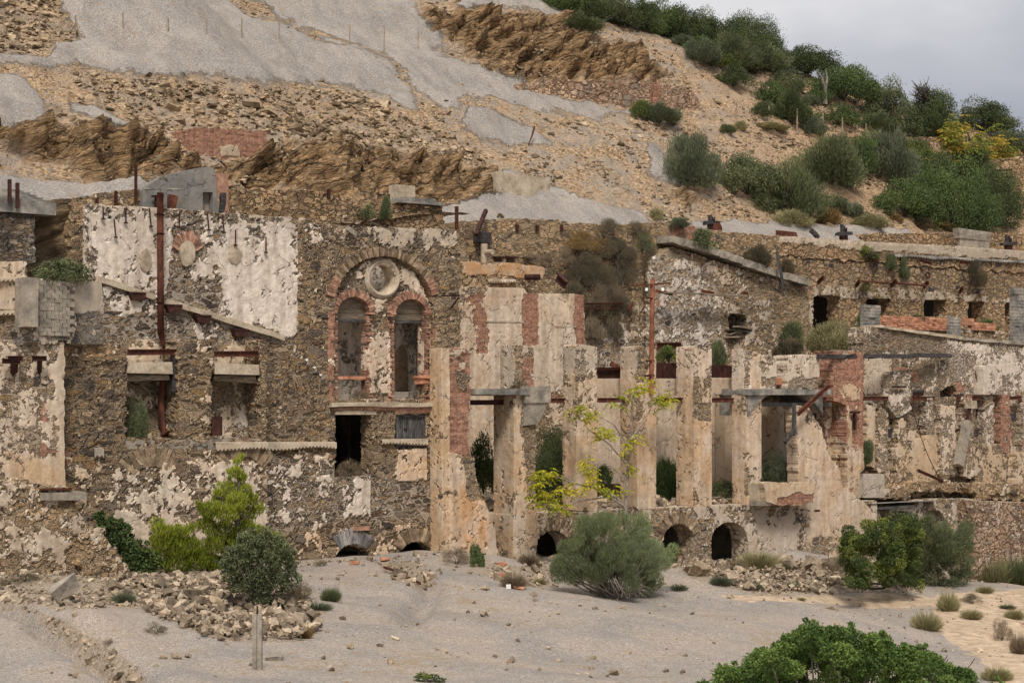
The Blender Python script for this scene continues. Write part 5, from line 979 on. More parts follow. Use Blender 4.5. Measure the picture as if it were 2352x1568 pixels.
# ---- right ruined walls
YQ = YP+1.4
E = empty('ruined_right_wall', P(2150, 1130, YQ), 'tall patchwork ruined wall of stone, brick and white plaster on the right', 'wall')
wall('wall_face', [(1983, 752), (2003, 752), (2100, 765), (2190, 777), (2290, 784), (2352, 792), (2480, 802), (2480, 1160), (1983, 1160)], YQ, .8, 'brown', E, res=.07, blk=.04, rag=.03,
     holes=[rect(1985, 925, 2004, 935), [(2160, 900), (2176, 885), (2190, 885), (2196, 900), (2196, 912), (2160, 912)], rect(2193, 1020, 2213, 1075), rect(2045, 938, 2059, 980), rect(2110, 962, 2126, 992), rect(2243, 930, 2256, 962), rect(2290, 985, 2302, 1012), arch(1985, 2008, 985, 1070, 1002)],
     masks={'plaster': (.44, [(.62, [(2165, 780), (2352, 800), (2480, 810), (2480, 900), (2352, 890), (2240, 830)], 10), (.18, [(2003, 752), (2160, 772), (2160, 812), (2003, 800)]), (.75, [(1985, 820), (2045, 820), (2045, 905), (1985, 905)], 4), (.85, [(1983, 925), (2035, 925), (2020, 1060), (1983, 1040)], 4), (.88, [(2085, 1000), (2130, 1000), (2190, 985), (2195, 1090), (2060, 1110), (2060, 1010)], 8), (.85, [(2230, 1030), (2352, 1020), (2480, 1040), (2480, 1110), (2240, 1110)], 9), (.2, [(2040, 900), (2190, 900), (2180, 980), (2050, 990)], 10), (.25, [(2230, 920), (2352, 940), (2352, 1010), (2240, 1000)], 10)]),
            'white': (.4, [(1, [(2160, 780), (2480, 800), (2480, 930), (2200, 900)], 10), (0, [(2060, 1000), (2190, 985), (2195, 1100), (2060, 1110)])]), 'brick': (.22, [(.6, [(2040, 840), (2110, 850), (2110, 880), (2040, 870)]), (.7, [(2195, 870), (2215, 870), (2215, 905), (2195, 905)]), (.55, [(2100, 1110), (2170, 1100), (2170, 1125), (2100, 1125)])]), 'dark': (.12, [(.9, [(1983, 900), (2040, 930), (2030, 1020), (1983, 1010)]), (.7, [(2290, 1040), (2352, 1060), (2352, 1110), (2290, 1110)])]), 'orange': (.05, [])})
strip((1999, 750), (2190, 777), YQ, .12, 1.0, 'cream', 'sloping_top', E, .1, .02); strip((2190, 778), (2450, 799), YQ, .12, 1.0, 'conc', 'sloping_top', E, .1, .02)
wall('front_buttress', [(2258, 840), (2300, 838), (2300, 905), (2258, 905)], YQ-.5, .6, 'plast', E, masks={'plaster': (.7, []), 'white': (.8, []), 'dark': (.2, [])}) 
wall('front_buttress', [(2036, 858), (2060, 850), (2092, 850), (2092, 940), (2060, 960), (2036, 930)], YQ-.35, .4, 'brown', E, masks={'plaster': (.5, []), 'white': (.7, []), 'brick': (.35, [])})
wall('low_front_wall', [(2095, 1012), (2190, 985), (2195, 1090), (2170, 1100), (2160, 1135), (2060, 1140), (2055, 1030)], YQ-.35, .3, 'plast', E, blk=.05, rag=.10, masks={'plaster': (.60, [(.9, [(2100, 1010), (2150, 1000), (2150, 1090), (2100, 1090)])]), 'dark': (.3, []), 'brick': (.25, [])})
wall('low_front_wall', [(2235, 1025), (2300, 1020), (2305, 1045), (2352, 1060), (2352, 1110), (2240, 1115)], YQ-.4, .3, 'plast', E, blk=.05, rag=.10, masks={'plaster': (.6, []), 'dark': (.6, []), 'brick': (.25, [])})
wall('low_front_wall', [(2335, 1040), (2480, 1040), (2480, 1120), (2330, 1120)], YQ-.9, .4, 'plast', E, blk=.03, rag=.06, masks={'plaster': (.7, []), 'dark': (.4, [])})
for k, (x0, x1, y0, y1, pl, br, wt, pr_) in enumerate(((1990, 2012, 930, 1070, .8, .0, .1, .35), (2018, 2040, 935, 1085, .45, .2, .3, .55), (2062, 2084, 960, 1100, .55, .4, .2, .3), (2128, 2146, 905, 1000, .5, .1, .7, .3), (2160, 2196, 930, 1090, .62, .15, .35, .5), (2214, 2236, 900, 1095, .45, .45, .5, .5), (2262, 2284, 905, 1030, .42, .2, .8, .35), (2300, 2322, 905, 1040, .3, .6, .3, .45), (2350, 2372, 900, 1050, .4, .3, .7, .4))):
    wall('wall_pier', [(x0, y0), (x1-3, y0+4), (x1, y1), (x0-2, y1)], YQ-pr_, pr_+.05, 'plast', E, res=.065, blk=.05, rag=.05, back=False, masks={'plaster': (pl, []), 'brick': (br, []), 'white': (wt, []), 'dark': (.25, [])})
for x0, x1, y in ((2000, 2090, 1128), (2090, 2200, 1112), (2225, 2352, 1118), (2240, 2352, 1132)): wall('broken_ledge', [(x0, y-5), (x1, y-8), (x1, y+14), (x0, y+16)], YQ-1.1, 1.1, 'mixed', E, res=.08, blk=.06, rag=.08, back=False, masks={'plaster': (.4, [])}, bulge=.15)
for x0, x1, y0, y1 in ((2040, 2056, 985, 1004), (2098, 2112, 895, 908), (2120, 2128, 940, 950), (2240, 2252, 985, 1000), (2312, 2326, 950, 964), (2286, 2296, 905, 914), (2062, 2070, 930, 938)): MB().box(P(x0, y1, YQ-.03), P(x1, y0, YQ+.2), .02).build('hollow_shade_block', M['woodd'], E)  # solid dark boxes set into the face, shade of hollows put into their colour
mb = MB()
for x, y in ((2072, 887), (2078, 887), (2236, 860), (2262, 870)): c = P(x, y, YQ-.1); mb.tube([c+(0, 0, .2), c+(0, -.1, .15), c+(0, -.12, -.15), c+(.1, -.1, -.2), c+(.12, -.05, 0)], .02, 6)
mb.build('cable_hook', M['rustdk'], E); MB().ibeam(P(2049, 888, YQ-.5), P(2082, 888, YQ-.5), .07, .06).build('steel_stub', M['rustdk'], E); MB().ibeam(P(2097, 905, YQ-.3), P(2120, 905, YQ-.3), .13, .1).build('steel_stub', M['rustdk'], E)
MB().box((P(1983, 900, YQ)[0], YQ+1.6, ZT), (P(2480, 900, YQ)[0], YQ+1.8, P(2050, 770, YQ)[2]-.6)).build('rear_lining', M['conc'], E)
T(wall('grey_panel', rect(1967, 1088, 2030, 1142), YP+.3, .3, 'block', None, masks={'plaster': (1., []), 'dark': (.3, [])}, rag=0), 'dark grey roughcast panel standing right of the brick pillar foot', 'panel')
mb = MB(); mb.box(P(1978, 1158, YP-.1), P(2100, 1146, YP+1.2), .01); mb.box(P(1985, 1172, YP+.1), P(2088, 1158, YP+.4), .01); T(mb.build('concrete_lintel', M['concg']), 'long grey concrete lintel above the large right hand bush', 'beam')
o = wall('right_base_wall', [(2005, 1172), (2100, 1160), (2100, 1150), (2130, 1146), (2250, 1146), (2250, 1360), (2005, 1360)], YP+.25, .9, 'mixed', None, holes=[arch(2020, 2090, 1172, 1400, 1174), arch(2120, 2168, 1169, 1400, 1195), arch(2203, 2262, 1170, 1400, 1215)], masks={'plaster': (.58, []), 'white': (.5, []), 'dark': (.45, [])}); T(o, 'low arched wall behind the large right hand bush', 'wall')
MB().box((P(2000, 1200, YP)[0], YP+2.6, -3), (P(2250, 1200, YP)[0]+3, YP+2.8, ZT-.02)).build('vault_back', M['conc'], o)
o = wall('yellow_stone_wall', [(2236, 1150), (2480, 1158), (2480, 1350), (2236, 1350)], YP-.6, .9, 'pale', None, masks={'plaster': (.38, []), 'dark': (.35, [])}, rag=.01); T(o, 'yellowish stone wall with raised joints at the lower right edge', 'wall')
# leaning post, girder, brick strips above
E = empty('leaning_post', P(2210, 1075, YQ-.8), 'concrete post leaning with a twisted steel top at the right', 'post')
MB().beam(P(2202, 1068, YQ-.8), P(2222, 967, YQ-.8), .34, .3, .02).build('post', M['conc'], E); MB().beam(P(2219, 970, YQ-.8), P(2230, 925, YQ-.8), .12, .12).build('steel_core', M['rustdk'], E); MB().obox(P(2230, 930, YQ-.8), (.22, .16, .18), np.eye(3), .05).build('broken_head', M['cream'], E)
T(MB().tube([P(2109, 1080, YQ-1.), P(2165, 1104, YQ-1.1)], .07, 8).build('rusty_pipe', M['rust'], None, True), 'rusty pipe lying slanted on rubble in the right ruin', 'pipe')
T(MB().tube([P(2090, 920, YQ-.9)+0*t if t == 0 else P(2090+70*t, 920+180*t+20*math.sin(math.pi*t), YQ-.9) for t in np.linspace(0, 1, 9)], .018, 5).build('hanging_cable', M['rustdk']), 'thin slack cable hanging across the right ruined wall', 'cable')
E = empty('block_parapet', P(2100, 770, YQ+2.4), 'orange brick parapet between grey block posts above the right wall', 'parapet')
def courses(px0, y0, px1, y1, Y, mat, name, rows, bl=.24):
    mb = MB(); a, b = P(px0, y1, Y), P(px1, y0, Y); hh = (b[2]-a[2])/rows
    for r in range(rows):
        x = a[0]-random.uniform(0, bl)
        while x < b[0]:
            x1 = min(x+bl*random.uniform(.95, 1.05), b[0])
            if x1-max(x, a[0]) > .05 and random.random() > .04: mb.box((max(x, a[0]), Y-random.uniform(0, .03), a[2]+r*hh), (x1-.012, Y+.2, a[2]+(r+1)*hh-.012), .006)
            x = x1
    mb.box((a[0]+.02, Y+.04, a[2]), (b[0]-.02, Y+.18, b[2]-.02)); return mb.build(name, M[mat], E)
courses(2003, 731, 2182, 753, YQ+2.2, 'brickor', 'brick_courses', 6); courses(2208, 731, 2237, 746, YQ+2.2, 'brickor', 'orange_block', 2, .6); courses(2232, 742, 2288, 758, YQ+2.2, 'brickor', 'orange_block', 3, .4)
wall('sill_wall', [(2000, 750), (2182, 752), (2300, 760), (2360, 790), (2360, 820), (2000, 800)], YQ+2.3, .3, 'mixed', E, masks={'plaster': (.5, [])})
for x0, x1, y0, y1 in ((1984, 2022, 701, 830), (2182, 2207, 727, 800), (2327, 2362, 662, 800)): courses(x0, y0, x1, y1, YQ+2.0, 'concg', 'block_post', int((y1-y0)/7), .4)
# rusty pole with cross arm
E = empty('rusty_pole', P(1498, 876, YP+.3), 'rust red steel pole with cross arms rising from the pillars', 'pole')
MB().tube([P(1496, 905, YP-.1), P(1497, 760, YP-.1), P(1499, 641, YP-.1)], .085, 10).build('mast', M['rustor'], E, True)
MB().ibeam(P(1460, 656, YP-.15), P(1540, 650, YP-.15), .06, .06, .012).build('cross_arm', M['rustor'], E); MB().ibeam(P(1484, 829, YP-.15), P(1503, 828, YP-.15), .07, .06).build('cross_arm', M['rust'], E); MB().ibeam(P(1484, 684, YP-.15), P(1500, 685, YP-.15), .05, .05).build('cross_arm', M['rust'], E); MB().ibeam(P(1480, 863, YP-.15), P(1503, 862, YP-.15), .08, .06).build('cross_arm', M['rust'], E)
MB().tube([P(1502, 668, YP-.15), P(1530, 668, YP-.15)], .025, 6).tube([P(1503, 706, YP-.15), P(1518, 690, YP-.15)], .02, 6).build('strut', M['rustor'], E)
for x in (1522, 1485): MB().tube([P(x, 668, YP-.2), P(x, 661, YP-.2)], .05, 8).build('insulator', M['white'], E, True)
# tanks between the pillar heads
E = empty('rusty_tank', P(1400, 869, YP+1.8), 'open dark rusty steel tank with a bent plate, between two pillar heads', 'tank')
MB().box(P(1371, 869, YP+1.6), P(1432, 845, YP+1.65)).build('tank_side', M['rustdk'], E); MB().beam(P(1402, 834, YP+1.7), P(1431, 850, YP+1.5), .16, .1, .01).build('bent_plate', M['rust'], E); MB().ibeam(P(1371, 846, YP+1.5), P(1432, 846, YP+1.5), .08, .1).build('tank_rim', M['rust'], E)
for x0, x1, y, lb in ((1506, 1562, 834, 'long rusty steel trough under a green shrub, right of the rusty pole'), (1634, 1684, 839, 'rusty corrugated tank between the stone topped pillar and the broken one')):
    mb = MB(); a, b = P(x0, 868, YP+1.7), P(x1, y, YP+1.7); n = 9
    for k in range(n): mb.box((a[0]+(b[0]-a[0])*k/n, YP+1.6+.03*(k % 2), a[2]), (a[0]+(b[0]-a[0])*(k+1)/n, YP+2.0, b[2]-.03*(k % 3)), .008)
    T(mb.build('rusty_trough', M['rustdk']), lb, 'tank')
T(MB().ibeam(P(1509, 795, YG-.9), P(1564, 794, YG-.9), .3, .25, .03).build('box_girder', M['rust']), 'rusty box girder at the foot of the whitewashed wall', 'beam')
T(MB().box(P(1780, 872, YP+1.2), P(1800, 850, YP+1.5), .05).build('rusty_box', M['rust']), 'crumpled rusty box behind the parapet blocks of the bay', 'box')
mb = MB(); mb.ibeam(P(1014, 679, YA-.3), P(1056, 679, YA-.3), .04, .05, .01); mb.tube([P(1054, 682, YA-.3), P(1036, 708, YA-.05)], .03, 6); [mb.tube([P(x, 681, YA-.3), P(x, 672, YA-.3)], .02, 6) for x in (1022, 1034, 1046)]; T(mb.build('insulator_bracket', M['rustdk']), 'small rusty insulator bracket at the right corner of the arched facade', 'bracket')
# ------------------------------------------------------------------ loose stones
def stones(name, pts, size, mat, flat=(.28, .6), tilt=.45, sink=.25, parent=None):
    n = len(pts); rs = np.random.RandomState(len(pts))
    B = np.array([(x, y, z) for x in (-1, 1) for y in (-1, 1) for z in (-1, 1)], float)
    S = np.stack([size*rs.uniform(.7, 1.25, n), size*rs.uniform(.5, 1., n), size*rs.uniform(*flat, n)], 1)/2
    V = B[None]*S[:, None]*(1+rs.uniform(-.42, .28, (n, 8, 3)))
    a = rs.uniform(0, 6.28, n); b = rs.normal(0, tilt, n); c = rs.normal(0, tilt, n)
    ca, sa, cb, sb, cc, sc = np.cos(a), np.sin(a), np.cos(b), np.sin(b), np.cos(c), np.sin(c)
    x, y, z = V[..., 0], V[..., 1], V[..., 2]
    x, y = x*ca[:, None]-y*sa[:, None], x*sa[:, None]+y*ca[:, None]
    y, z = y*cb[:, None]-z*sb[:, None], y*sb[:, None]+z*cb[:, None]
    x, z = x*cc[:, None]+z*sc[:, None], -x*sc[:, None]+z*cc[:, None]
    V = np.stack([x, y, z], -1)+pts[:, None]; V[..., 2] += (S[:, 2]*(1-2*sink))[:, None]
    Q = (np.array(MB.BQ)[None]+np.arange(n)[:, None, None]*8).reshape(-1, 4)
    return mesh_np(name, V.reshape(-1, 3), [Q], M[mat], parent, {'rnd': np.repeat(rs.uniform(0, 1, n), 6)})
rs = np.random.RandomState(3)
N = 230000
x = rs.uniform(24, 122, N); y = rs.uniform(55.5, 86, N); ok = (y-YB(x) > .4) & (y-YB(x) < RC(x)+2); x, y = x[ok], y[ok]
z = Hh(x, y); px, py = proj(x, y, z); ok = (px > -200) & (px < 2650) & (py > -200)
x, y, z, px, py = [v[ok] for v in (x, y, z, px, py)]
wx = px+52*fbm(x*.7, y*.7, o=4, seed=41); wy = py+28*fbm(x*.7+9, y*.7, o=4, seed=42)
inside = lambda ps, f=0: np.any([sdf(wx, wy, p) < f for p in ps], 0)
g, k, s_ = inside(GRAV), inside(ROCK, 4), inside(SCREE)
cl = fbm(x*.55, y*.55, o=4, seed=61)
pr = np.clip(.24+2.4*cl+.30*s_, .03, 1)*np.where(g, .07, 1)*np.where(k, .45, 1)
m = rs.uniform(0, 1, len(x)) < pr; pts = np.stack([x, y, z], 1)[m]
big = s_[m]
sz = np.clip(rs.lognormal(-2.35, .52, m.sum())*(1+.35*big), .04, .6)
T(stones('scree', pts, sz, 'stone', (.15, .42), .35), 'flat ochre stones littering the hillside', 'scree', kind='stuff')
N = 200000
x = rs.uniform(12, 80, N); y = rs.uniform(26, 50, N); z = Hg(x, y); px, py = proj(x, y, z); ok = (px > -100) & (px < 2450) & (py < 1700)
x, y, z, px, py = [v[ok] for v in (x, y, z, px, py)]
wx = px+60*fbm(x*.5, y*.5, o=4, seed=51); wy = py+26*fbm(x*.5+9, y*.5, o=4, seed=52)
heap = inside([[(250, 1335), (540, 1310), (690, 1380), (740, 1420), (700, 1470), (480, 1465), (330, 1400)], [(1560, 1300), (1980, 1285), (2020, 1340), (1900, 1362), (1700, 1350)]])
deb = inside([[(-80, 1300), (230, 1310), (330, 1390), (120, 1400), (-80, 1360)], [(0, 1380), (120, 1415), (300, 1520), (360, 1575), (250, 1575), (150, 1480)], [(860, 1285), (970, 1290), (1000, 1350), (960, 1350), (880, 1310)], [(1070, 1290), (1270, 1300), (1280, 1345), (1160, 1345)], [(1560, 1300), (2140, 1345), (2100, 1362), (1750, 1362)]])
foot = (y > 48.6)
pr = np.where(heap, .36, np.where(deb, .26, np.where(foot, .18, .008)))
m = (rs.uniform(0, 1, len(x)) < pr) & (y < 49.6); pts = np.stack([x, y, z], 1)[m]; h_ = heap[m]
sz = np.clip(rs.lognormal(-2.8, .55, m.sum())*(1+.5*h_), .025, .34); pts[:, 2] += h_*rs.uniform(0, .2, m.sum())
T(stones('rubble', pts, sz, 'stoneg', (.35, .8), .5, .2), 'broken stones and mortar heaped along the foot of the ruin', 'rubble', kind='stuff')
x = rs.uniform(P(1140, 1100, 52)[0], 80, 2600); y = rs.uniform(YP+.8, YP+5.4, 2600)
T(stones('floor_rubble', np.stack([x, y, np.full(2600, ZT)+.05*(y-YP)*(rs.uniform(0, 1, 2600))], 1), np.clip(rs.lognormal(-2., .6, 2600), .05, .6), 'stoneg', (.4, .9)), 'stones strewn over the terrace floor behind the pillars', 'rubble', kind='stuff')
def boulder(px, py, w, h, lb, mat='stoneg', seed=0, cat='boulder', g=None, base=None, sub=2):
    """faceted block cut from a subdivided box"""
    b = np.array(base) if base is not None else hitg(px, py); Z = b[0]*ST+b[1]*CT; W, H = w*Z/F, h*Z/F
    import bmesh
    bm = bmesh.new(); bmesh.ops.create_icosphere(bm, subdivisions=sub, radius=.5); r = random.Random(seed+px)
    pl = [(Vector((r.gauss(0, 1), r.gauss(0, 1), r.gauss(0, 1))).normalized(), r.uniform(.26, .40)) for _ in range(11)]
    for v in bm.verts:
        v.co *= 1.3
        for n_, d_ in pl:
            t = v.co.dot(n_)-d_
            if t > 0: v.co -= n_*t
        v.co += Vector((r.uniform(-1, 1), r.uniform(-1, 1), r.uniform(-1, 1)))*.012
    V = np.array([tuple(v.co) for v in bm.verts]); Fc = [[v.index for v in f.verts] for f in bm.faces]; bm.free()
    V = (V-V.min(0))/(V.max(0)-V.min(0))-np.array([.5, .5, .12]); R = Matrix.Rotation(r.uniform(-.4, .4)+TH*-1, 3, 'Z')
    V = (V*np.array([W, W*.8, H*1.12]))@np.array(R).T
    o = mesh_np('boulder', V, [np.array(Fc)], M[mat], None, {'rnd': np.full(len(Fc), r.uniform(.25, .8))}); o.location = b; T(o, lb, cat, g); return o
for a in ((497, 1400, 36, 34, 'rust brown boulder on the rubble heap under the round bush', 'stone'), (520, 1460, 56, 26, 'grey flat boulder at the front of the left rubble heap', 'stoneg'), (470, 1455, 40, 22, 'low tan boulder left of the grey flat one at the heap front', 'stone'),
          (510, 1472, 24, 14, 'small pale boulder at the toe of the left rubble heap', 'stoneg'), (355, 1340, 34, 18, 'tan boulder behind the rubble heap beside the low bush', 'stoneg'), (410, 1335, 44, 24, 'large pale boulder at the top of the left rubble heap', 'stoneg'), (470, 1338, 62, 26, 'wide pale slab of masonry at the top of the left rubble heap', 'stoneg'),
          (695, 1372, 40, 20, 'dark flat boulder beside the grey scrub right of the round bush', 'stone'), (625, 1447, 36, 18, 'grey boulder right of the concrete stake', 'stoneg'), (172, 1556, 16, 14, 'single orange tan stone on the gravel at the bottom left', 'stone'), (375, 1512, 22, 12, 'leftmost of three small stones in a row on the gravel', 'stoneg'), (406, 1512, 28, 16, 'middle one of three small stones in a row on the gravel', 'stoneg'), (432, 1510, 18, 11, 'rightmost of three small stones in a row on the gravel', 'stoneg'),
          (230, 1395, 24, 16, 'small boulder in the ditch near the tilted concrete block', 'stoneg'), (1605, 1322, 56, 34, 'rust stained boulder left of the big dark arch', 'stone'), (1590, 1318, 40, 22, 'grey boulder leaning behind the rust stained one', 'stoneg'), (1665, 1322, 24, 34, 'pointed pale rock before the big dark arch', 'stoneg'), (1690, 1312, 42, 12, 'flat concrete fragment lying before the big dark arch', 'stoneg'),
          (1805, 1310, 56, 42, 'jagged pile top block below the pale plaster patch', 'stoneg'), (1862, 1310, 50, 36, 'broken masonry lump with a dark hollow beside the bush', 'stoneg'), (1920, 1316, 46, 50, 'tall leaning slab of masonry at the left edge of the large bush', 'stoneg'), (1290, 1290, 60, 18, 'low ledge of pale rock at the foot of the left dark arch', 'stoneg'), (805, 1490, 16, 14, 'small isolated stone on the open gravel yard', 'stone'), (2190, 548, 0, 0, '', '')):
    if a[4]: boulder(*a[:5], mat=a[5])
# tilted concrete block
q = hitg(150, 1380); Z = q[0]*ST+q[1]*CT; k_ = Z/F
mb = MB(); R = np.array(Matrix.Rotation(-TH+.2, 3, 'Z')@Matrix.Rotation(-.55, 3, 'Y')@Matrix.Rotation(.15, 3, 'X')); mb.obox(q+(0, 0, .32), (32*k_, 26*k_, 17*k_), R, .06); T(mb.build('concrete_block', M['conc']), 'large tilted concrete block lying by the ditch at the lower left', 'block')
# concrete stake
q = hitg(591, 1536); Z = q[0]*ST+q[1]*CT; k_ = Z/F; E = empty('concrete_stake', q, 'grooved concrete stake with a rusty rod on top in the gravel yard', 'post')
Rz = np.array(Matrix.Rotation(-TH, 3, 'Z')); mb = MB()
for dx in (-6, 6): mb.obox(q+Rz@np.array([dx*k_, 0, 62*k_]), (5.2*k_, 10*k_, 64*k_), Rz, .006)
mb.obox(q+Rz@np.array([0, 3*k_, 60*k_]), (4*k_, 8*k_, 62*k_), Rz, .004); mb.build('post', M['conc'], E); MB().tube([q+(0, 0, 120*k_), q+(0, 0, 145*k_)], .018, 6).build('rod', M['rustdk'], E)
q = hitg(630, 1515); T(MB().obox(q+(0, 0, .04), (20*k_, 8*k_, 5*k_), Rz, .03).build('wooden_plank', M['conc']), 'short grey board lying right of the concrete stake', 'board')
q = hitg(950, 1330); T(MB().beam(hitg(882, 1310)+(0, 0, .1), hitg(918, 1322)+(0, 0, .12), .06, .06).build('rusty_rail', M['rust']), 'rusty bar lying in the rubble gully, upper of two', 'bar'); T(MB().beam(hitg(935, 1332)+(0, 0, .08), hitg(965, 1346)+(0, 0, .08), .07, .07).build('rusty_rail', M['rust']), 'rusty bar lying in the rubble gully, lower of two', 'bar')
q = hitg(1168, 1352); E = T(MB().obox(q+(0, 0, .06), (.07, .06, .06), Rz, .01).build('hollow_brick', M['white']), 'pale hollow brick standing on the gravel before the dry tufts', 'brick')
for i, (x_, y_, lb) in enumerate(((1152, 1299, 'orange tile fragment beside the stub wall foot'), (885, 1288, 'orange brick fragment at the head of the gully'), (1192, 1353, 'orange brick fragment right of the pale hollow brick'), (815, 1296, 'orange brick fragment before the left low arch'), (1150, 1325, 'orange tile fragment halfway down the debris by the stub wall'))):
    q = hitg(x_, y_); T(MB().obox(q+(0, 0, .05), (.14, .09, .05), Rz, .03).build('brick_fragment', M['brickor']), lb, 'brick')
# ------------------------------------------------------------------ hillside structures
def hb(px, py): return hit(px, py)[1]
yv = hb(1400, 258)+.2
o = wall('hill_retaining_wall', [(1187, 192), (1282, 185), (1428, 185), (1500, 190), (1567, 203), (1600, 215), (1617, 248), (1628, 268), (1622, 330), (1187, 330)], yv, 3.2, 'pale', None, res=.10, blk=.05, masks={'brick': (.22, [(.8, [(1492, 186), (1512, 186), (1512, 235), (1490, 235)], 3)]), 'plaster': (.02, [])}, bulge=.25); T(o, 'curved dry stone retaining wall half buried by gravel high on the hill', 'wall')
yv = hb(530, 368)
E = T(wall('brick_ruin', [(446, 293), (520, 296), (613, 303), (614, 385), (446, 385)], yv, 2.0, 'brown', None, res=.08, rag=.01, masks={'brick': (1., []), 'plaster': (.0, [(.95, [(503, 335), (550, 333), (550, 362), (503, 362)], 2)]), 'dark': (.3, []), 'white': (0, [])}), 'low ruin of red brick with a pale blocked opening, set into the hillside', 'ruin')
for px0, px1, yt, ybm, lb in ((1141, 1187, 410, 445, 'left part of the low angular concrete block on the slope'), (1189, 1222, 416, 441, 'right part of the low angular concrete block on the slope')):
    a = hb((px0+px1)/2, ybm)-.3; T(MB().box(P(px0, ybm+8, a), P(px1, yt, a+1.2), .06).build('concrete_block', M['cream']), lb, 'block')
for pts_, lb, r in (([(1021, 232), (1058, 236)], 'rusty rail jutting out of the gravel on the hill', .06), ([(1228, 290), (1222, 312), (1214, 332)], 'bent rusty rod standing in the gravel mid slope', .045), ([(960, 268), (1020, 268), (1036, 256)], 'thin rusty pipe lying on the slope', .04)):
    h_ = hit(*pts_[-1])[1]-.3; T(MB().tube([P(*p_, h_) for p_ in pts_], r, 6).build('rusty_rod', M['rust']), lb, 'rod')
for i, (px_, y0, y1) in enumerate(((9, 20, 85), (90, 20, 85), (173, 35, 93), (282, 28, 86), (386, 40, 90), (474, 45, 97), (555, 42, 98), (641, 40, 101), (722, 62, 96), (803, 58, 111), (882, 62, 131), (960, 73, 122), (1044, 82, 142), (1063, 98, 149), (1080, 120, 154), (1095, 135, 158), (1143, 159, 181), (1189, 168, 190))):
    b = hit(px_, y1); T(MB().tube([b-(0, 0, .2), P(px_+.5, y0, b[1])], .028, 5).build('fence_post', M['post']), 'thin leaning fence post on the gravel slope, number %d counted from the left edge' % (i+1), 'post', 'thin fence posts on the gravel slope')
for i, (px_, y0, y1) in enumerate(((1692, 233, 277), (1766, 244, 283), (1831, 250, 308), (1890, 259, 313), (1935, 270, 317), (1989, 284, 314), (2022, 299, 316), (2093, 303, 318), (2128, 310, 322))):
    b = hit(px_, y1); T(MB().tube([b-(0, 0, .2), P(px_, y0, b[1])], .045, 5).build('fence_post', M['post']), 'pale wooden fence post below the ridge trees, %s from the left of its row' % ('first', 'second', 'third', 'fourth', 'fifth', 'sixth', 'seventh', 'eighth', 'last')[i], 'post', 'pale fence posts below the ridge trees')
for a_, b_, lb in (((185, 96), (173, 40), 'pale slanting stay propping a post on the gravel slope'), ((1016, 125), (1046, 95), 'slanting brace at the bend of the fence on the gravel'), ((1858, 309), (1889, 268), 'slanting brace on the pale wooden fence'), ((1665, 272), (1692, 236), 'slanting brace at the left end of the pale wooden fence')):
    b = hit(*a_); T(MB().tube([b, P(*b_, b[1])], .035, 5).build('fence_brace', M['post']), lb, 'post')
for x0, x1, yt, ybm, lb, mt in ((1990, 2180, 313, 338, 'low stone wall among the shrubs below the right fence', 'pale'), (2325, 2460, 362, 512, 'stone wall at the far right edge beyond the big shrubs', 'tan'), (1965, 1996, 313, 332, 'red brick stump at the end of the low hillside wall', 'brown')):
    a = hb((x0+x1)/2, ybm-4)-.2; T(wall('hill_wall', [(x0, yt), (x1, yt+4), (x1, ybm+10), (x0, ybm+10)], a, 1.5, mt, None, res=.1, blk=.08, masks={'brick': (1. if mt == 'brown' else .1, []), 'plaster': (.1, [])}), lb, 'wall')
YT = YW+1.8
T(wall('parapet_wall', [(1981, 540), (2020, 537), (2190, 536), (2352, 536), (2460, 540), (2460, 590), (1981, 575)], YT, .5, 'tan', None, res=.09, blk=.06, masks={'plaster': (.2, [])}), 'low rubble wall running above the cap of the long honey stone wall', 'wall')
mb = MB(); mb.box(P(2205, 566, YT-.9), P(2265, 545, YT-.7), .02); mb.box(P(2202, 547, YT-.95), P(2262, 533, YT-.6), .05); T(mb.build('masonry_block', M['conc']), 'pale square masonry block on the long wall', 'block')
for x0, yb_, h_, w_, lb in ((1938, 551, 36, 22, 'stack of charred timbers standing on the long wall, the tallest'), (2316, 574, 36, 20, 'charred timber cross on the wall near the right edge'), (1634, 524, 30, 22, 'dark timber stack beside the rusty wheel')):
    E = empty('timber_stack', P(x0, yb_, YT-.8), lb, 'timber')
    MB().box(P(x0-w_*.2, yb_+2, YT-.9), P(x0+w_*.2, yb_-h_*.3, YT-.75), .02).build('iron_base', M['rustdk'], E); mb = MB()
    for k in range(3): mb.beam(P(x0-4+4*k, yb_-h_*.3, YT-.8+.1*k), P(x0-5+5*k, yb_-h_*(1-.12*k), YT-.8), .1, .14, .03)
    mb.build('upright_timber', M['woodd'], E); MB().beam(P(x0-w_*.8, yb_-h_*.36, YT-.9), P(x0+w_*.8, yb_-h_*.42, YT-.9), .16, .2, .03).build('cross_timber', M['woodd'], E)
T(MB().box(P(1798, 544, YT-.6), P(1817, 533, YT-.2), .04).build('rusty_drum', M['rust']), 'small rusty drum on the gravel above the sloping coping', 'drum'); T(MB().beam(P(1862, 528, YT-.5), P(1878, 546, YT-.5), .18, .18, .03).build('timber_stub', M['woodd']), 'dark timber stub lying on the gravel by the long wall', 'timber')
c = P(1648, 526, YT-1.6); mb = MB(); mb.tube([c-(0, .03, 0), c+(0, .03, 0)], .28, 16); T(mb.build('rusty_disc', M['rust']), 'rusty disc half sunk in gravel above the whitewashed wall', 'disc')
c = hitg(2010, 1352)+(0, 0, .1); Rr = MB().tube([c+Rz@np.array([.42*math.cos(t), .34*math.sin(t), .06*math.sin(t)]) for t in np.linspace(0, 6.28, 17)], .035, 7, False); T(Rr.build('old_tyre', M['rubber'], None, True), 'thin black tyre lying on the rubble right of the heap', 'tyre')
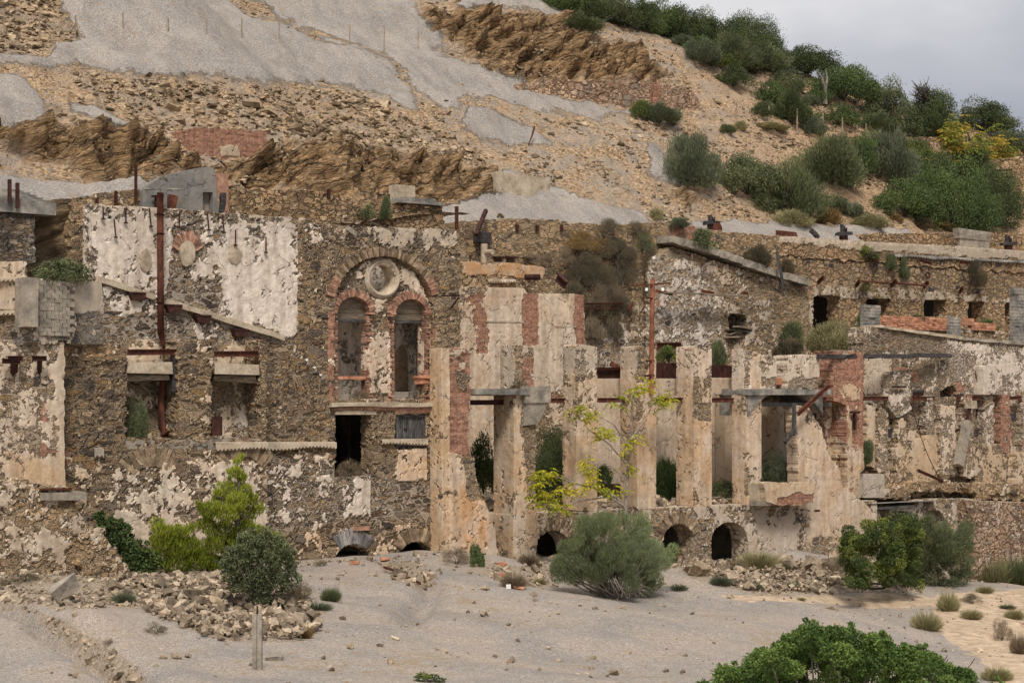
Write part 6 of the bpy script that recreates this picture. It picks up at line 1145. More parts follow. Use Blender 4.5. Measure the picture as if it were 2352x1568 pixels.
# ------------------------------------------------------------------ vegetation
def blades(C, D, L, W, rs):            # diamond leaves: centre, direction, length, width
    n = len(C); D = D/np.linalg.norm(D, axis=1)[:, None]; r = rs.normal(size=(n, 3)); S = np.cross(D, r); S /= np.linalg.norm(S, axis=1)[:, None]+1e-9
    L = L[:, None]; W = W[:, None]
    V = np.stack([C-D*L/2, C+S*W/2, C+D*L/2, C-S*W/2], 1); return V.reshape(-1, 3), np.arange(4*n).reshape(n, 4)
def crown(style, seed, n, leaf, blobs=None, K=16, flat=1.):
    """unit crown: x, y in -1..1, z in 0..1; leaf = leaf length in crown radii"""
    rs = np.random.RandomState(seed)
    if blobs is None:
        blobs = []
        for i in range(K):
            a = rs.uniform(0, 6.28); h = rs.uniform(.0, 1); r = math.sqrt(rs.uniform(.05, 1))*.68*math.sqrt(max(1-.75*h*h, .1))
            blobs.append((r*math.cos(a), r*math.sin(a), .20+.56*h*rs.uniform(.75, 1.08), rs.uniform(.12, .36), rs.uniform(0, 1)))
        for i in range(K//2):
            a = rs.uniform(0, 6.28); blobs.append((.62*math.cos(a), .62*math.sin(a), rs.uniform(.12, .35), rs.uniform(.22, .34), rs.uniform(0, 1)))
    B = np.array(blobs); w_ = B[:, 3]**2; k = rs.choice(len(B), n, p=w_/w_.sum())
    d = rs.normal(size=(n, 3)); d[:, 2] = d[:, 2]*.9+.25; d /= np.linalg.norm(d, axis=1)[:, None]
    r = B[k, 3]*np.clip(rs.uniform(.35, 1, n)**.45+.10*rs.normal(size=n), .1, 1.3)
    C = B[k, :3]+d*r[:, None]*np.array([1, 1, .85*flat]); C[:, 2] = np.abs(C[:, 2]) if K else C[:, 2]
    if K and style in ('leaf', 'spray'):
        j = rs.uniform(0, 1, n) < .07; C[j] += d[j]*rs.exponential(.045, (j.sum(), 1))
    rnd = np.clip(.6*B[k, 4]+.5*rs.beta(1.6, 2.4, n), 0, 1)
    o = C-(np.array([0, 0, .15]) if K else B[:, :3].mean(0)-(0, 0, .3)); o /= np.linalg.norm(o, axis=1)[:, None]
    if style == 'leaf': D = d*.6+rs.normal(size=(n, 3))*.6; L, W = leaf*rs.uniform(.6, 1.3, n), leaf*rs.uniform(.35, .65, n)
    elif style == 'spray':
        C = C+o*(rs.exponential(.045, n)*(rs.uniform(0, 1, n) < .4))[:, None]; D = o*1.0+np.array([0, 0, .65])+rs.normal(size=(n, 3))*.42; L, W = leaf*rs.uniform(.9, 2.8, n), leaf*rs.uniform(.2, .42, n)
    elif style == 'hang': D = d*.5+np.array([0, -.2, -1.])+rs.normal(size=(n, 3))*.55; L, W = leaf*rs.uniform(.8, 2.6, n), leaf*rs.uniform(.1, .3, n)
    elif style == 'tuft':
        a = rs.uniform(0, 6.28, n); q = np.sqrt(rs.uniform(0, 1, n)); t = rs.uniform(.25, 1, n); root = np.stack([.35*q*np.cos(a), .35*q*np.sin(a), 0*a], 1); tip = np.stack([(.25+.75*q)*np.cos(a), (.25+.75*q)*np.sin(a), (.95-.55*q*q)*rs.uniform(.6, 1.1, n)], 1)+rs.normal(size=(n, 3))*.09
        C = root+(tip-root)*t[:, None]*.6; D = tip-root; L, W = np.linalg.norm(D, axis=1)*rs.uniform(.4, .75, n), leaf*rs.uniform(.12, .3, n); rnd = rs.beta(2, 2, n)
    elif style == 'pine': D = d*.5+np.array([.15, 0, 1.1])+rs.normal(size=(n, 3))*.35; L, W = leaf*rs.uniform(1.3, 2.4, n), leaf*rs.uniform(.16, .3, n)
    else: D = o+rs.normal(size=(n, 3))*.8; L, W = leaf*rs.uniform(1, 3., n), leaf*rs.uniform(.06, .14, n)
    V, Q = blades(C, D, L, W, rs); return V, Q, rnd
def stems(seed, n, r0=.03, spread=.62, h=.8, segs=4):
    rs = np.random.RandomState(seed); mb = MB()
    for i in range(n):
        a = rs.uniform(0, 6.28); R_ = spread*math.sqrt(rs.uniform(.05, 1)); H_ = h*rs.uniform(.45, 1)*(1-.4*R_*R_); p_ = []
        for k in range(segs+1):
            t = k/segs; p_.append((R_*math.cos(a)*t**1.3+rs.normal()*.02*k/segs, R_*math.sin(a)*t**1.3+rs.normal()*.02, H_*t))
        mb.tube(p_, [r0*(1-.8*k/segs) for k in range(segs+1)], 5, False)
    return np.concatenate(mb.v), np.concatenate(mb.q)
_cache = {}
def cmesh(style, mat, cls, var, bark):
    key = (style, mat, cls, var, bark)
    if key in _cache: return _cache[key]
    n, leaf = {0: (900, .16), 1: (3000, .095), 2: (8000, .062), 3: (17000, .045), 4: (30000, .033)}[cls]
    if style in ('spray', 'pine', 'hang'): n = int(n*1.5)
    if style == 'twig': n = int(n*.9)
    V, Q, r = crown(style, 100*var+cls, n, leaf, K=(8, 14, 22, 30, 38)[cls])
    V2, Q2 = stems(var+7, (5, 8, 14, 22, 30)[cls], (.03, .022, .02, .016, .013)[cls])
    res = []
    if bark:
        o = mesh_np('foliage', np.concatenate([V, V2]), [np.concatenate([Q, Q2+len(V)])], [LM[mat], M['bark']], None, {'rnd': np.concatenate([r, np.full(len(Q2), .5)])}, mi=np.concatenate([np.zeros(len(Q)), np.ones(len(Q2))]), rest=True)
        res = [o.data]; bpy.data.objects.remove(o)
    else:
        o = mesh_np('foliage', V, [Q], LM[mat], None, {'rnd': r}, rest=False); p_ = mesh_np('branches', V2, [Q2], M['bark'], None, {}); res = [o.data, p_.data]
        bpy.data.objects.remove(o); bpy.data.objects.remove(p_)
    _cache[key] = res; return res
_n = [0]
TUF = []
def plant(px, pb, w, h, style, mat, lb, cat='shrub', group=None, on='h', name='shrub', parts=None, asp=1., rot=None, lean=0.):
    """base at sheet pixel (px, pb); w, h visible size on the sheet"""
    _n[0] += 1; r = random.Random(_n[0]*7+int(px))
    b = hit(px, pb) if on == 'h' else hitg(px, pb) if on == 'g' else P(px, pb, on)
    Z = b[0]*ST+b[1]*CT; W, H = w*Z/F/2*(1.62 if on == 'h' else 1.38), h*Z/F*(1.2 if on == 'h' else 1.12)
    rad = (W+H)/2; cls = 0 if rad < .42 else 1 if rad < .95 else 2 if rad < 1.9 else 3 if rad < 2.7 else 4
    if (w*h) < 900: cls = min(cls, 1)
    elif w*h < 5000: cls = min(cls, 2)
    sep_ = parts if parts is not None else (cls >= 3)
    ms = cmesh(style, mat, cls, r.randint(0, 2), not sep_)
    rz = r.uniform(0, 6.28) if rot is None else rot
    if not sep_:
        o = bpy.data.objects.new(name, ms[0]); link(o); o.location = b-(0, 0, .05*H); o.rotation_euler = (0, 0, rz); o.scale = (W, W*asp, H); return T(o, lb, cat, group)
    E_ = empty(name, b, lb, cat, group); E_.rotation_euler = (lean, 0, rz)
    for m_, nm in zip(ms, ('foliage' if name == 'shrub' else 'crown', 'branches' if name == 'shrub' else 'trunk')):
        o = bpy.data.objects.new(nm, m_); SC.collection.objects.link(o); o.parent = E_; o.scale = (W, W*asp, H); o.location = (0, 0, -.04*H)
    return E_
GR, GT = 'shrubs on the hillside', 'trees along the ridge'
for a in (  # px, base, w, h, style, mat, label
    (1300, 32, 80, 60, 'leaf', 'green', 'green ridge tree, the first one at the left where the wood begins'), (1352, 44, 90, 66, 'leaf', 'dark', 'dark ridge tree beside the first green one at the top edge'), (1405, 50, 90, 70, 'leaf', 'olive', 'olive toned ridge tree cut by the top edge, third from the left'),
    (1460, 62, 95, 72, 'leaf', 'dark', 'dark ridge tree just left of where the sky begins'), (1515, 76, 95, 80, 'leaf', 'green', 'green ridge tree right where the sky opens at the top'), (1566, 92, 90, 84, 'leaf', 'dark', 'dark ridge tree left of the big rounded oak'), (1612, 100, 90, 78, 'leaf', 'olive', 'olive tree between the dark ridge tree and the oak'),
    (1660, 104, 110, 90, 'leaf', 'dark', 'left half crown of the big dark oak on the ridge'), (1722, 118, 120, 100, 'leaf', 'dark', 'tall dark oak at the peak of the ridge line'), (1762, 128, 80, 70, 'leaf', 'dark', 'right shoulder oak of the ridge peak'), (1790, 145, 60, 50, 'leaf', 'olive', 'small olive tree just right of the ridge peak oak'),
    (1850, 160, 118, 62, 'leaf', 'dark', 'dark domed oak standing alone right of the ridge peak'), (1935, 232, 120, 86, 'leaf', 'green', 'spreading wind bent tree with layered crown on the ridge'), (1985, 215, 70, 50, 'leaf', 'olive', 'small tree sheltering right of the wind bent tree'),
    (2040, 285, 100, 92, 'leaf', 'olive', 'rounded olive tree between the wind bent tree and the dead one'), (2135, 300, 90, 96, 'leaf', 'dark', 'dark tree under the bare dead branches on the ridge'), (2255, 300, 126, 70, 'leaf', 'dark', 'dark rounded tree alone against the sky at the right'), (2325, 345, 90, 50, 'leaf', 'olive', 'low olive tree at the right edge below the lone dark one')):
    plant(*a, cat='tree', group=GT, name='ridge_tree', parts=True)
for a in (
    (1333, 76, 74, 42, 'spray', 'olive', 'olive bush hanging over the rock face near the hilltop'), (1602, 120, 72, 40, 'leaf', 'green', 'rounded green bush below the ridge oaks'), (1520, 68, 62, 26, 'leaf', 'bright', 'bright yellow green bush among the ridge trees'), (1566, 108, 44, 24, 'spray', 'grey', 'greyish bush at the upper edge of the bare scree'),
    (1606, 146, 66, 52, 'spray', 'grey', 'grey green bush with bare twigs below the oaks'), (1655, 158, 66, 34, 'leaf', 'bright', 'yellow green low bush left of the twiggy grey tree'), (1680, 156, 90, 68, 'spray', 'olive', 'twiggy grey olive bush on the upper slope'), (1745, 165, 90, 60, 'spray', 'olive', 'open branched bush right of the twiggy grey one'),
    (1683, 198, 72, 44, 'leaf', 'dark', 'dark bush at the top of the bare scree tongue'), (1762, 238, 66, 50, 'leaf', 'green', 'green rounded bush left of the dark spiky one'), (1806, 212, 76, 46, 'leaf', 'olive', 'olive bush above the dark spiky one'), (1818, 284, 66, 72, 'spray', 'dark', 'dark spiky bush standing above the second fence post'),
    (1752, 270, 50, 30, 'spray', 'olive', 'small olive bush at the left fence posts'), (1925, 290, 96, 48, 'leaf', 'green', 'green bush under the wind bent tree'), (1868, 310, 44, 36, 'spray', 'grey', 'grey bush behind the slanting fence brace'), (1880, 236, 50, 40, 'leaf', 'green', 'green bush at the foot of the bare grey trunk'), (1862, 245, 36, 24, 'spray', 'grey', 'pale grey tuft left of the wind bent tree'),
    (2010, 300, 60, 44, 'spray', 'olive', 'olive bush behind the row of fence posts'), (2080, 318, 90, 52, 'leaf', 'dark', 'dark bush at the end of the fence row'), (2150, 325, 80, 56, 'spray', 'dark', 'spiky dark bush above the low hillside wall'),
    (1592, 430, 98, 112, 'spray', 'grey', 'tall grey green broom bush alone on the scree'), (1716, 450, 130, 92, 'leaf', 'olive', 'left part of the long olive bush crossing the slope'), (1815, 500, 130, 112, 'spray', 'olive', 'right twiggy part of the long olive bush crossing the slope'),
    (1910, 425, 116, 112, 'spray', 'olive', 'feathery olive bush left of the dense green thicket'), (1985, 395, 84, 86, 'leaf', 'green', 'upright green bush in the middle of the thicket'), (2045, 420, 96, 110, 'spray', 'grey', 'grey feathery bush between the green ones of the thicket'), (2095, 390, 84, 80, 'leaf', 'bright', 'bright green bush below the low hillside wall'),
    (2080, 500, 120, 84, 'leaf', 'green', 'low broad green bush at the lower left of the thicket'), (2185, 528, 150, 152, 'leaf', 'green', 'largest rounded green bush of the hillside thicket'), (2140, 440, 90, 96, 'leaf', 'dark', 'dark bush behind the largest green one'), (2275, 520, 120, 130, 'leaf', 'dark', 'dark bush right of the largest green one'), (2240, 440, 100, 90, 'spray', 'dark', 'dark feathery bush below the autumn coloured tree'), (2310, 440, 80, 70, 'leaf', 'dark', 'dark bush by the right edge under the lone tree'),
    (1474, 272, 46, 46, 'leaf', 'bright', 'bright green bush growing before the curved hill wall'), (1514, 284, 70, 44, 'spray', 'grey', 'grey dome shaped bush before the curved hill wall'), (1818, 520, 70, 40, 'spray', 'straw', 'yellowish scrub below the long olive bush'), (1905, 480, 60, 34, 'leaf', 'olive', 'small olive bush beside the fallen board on the slope'),
    (1900, 515, 60, 30, 'spray', 'ochre', 'ochre scrub on the lower slope, left of two'), (1960, 505, 56, 34, 'spray', 'grey', 'grey scrub in the middle of the lower slope'), (1995, 524, 66, 32, 'spray', 'straw', 'pale yellow scrub above the long wall'), (2055, 510, 30, 14, 'spray', 'ochre', 'tiny ochre tuft by the gully on the lower slope'), (2170, 532, 50, 20, 'spray', 'ochre', 'orange brown scrub at the foot of the largest bush'), (2240, 530, 50, 18, 'spray', 'straw', 'low straw tuft at the foot of the dark right bush'), (2125, 524, 50, 20, 'spray', 'dead', 'low dead scrub left of the orange brown one'),
    (1512, 506, 34, 22, 'spray', 'straw', 'pale grass tuft at the corner of the middle stone wall'), (1700, 300, 30, 20, 'spray', 'straw', 'small straw tuft on the bare scree'), (1770, 300, 70, 16, 'spray', 'straw', 'yellowish low tuft under the fence posts'), (1670, 305, 30, 18, 'spray', 'olive', 'tiny olive tuft right of the curved hill wall'), (1640, 115, 40, 40, 'leaf', 'green', 'green bush tucked under the ridge oak')):
    plant(*a, group=GR)
# dead tree and bare trunk on the ridge
def tree_tubes(paths, radii, Y, name, mat, lb, cat='tree', side=6):
    mb = MB()
    for pth, r_ in zip(paths, radii): n = len(pth); mb.tube([P(a, b, Y+(c if len(p3) > 2 else 0)) for p3 in pth for a, b, c in [(p3+(0,))[:3]]], [r_*(1-.7*i/(n-1)) for i in range(n)], side, False)
    return T(mb.build(name, M[mat], None, True), lb, cat)
b = hit(2128, 300)[1]; pp = [[(2130, 300), (2126, 240), (2122, 215)]]; rr = [.16]
r_ = random.Random(4)
for k in range(26):
    a = math.radians(r_.uniform(15, 165)); L_ = r_.uniform(22, 52); x0, y0 = 2123+r_.uniform(-3, 3), 222+r_.uniform(-6, 14); x1, y1 = x0+L_*math.cos(a)*.9, y0-L_*math.sin(a)*.9
    pp.append([(x0, y0, 0), ((x0+x1)/2+r_.uniform(-4, 4), (y0+y1)/2, r_.uniform(-.4, .4)), (x1, y1, r_.uniform(-1, 1))]); rr.append(.05)
    for j in range(2): pp.append([((x0+x1)/2, (y0+y1)/2, 0), ((x0+x1)/2+r_.uniform(-14, 14), (y0+y1)/2-r_.uniform(4, 18), r_.uniform(-.6, .6))]); rr.append(.028)
tree_tubes(pp, rr, b, 'dead_tree', 'bark', 'leafless dead tree with fanned bare branches on the ridge')
b = hit(1893, 238)[1]-.5; tree_tubes([[(1895, 240), (1896, 210), (1888, 180), (1878, 165)], [(1896, 205), (1900, 180), (1896, 160)]], [.17, .1], b, 'bare_trunk', 'barkp', 'pale bare trunk in front of the wind bent tree')
b = hit(1735, 166)[1]-.3; tree_tubes([[(1733, 166), (1738, 150), (1750, 130)], [(1736, 155), (1728, 130)], [(1741, 145), (1762, 125)]], [.13, .07, .07], b, 'slanting_trunk', 'bark', 'dark slanting trunk of the open bush on the upper slope')
# compound leaves
def pinnate(centers, Y, size, spread, per, seed, mat, name, parent, droop=.5):
    rs = np.random.RandomState(seed); C = []; D = []; L = []; W = []; R = []
    for (a, b, dy) in centers:
        c = P(a, b, Y+dy); tone = rs.uniform(0, 1)
        for k in range(per):
            az = rs.uniform(0, 6.28); d = np.array([math.cos(az), math.sin(az)*.8, rs.uniform(-.2, .5)]); d /= np.linalg.norm(d); p_ = c+rs.normal(size=3)*spread*.3; Lr = spread*rs.uniform(.7, 1.2)
            for j in range(8):
                t = (j+1)/8; q_ = p_+d*Lr*t+np.array([0, 0, -droop*Lr*t*t]); sd_ = np.cross(d, (0, 0, 1)); sd_ /= np.linalg.norm(sd_)
                for sg in (-1, 1): C.append(q_+sd_*sg*size*.5+np.array([0, 0, -size*.15])); D.append(sd_*sg+d*.35+np.array([0, 0, -.7])); L.append(size*rs.uniform(.85, 1.2)); W.append(size*.34); R.append(np.clip(tone*.6+rs.uniform(0, .5), 0, 1))
    V, Q = blades(np.array(C), np.array(D), np.array(L), np.array(W), rs); return mesh_np(name, V, [Q], LM[mat], parent, {'rnd': np.array(R)}, rest=False)
YS = 49.2
E = empty('young_tree', P(1438, 1180, YS), 'spindly sapling with yellow green compound leaves in front of the pillars', 'tree')
mb = MB()
for pth, r_ in (([(1436, 1182), (1440, 1120), (1444, 1040), (1449, 985), (1452, 920), (1462, 885)], .075), ([(1448, 1010), (1480, 965), (1498, 930), (1520, 905)], .035), ([(1446, 1030), (1410, 975), (1375, 955)], .03), ([(1447, 960), (1425, 920), (1420, 905)], .02), ([(1438, 1170), (1415, 1140), (1370, 1122), (1320, 1110), (1290, 1090)], .06), ([(1430, 1160), (1400, 1140), (1330, 1150), (1290, 1170)], .045),
                ([(1442, 1070), (1400, 1020), (1350, 985), (1335, 950)], .03), ([(1440, 1100), (1400, 1070), (1360, 1060)], .02), ([(1320, 1110), (1280, 1095), (1250, 1085)], .03), ([(1443, 1050), (1455, 1020), (1470, 1005)], .02)): mb.tube([P(a, b, YS+.1*i) for i, (a, b) in enumerate(pth)], [r_*(1-.7*i/(len(pth)-1)) for i in range(len(pth))], 6, False)
mb.build('trunk', M['barkp'], E, True)
pinnate([(1460, 893, 0), (1475, 885, .1), (1488, 882, 0), (1525, 915, .2), (1515, 920, 0), (1535, 918, .1), (1330, 945, 0), (1345, 940, .1), (1355, 950, 0), (1420, 922, 0), (1375, 995, .1), (1390, 1000, 0), (1400, 992, .1), (1440, 1020, 0), (1455, 1012, 0), (1345, 1062, .1), (1355, 1070, 0), (1350, 1090, .1), (1250, 1085, 0), (1262, 1088, .1), (1240, 1125, -.3), (1260, 1135, -.2), (1280, 1140, 0), (1225, 1145, -.3), (1245, 1158, -.2), (1270, 1165, 0), (1290, 1160, .1), (1300, 1130, 0), (1320, 1120, 0), (1340, 1115, .1), (1360, 1112, 0), (1400, 1130, 0), (1415, 1135, .1), (1230, 1110, -.2), (1235, 1100, 0), (1443, 1075, 0)], YS, .13, .40, 8, 5, 'yellow', 'crown', E)
b = hit(2250, 390)[1]-1.5; E = empty('autumn_tree', P(2235, 400, b), 'tree with yellow and orange autumn leaves at the right of the hill', 'tree')
mb = MB()
for pth, r_ in (([(2240, 410), (2238, 370), (2232, 340)], .2), ([(2234, 345), (2205, 330), (2190, 310)], .1), ([(2236, 355), (2260, 325), (2280, 315)], .1), ([(2238, 370), (2290, 350), (2310, 345)], .09), ([(2232, 340), (2225, 310), (2210, 290)], .08)): mb.tube([P(a, c_, b+.2*i) for i, (a, c_) in enumerate(pth)], [r_*(1-.6*i/(len(pth)-1)) for i in range(len(pth))], 6, False)
mb.build('trunk', M['bark'], E, True); rs = np.random.RandomState(8)
pinnate([(2250+rs.normal()*38, 335+rs.normal()*20+abs(rs.normal())*0+(i % 5)*6, rs.uniform(-1.5, 1.5)) for i in range(60)]+[(2185+rs.normal()*12, 308+rs.normal()*12, rs.uniform(-1, 1)) for i in range(12)]+[(2300+rs.normal()*14, 365+rs.normal()*12, 0) for i in range(14)]+[(2210, 288, 0), (2205, 282, 0)], b, .19, .6, 9, 9, 'orange', 'crown', E, .35)
# pine
E = empty('young_pine', hitg(540, 1335), 'young yellow green pine tree in front of the long stone wall', 'tree')
b = E.location; Zp = b[0]*ST+b[1]*CT; k_ = Zp/F; YN2 = b[1]
def pb(a, c_, r_, tone=None, dy=0): q_ = P(a, c_, YN2+dy); return (q_[0], q_[1], q_[2], r_*k_, random.random() if tone is None else tone)
bl = [pb(545, 1060, 13, .9), pb(540, 1085, 20, .95), pb(556, 1095, 16), pb(525, 1120, 24, .9, .2), pb(560, 1125, 24, .8), pb(505, 1145, 26, .7, .3), pb(545, 1150, 32, .9, -.3), pb(580, 1145, 18, .8), pb(480, 1170, 28, .6), pb(520, 1180, 34, .7, -.4), pb(565, 1180, 30, .6, .3), pb(595, 1170, 18, .8), pb(475, 1205, 28, .5, .2), pb(515, 1220, 36, .4), pb(565, 1215, 32, .5), pb(605, 1225, 24, .6), pb(635, 1235, 20, .7), pb(490, 1250, 30, .3), pb(540, 1255, 36, .3), pb(590, 1250, 30, .4), pb(640, 1250, 18, .6), pb(555, 1048, 9, 1), pb(500, 1130, 14, .9)]
def cust(name, parent, style, mat, blobs, n, leaf, seed):
    r_ = random.Random(seed); b0 = np.array(parent.location); mbt = MB(); tips = []
    for i in range(min(120, 2*len(blobs))):
        q = blobs[r_.randrange(len(blobs))]; d = np.array([r_.gauss(0, 1), r_.gauss(0, 1), abs(r_.gauss(0, 1))+.3]); d /= np.linalg.norm(d); c = np.array(q[:3]); tip = c+d*q[3]*r_.uniform(1.0, 1.45); tips.append((*tip, q[3]*.28, q[4]))
        mbt.tube([c*.75+b0*.25, c, tip], [.014, .009, .003], 4, False)
    mbt.build('twigs', M['bark'], parent); blobs = list(blobs)+tips; n = int(n*1.15)
    V, Q, r = crown(style, seed, n, leaf, blobs, 0); return mesh_np(name, V, [Q], LM[mat], parent, {'rnd': r}, rest=False)
bl = [(a, b_, c_, r_*.8, t_) for a, b_, c_, r_, t_ in bl]; cust('crown', E, 'pine', 'pine', bl, 15000, .075, 3)
mb = MB(); mb.tube([P(a, c_, YN2) for a, c_ in ((535, 1335), (540, 1280), (545, 1200), (548, 1130), (545, 1065))], [.10, .09, .07, .04, .015], 7, False)
for i in range(22): yy = random.uniform(1100, 1290); mb.tube([P(543, yy, YN2), P(543+random.uniform(-60, 60), yy-random.uniform(5, 30), YN2+random.uniform(-.5, .5))], [.03, .01], 5, False)
mb.build('trunk', M['bark'], E, True)
b = hitg(400, 1335); YN2 = b[1]; E = empty('pine_shrub', b, 'low spreading pine shrub left of the young pine', 'shrub')
cust('foliage', E, 'pine', 'pine', [pb(365, 1215, 18, .9), pb(385, 1225, 24, .7), pb(415, 1225, 20, .8), pb(370, 1250, 22, .4), pb(400, 1260, 30, .4), pb(435, 1255, 28, .3), pb(410, 1290, 34, .2), pb(450, 1285, 30, .3), pb(480, 1290, 26, .3), pb(500, 1300, 26, .3), pb(390, 1240, 20), pb(435, 1215, 14, .8)], 10000, .08, 4)
b = hitg(290, 1325); YN2 = b[1]; E = empty('leafy_bush', b, 'glossy green bush against the near stone wall end', 'shrub')
cust('foliage', E, 'leaf', 'green', [pb(228, 1185, 12, .3), pb(238, 1205, 16, .4), pb(262, 1205, 18, .6), pb(285, 1215, 18, .5), pb(265, 1235, 24, .3), pb(290, 1250, 22, .5), pb(310, 1270, 20, .4), pb(330, 1275, 22, .8), pb(350, 1285, 22, .9), pb(325, 1305, 28, .6), pb(355, 1310, 26, .7), pb(300, 1295, 22, .4), pb(290, 1275, 20, .3), pb(370, 1300, 16, .8), pb(225, 1220, 14, .2)], 15000, .085, 5)
b = hitg(595, 1398); YN2 = b[1]; E = empty('round_bush', b, 'rounded grey green bush standing above the rubble heap, right of the young pine', 'shrub')
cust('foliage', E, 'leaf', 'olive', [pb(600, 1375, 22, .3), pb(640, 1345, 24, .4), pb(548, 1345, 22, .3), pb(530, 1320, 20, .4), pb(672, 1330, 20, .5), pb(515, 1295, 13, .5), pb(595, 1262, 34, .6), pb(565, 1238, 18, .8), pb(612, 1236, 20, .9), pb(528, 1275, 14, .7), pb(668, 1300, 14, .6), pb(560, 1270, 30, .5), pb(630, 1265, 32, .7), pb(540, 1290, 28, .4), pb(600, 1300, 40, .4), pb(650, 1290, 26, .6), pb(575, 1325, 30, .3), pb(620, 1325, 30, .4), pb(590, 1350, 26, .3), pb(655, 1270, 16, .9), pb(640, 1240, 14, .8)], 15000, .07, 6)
mb = MB()
for i in range(16): a = random.uniform(-1, 1); mb.tube([P(592, 1400, YN2), P(592+a*16, 1365, YN2+random.uniform(-.1, .1)), P(592+a*62, 1300, YN2+random.uniform(-.5, .5))], [.03, .02, .008], 5, False)
mb.build('branches', M['barkp'], E, True)
# big tamarisk like bush before the arches
b = hitg(1405, 1372); YN2 = b[1]; E = empty('big_broom_bush', b, 'huge grey green feathery bush in front of the vaulted terrace', 'shrub')
rb = random.Random(5); bl = []
for i in range(120):
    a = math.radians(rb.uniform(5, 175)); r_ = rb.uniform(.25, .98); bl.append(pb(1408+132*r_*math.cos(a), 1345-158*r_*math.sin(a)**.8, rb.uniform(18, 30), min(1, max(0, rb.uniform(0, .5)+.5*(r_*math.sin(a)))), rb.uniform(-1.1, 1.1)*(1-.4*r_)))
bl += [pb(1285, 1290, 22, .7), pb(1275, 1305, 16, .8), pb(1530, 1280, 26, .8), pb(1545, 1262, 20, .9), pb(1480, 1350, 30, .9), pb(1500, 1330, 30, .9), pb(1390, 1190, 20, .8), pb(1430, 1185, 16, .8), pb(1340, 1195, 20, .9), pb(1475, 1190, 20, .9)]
bl = [(x_, y_, z_, r_, t_) for x_, y_, z_, r_, t_ in bl]
def bushspray(parent, blobs, n, leaf, seed, root, mat):
    rs = np.random.RandomState(seed); B = np.array(blobs); k = rs.choice(len(B), n, p=B[:, 3]**2/(B[:, 3]**2).sum()); d = rs.normal(size=(n, 3)); d /= np.linalg.norm(d, axis=1)[:, None]
    C = B[k, :3]+d*(B[k, 3]*rs.uniform(.3, 1, n)**.5)[:, None]; D = (C-root); D /= np.linalg.norm(D, axis=1)[:, None]; D = D+np.array([0, 0, .5])+rs.normal(size=(n, 3))*.30
    V, Q = blades(C, D, leaf*rs.uniform(.8, 2.4, n), leaf*rs.uniform(.14, .3, n), rs); return mesh_np('foliage', V, [Q], LM[mat], parent, {'rnd': np.clip(.5*B[k, 4]+rs.beta(2, 2, n)*.5, 0, 1)}, rest=False)
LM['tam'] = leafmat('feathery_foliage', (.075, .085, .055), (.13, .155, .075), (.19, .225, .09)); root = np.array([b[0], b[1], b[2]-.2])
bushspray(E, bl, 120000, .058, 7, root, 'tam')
mb = MB()
for i in range(110):
    a = math.radians(rb.uniform(3, 177)); r_ = rb.uniform(.45, .95); dy = rb.uniform(-.9, .9); e_ = P(1408+135*r_*math.cos(a), 1350-150*r_*math.sin(a), YN2+dy); s0 = root+np.array([rb.uniform(-.3, .3), rb.uniform(-.2, .2), .2]); m_ = s0+(e_-s0)*.5+np.array([rb.uniform(-.2, .2), rb.uniform(-.2, .2), rb.uniform(-.1, .25)])
    mb.tube([s0, m_, e_], [.028, .016, .006], 4, False)
for i in range(26): e_ = P(rb.uniform(1420, 1500), rb.uniform(1350, 1378), YN2-.9); mb.tube([root+(rb.uniform(-.4, .6), 0, .3), P(rb.uniform(1400, 1470), rb.uniform(1325, 1345), YN2-.7), e_], [.02, .014, .006], 4, False)
mb.build('branches', M['barkp'], E)
# large right hand bushes
b = hitg(2030, 1338); YN2 = b[1]-2.2; E = empty('dense_bush', b, 'dense bush with bright yellow green tips at the right of the broken plaster wall', 'shrub')
cust('foliage', E, 'leaf', 'bright', [pb(1942+rb.uniform(0, 165), 1200+rb.uniform(0, 140), rb.uniform(14, 26), rb.uniform(0, .9), rb.uniform(-1, .6)) for i in range(100)]+[pb(1945, 1260, 20), pb(1940, 1290, 20), pb(1990, 1205, 20, .9), pb(2030, 1200, 18, .9), pb(2070, 1330, 20, .9), pb(2110, 1345, 18, .9)], 46000, .075, 8)
b = hitg(2150, 1340); YN2 = b[1]-1.6; E = empty('dark_bush', b, 'tall dark grey green bush behind and right of the yellow tipped one', 'shrub')
cust('foliage', E, 'spray', 'olive', [pb(2050+rb.uniform(0, 175), 1205+rb.uniform(0, 135), rb.uniform(18, 32), rb.uniform(.1, .7), rb.uniform(-1, 1)) for i in range(110)]+[pb(2050, 1190, 24, .5), pb(2090, 1188, 22, .4), pb(2130, 1195, 26, .6), pb(2170, 1220, 26, .5), pb(2215, 1290, 22, .5), pb(2225, 1320, 20, .4)], 44000, .07, 9)
LM['fgreen'] = leafmat('glossy_foliage', (.030, .055, .014), (.075, .125, .028), (.15, .21, .05)); FG = [(1760, 1520, 1.3), (1840, 1475, 1.2), (1900, 1455, 1.1), (1960, 1470, 1.2), (2040, 1465, 1.0), (2090, 1490, 1.1), (2160, 1520, 1.1), (2220, 1545, 1.1), (1690, 1545, 1.1), (1640, 1570, 1.0)]
Zf = 30; E = empty('foreground_bush', G(1900, 1950, -1.2), 'large glossy green bush cut by the bottom right edge of the picture', 'shrub')
def PZ(a, c_, Z_): u = (a-HX)/F; r__ = ray(a, c_); return r__*Z_+np.array([0, 0, EYE])
bl = []
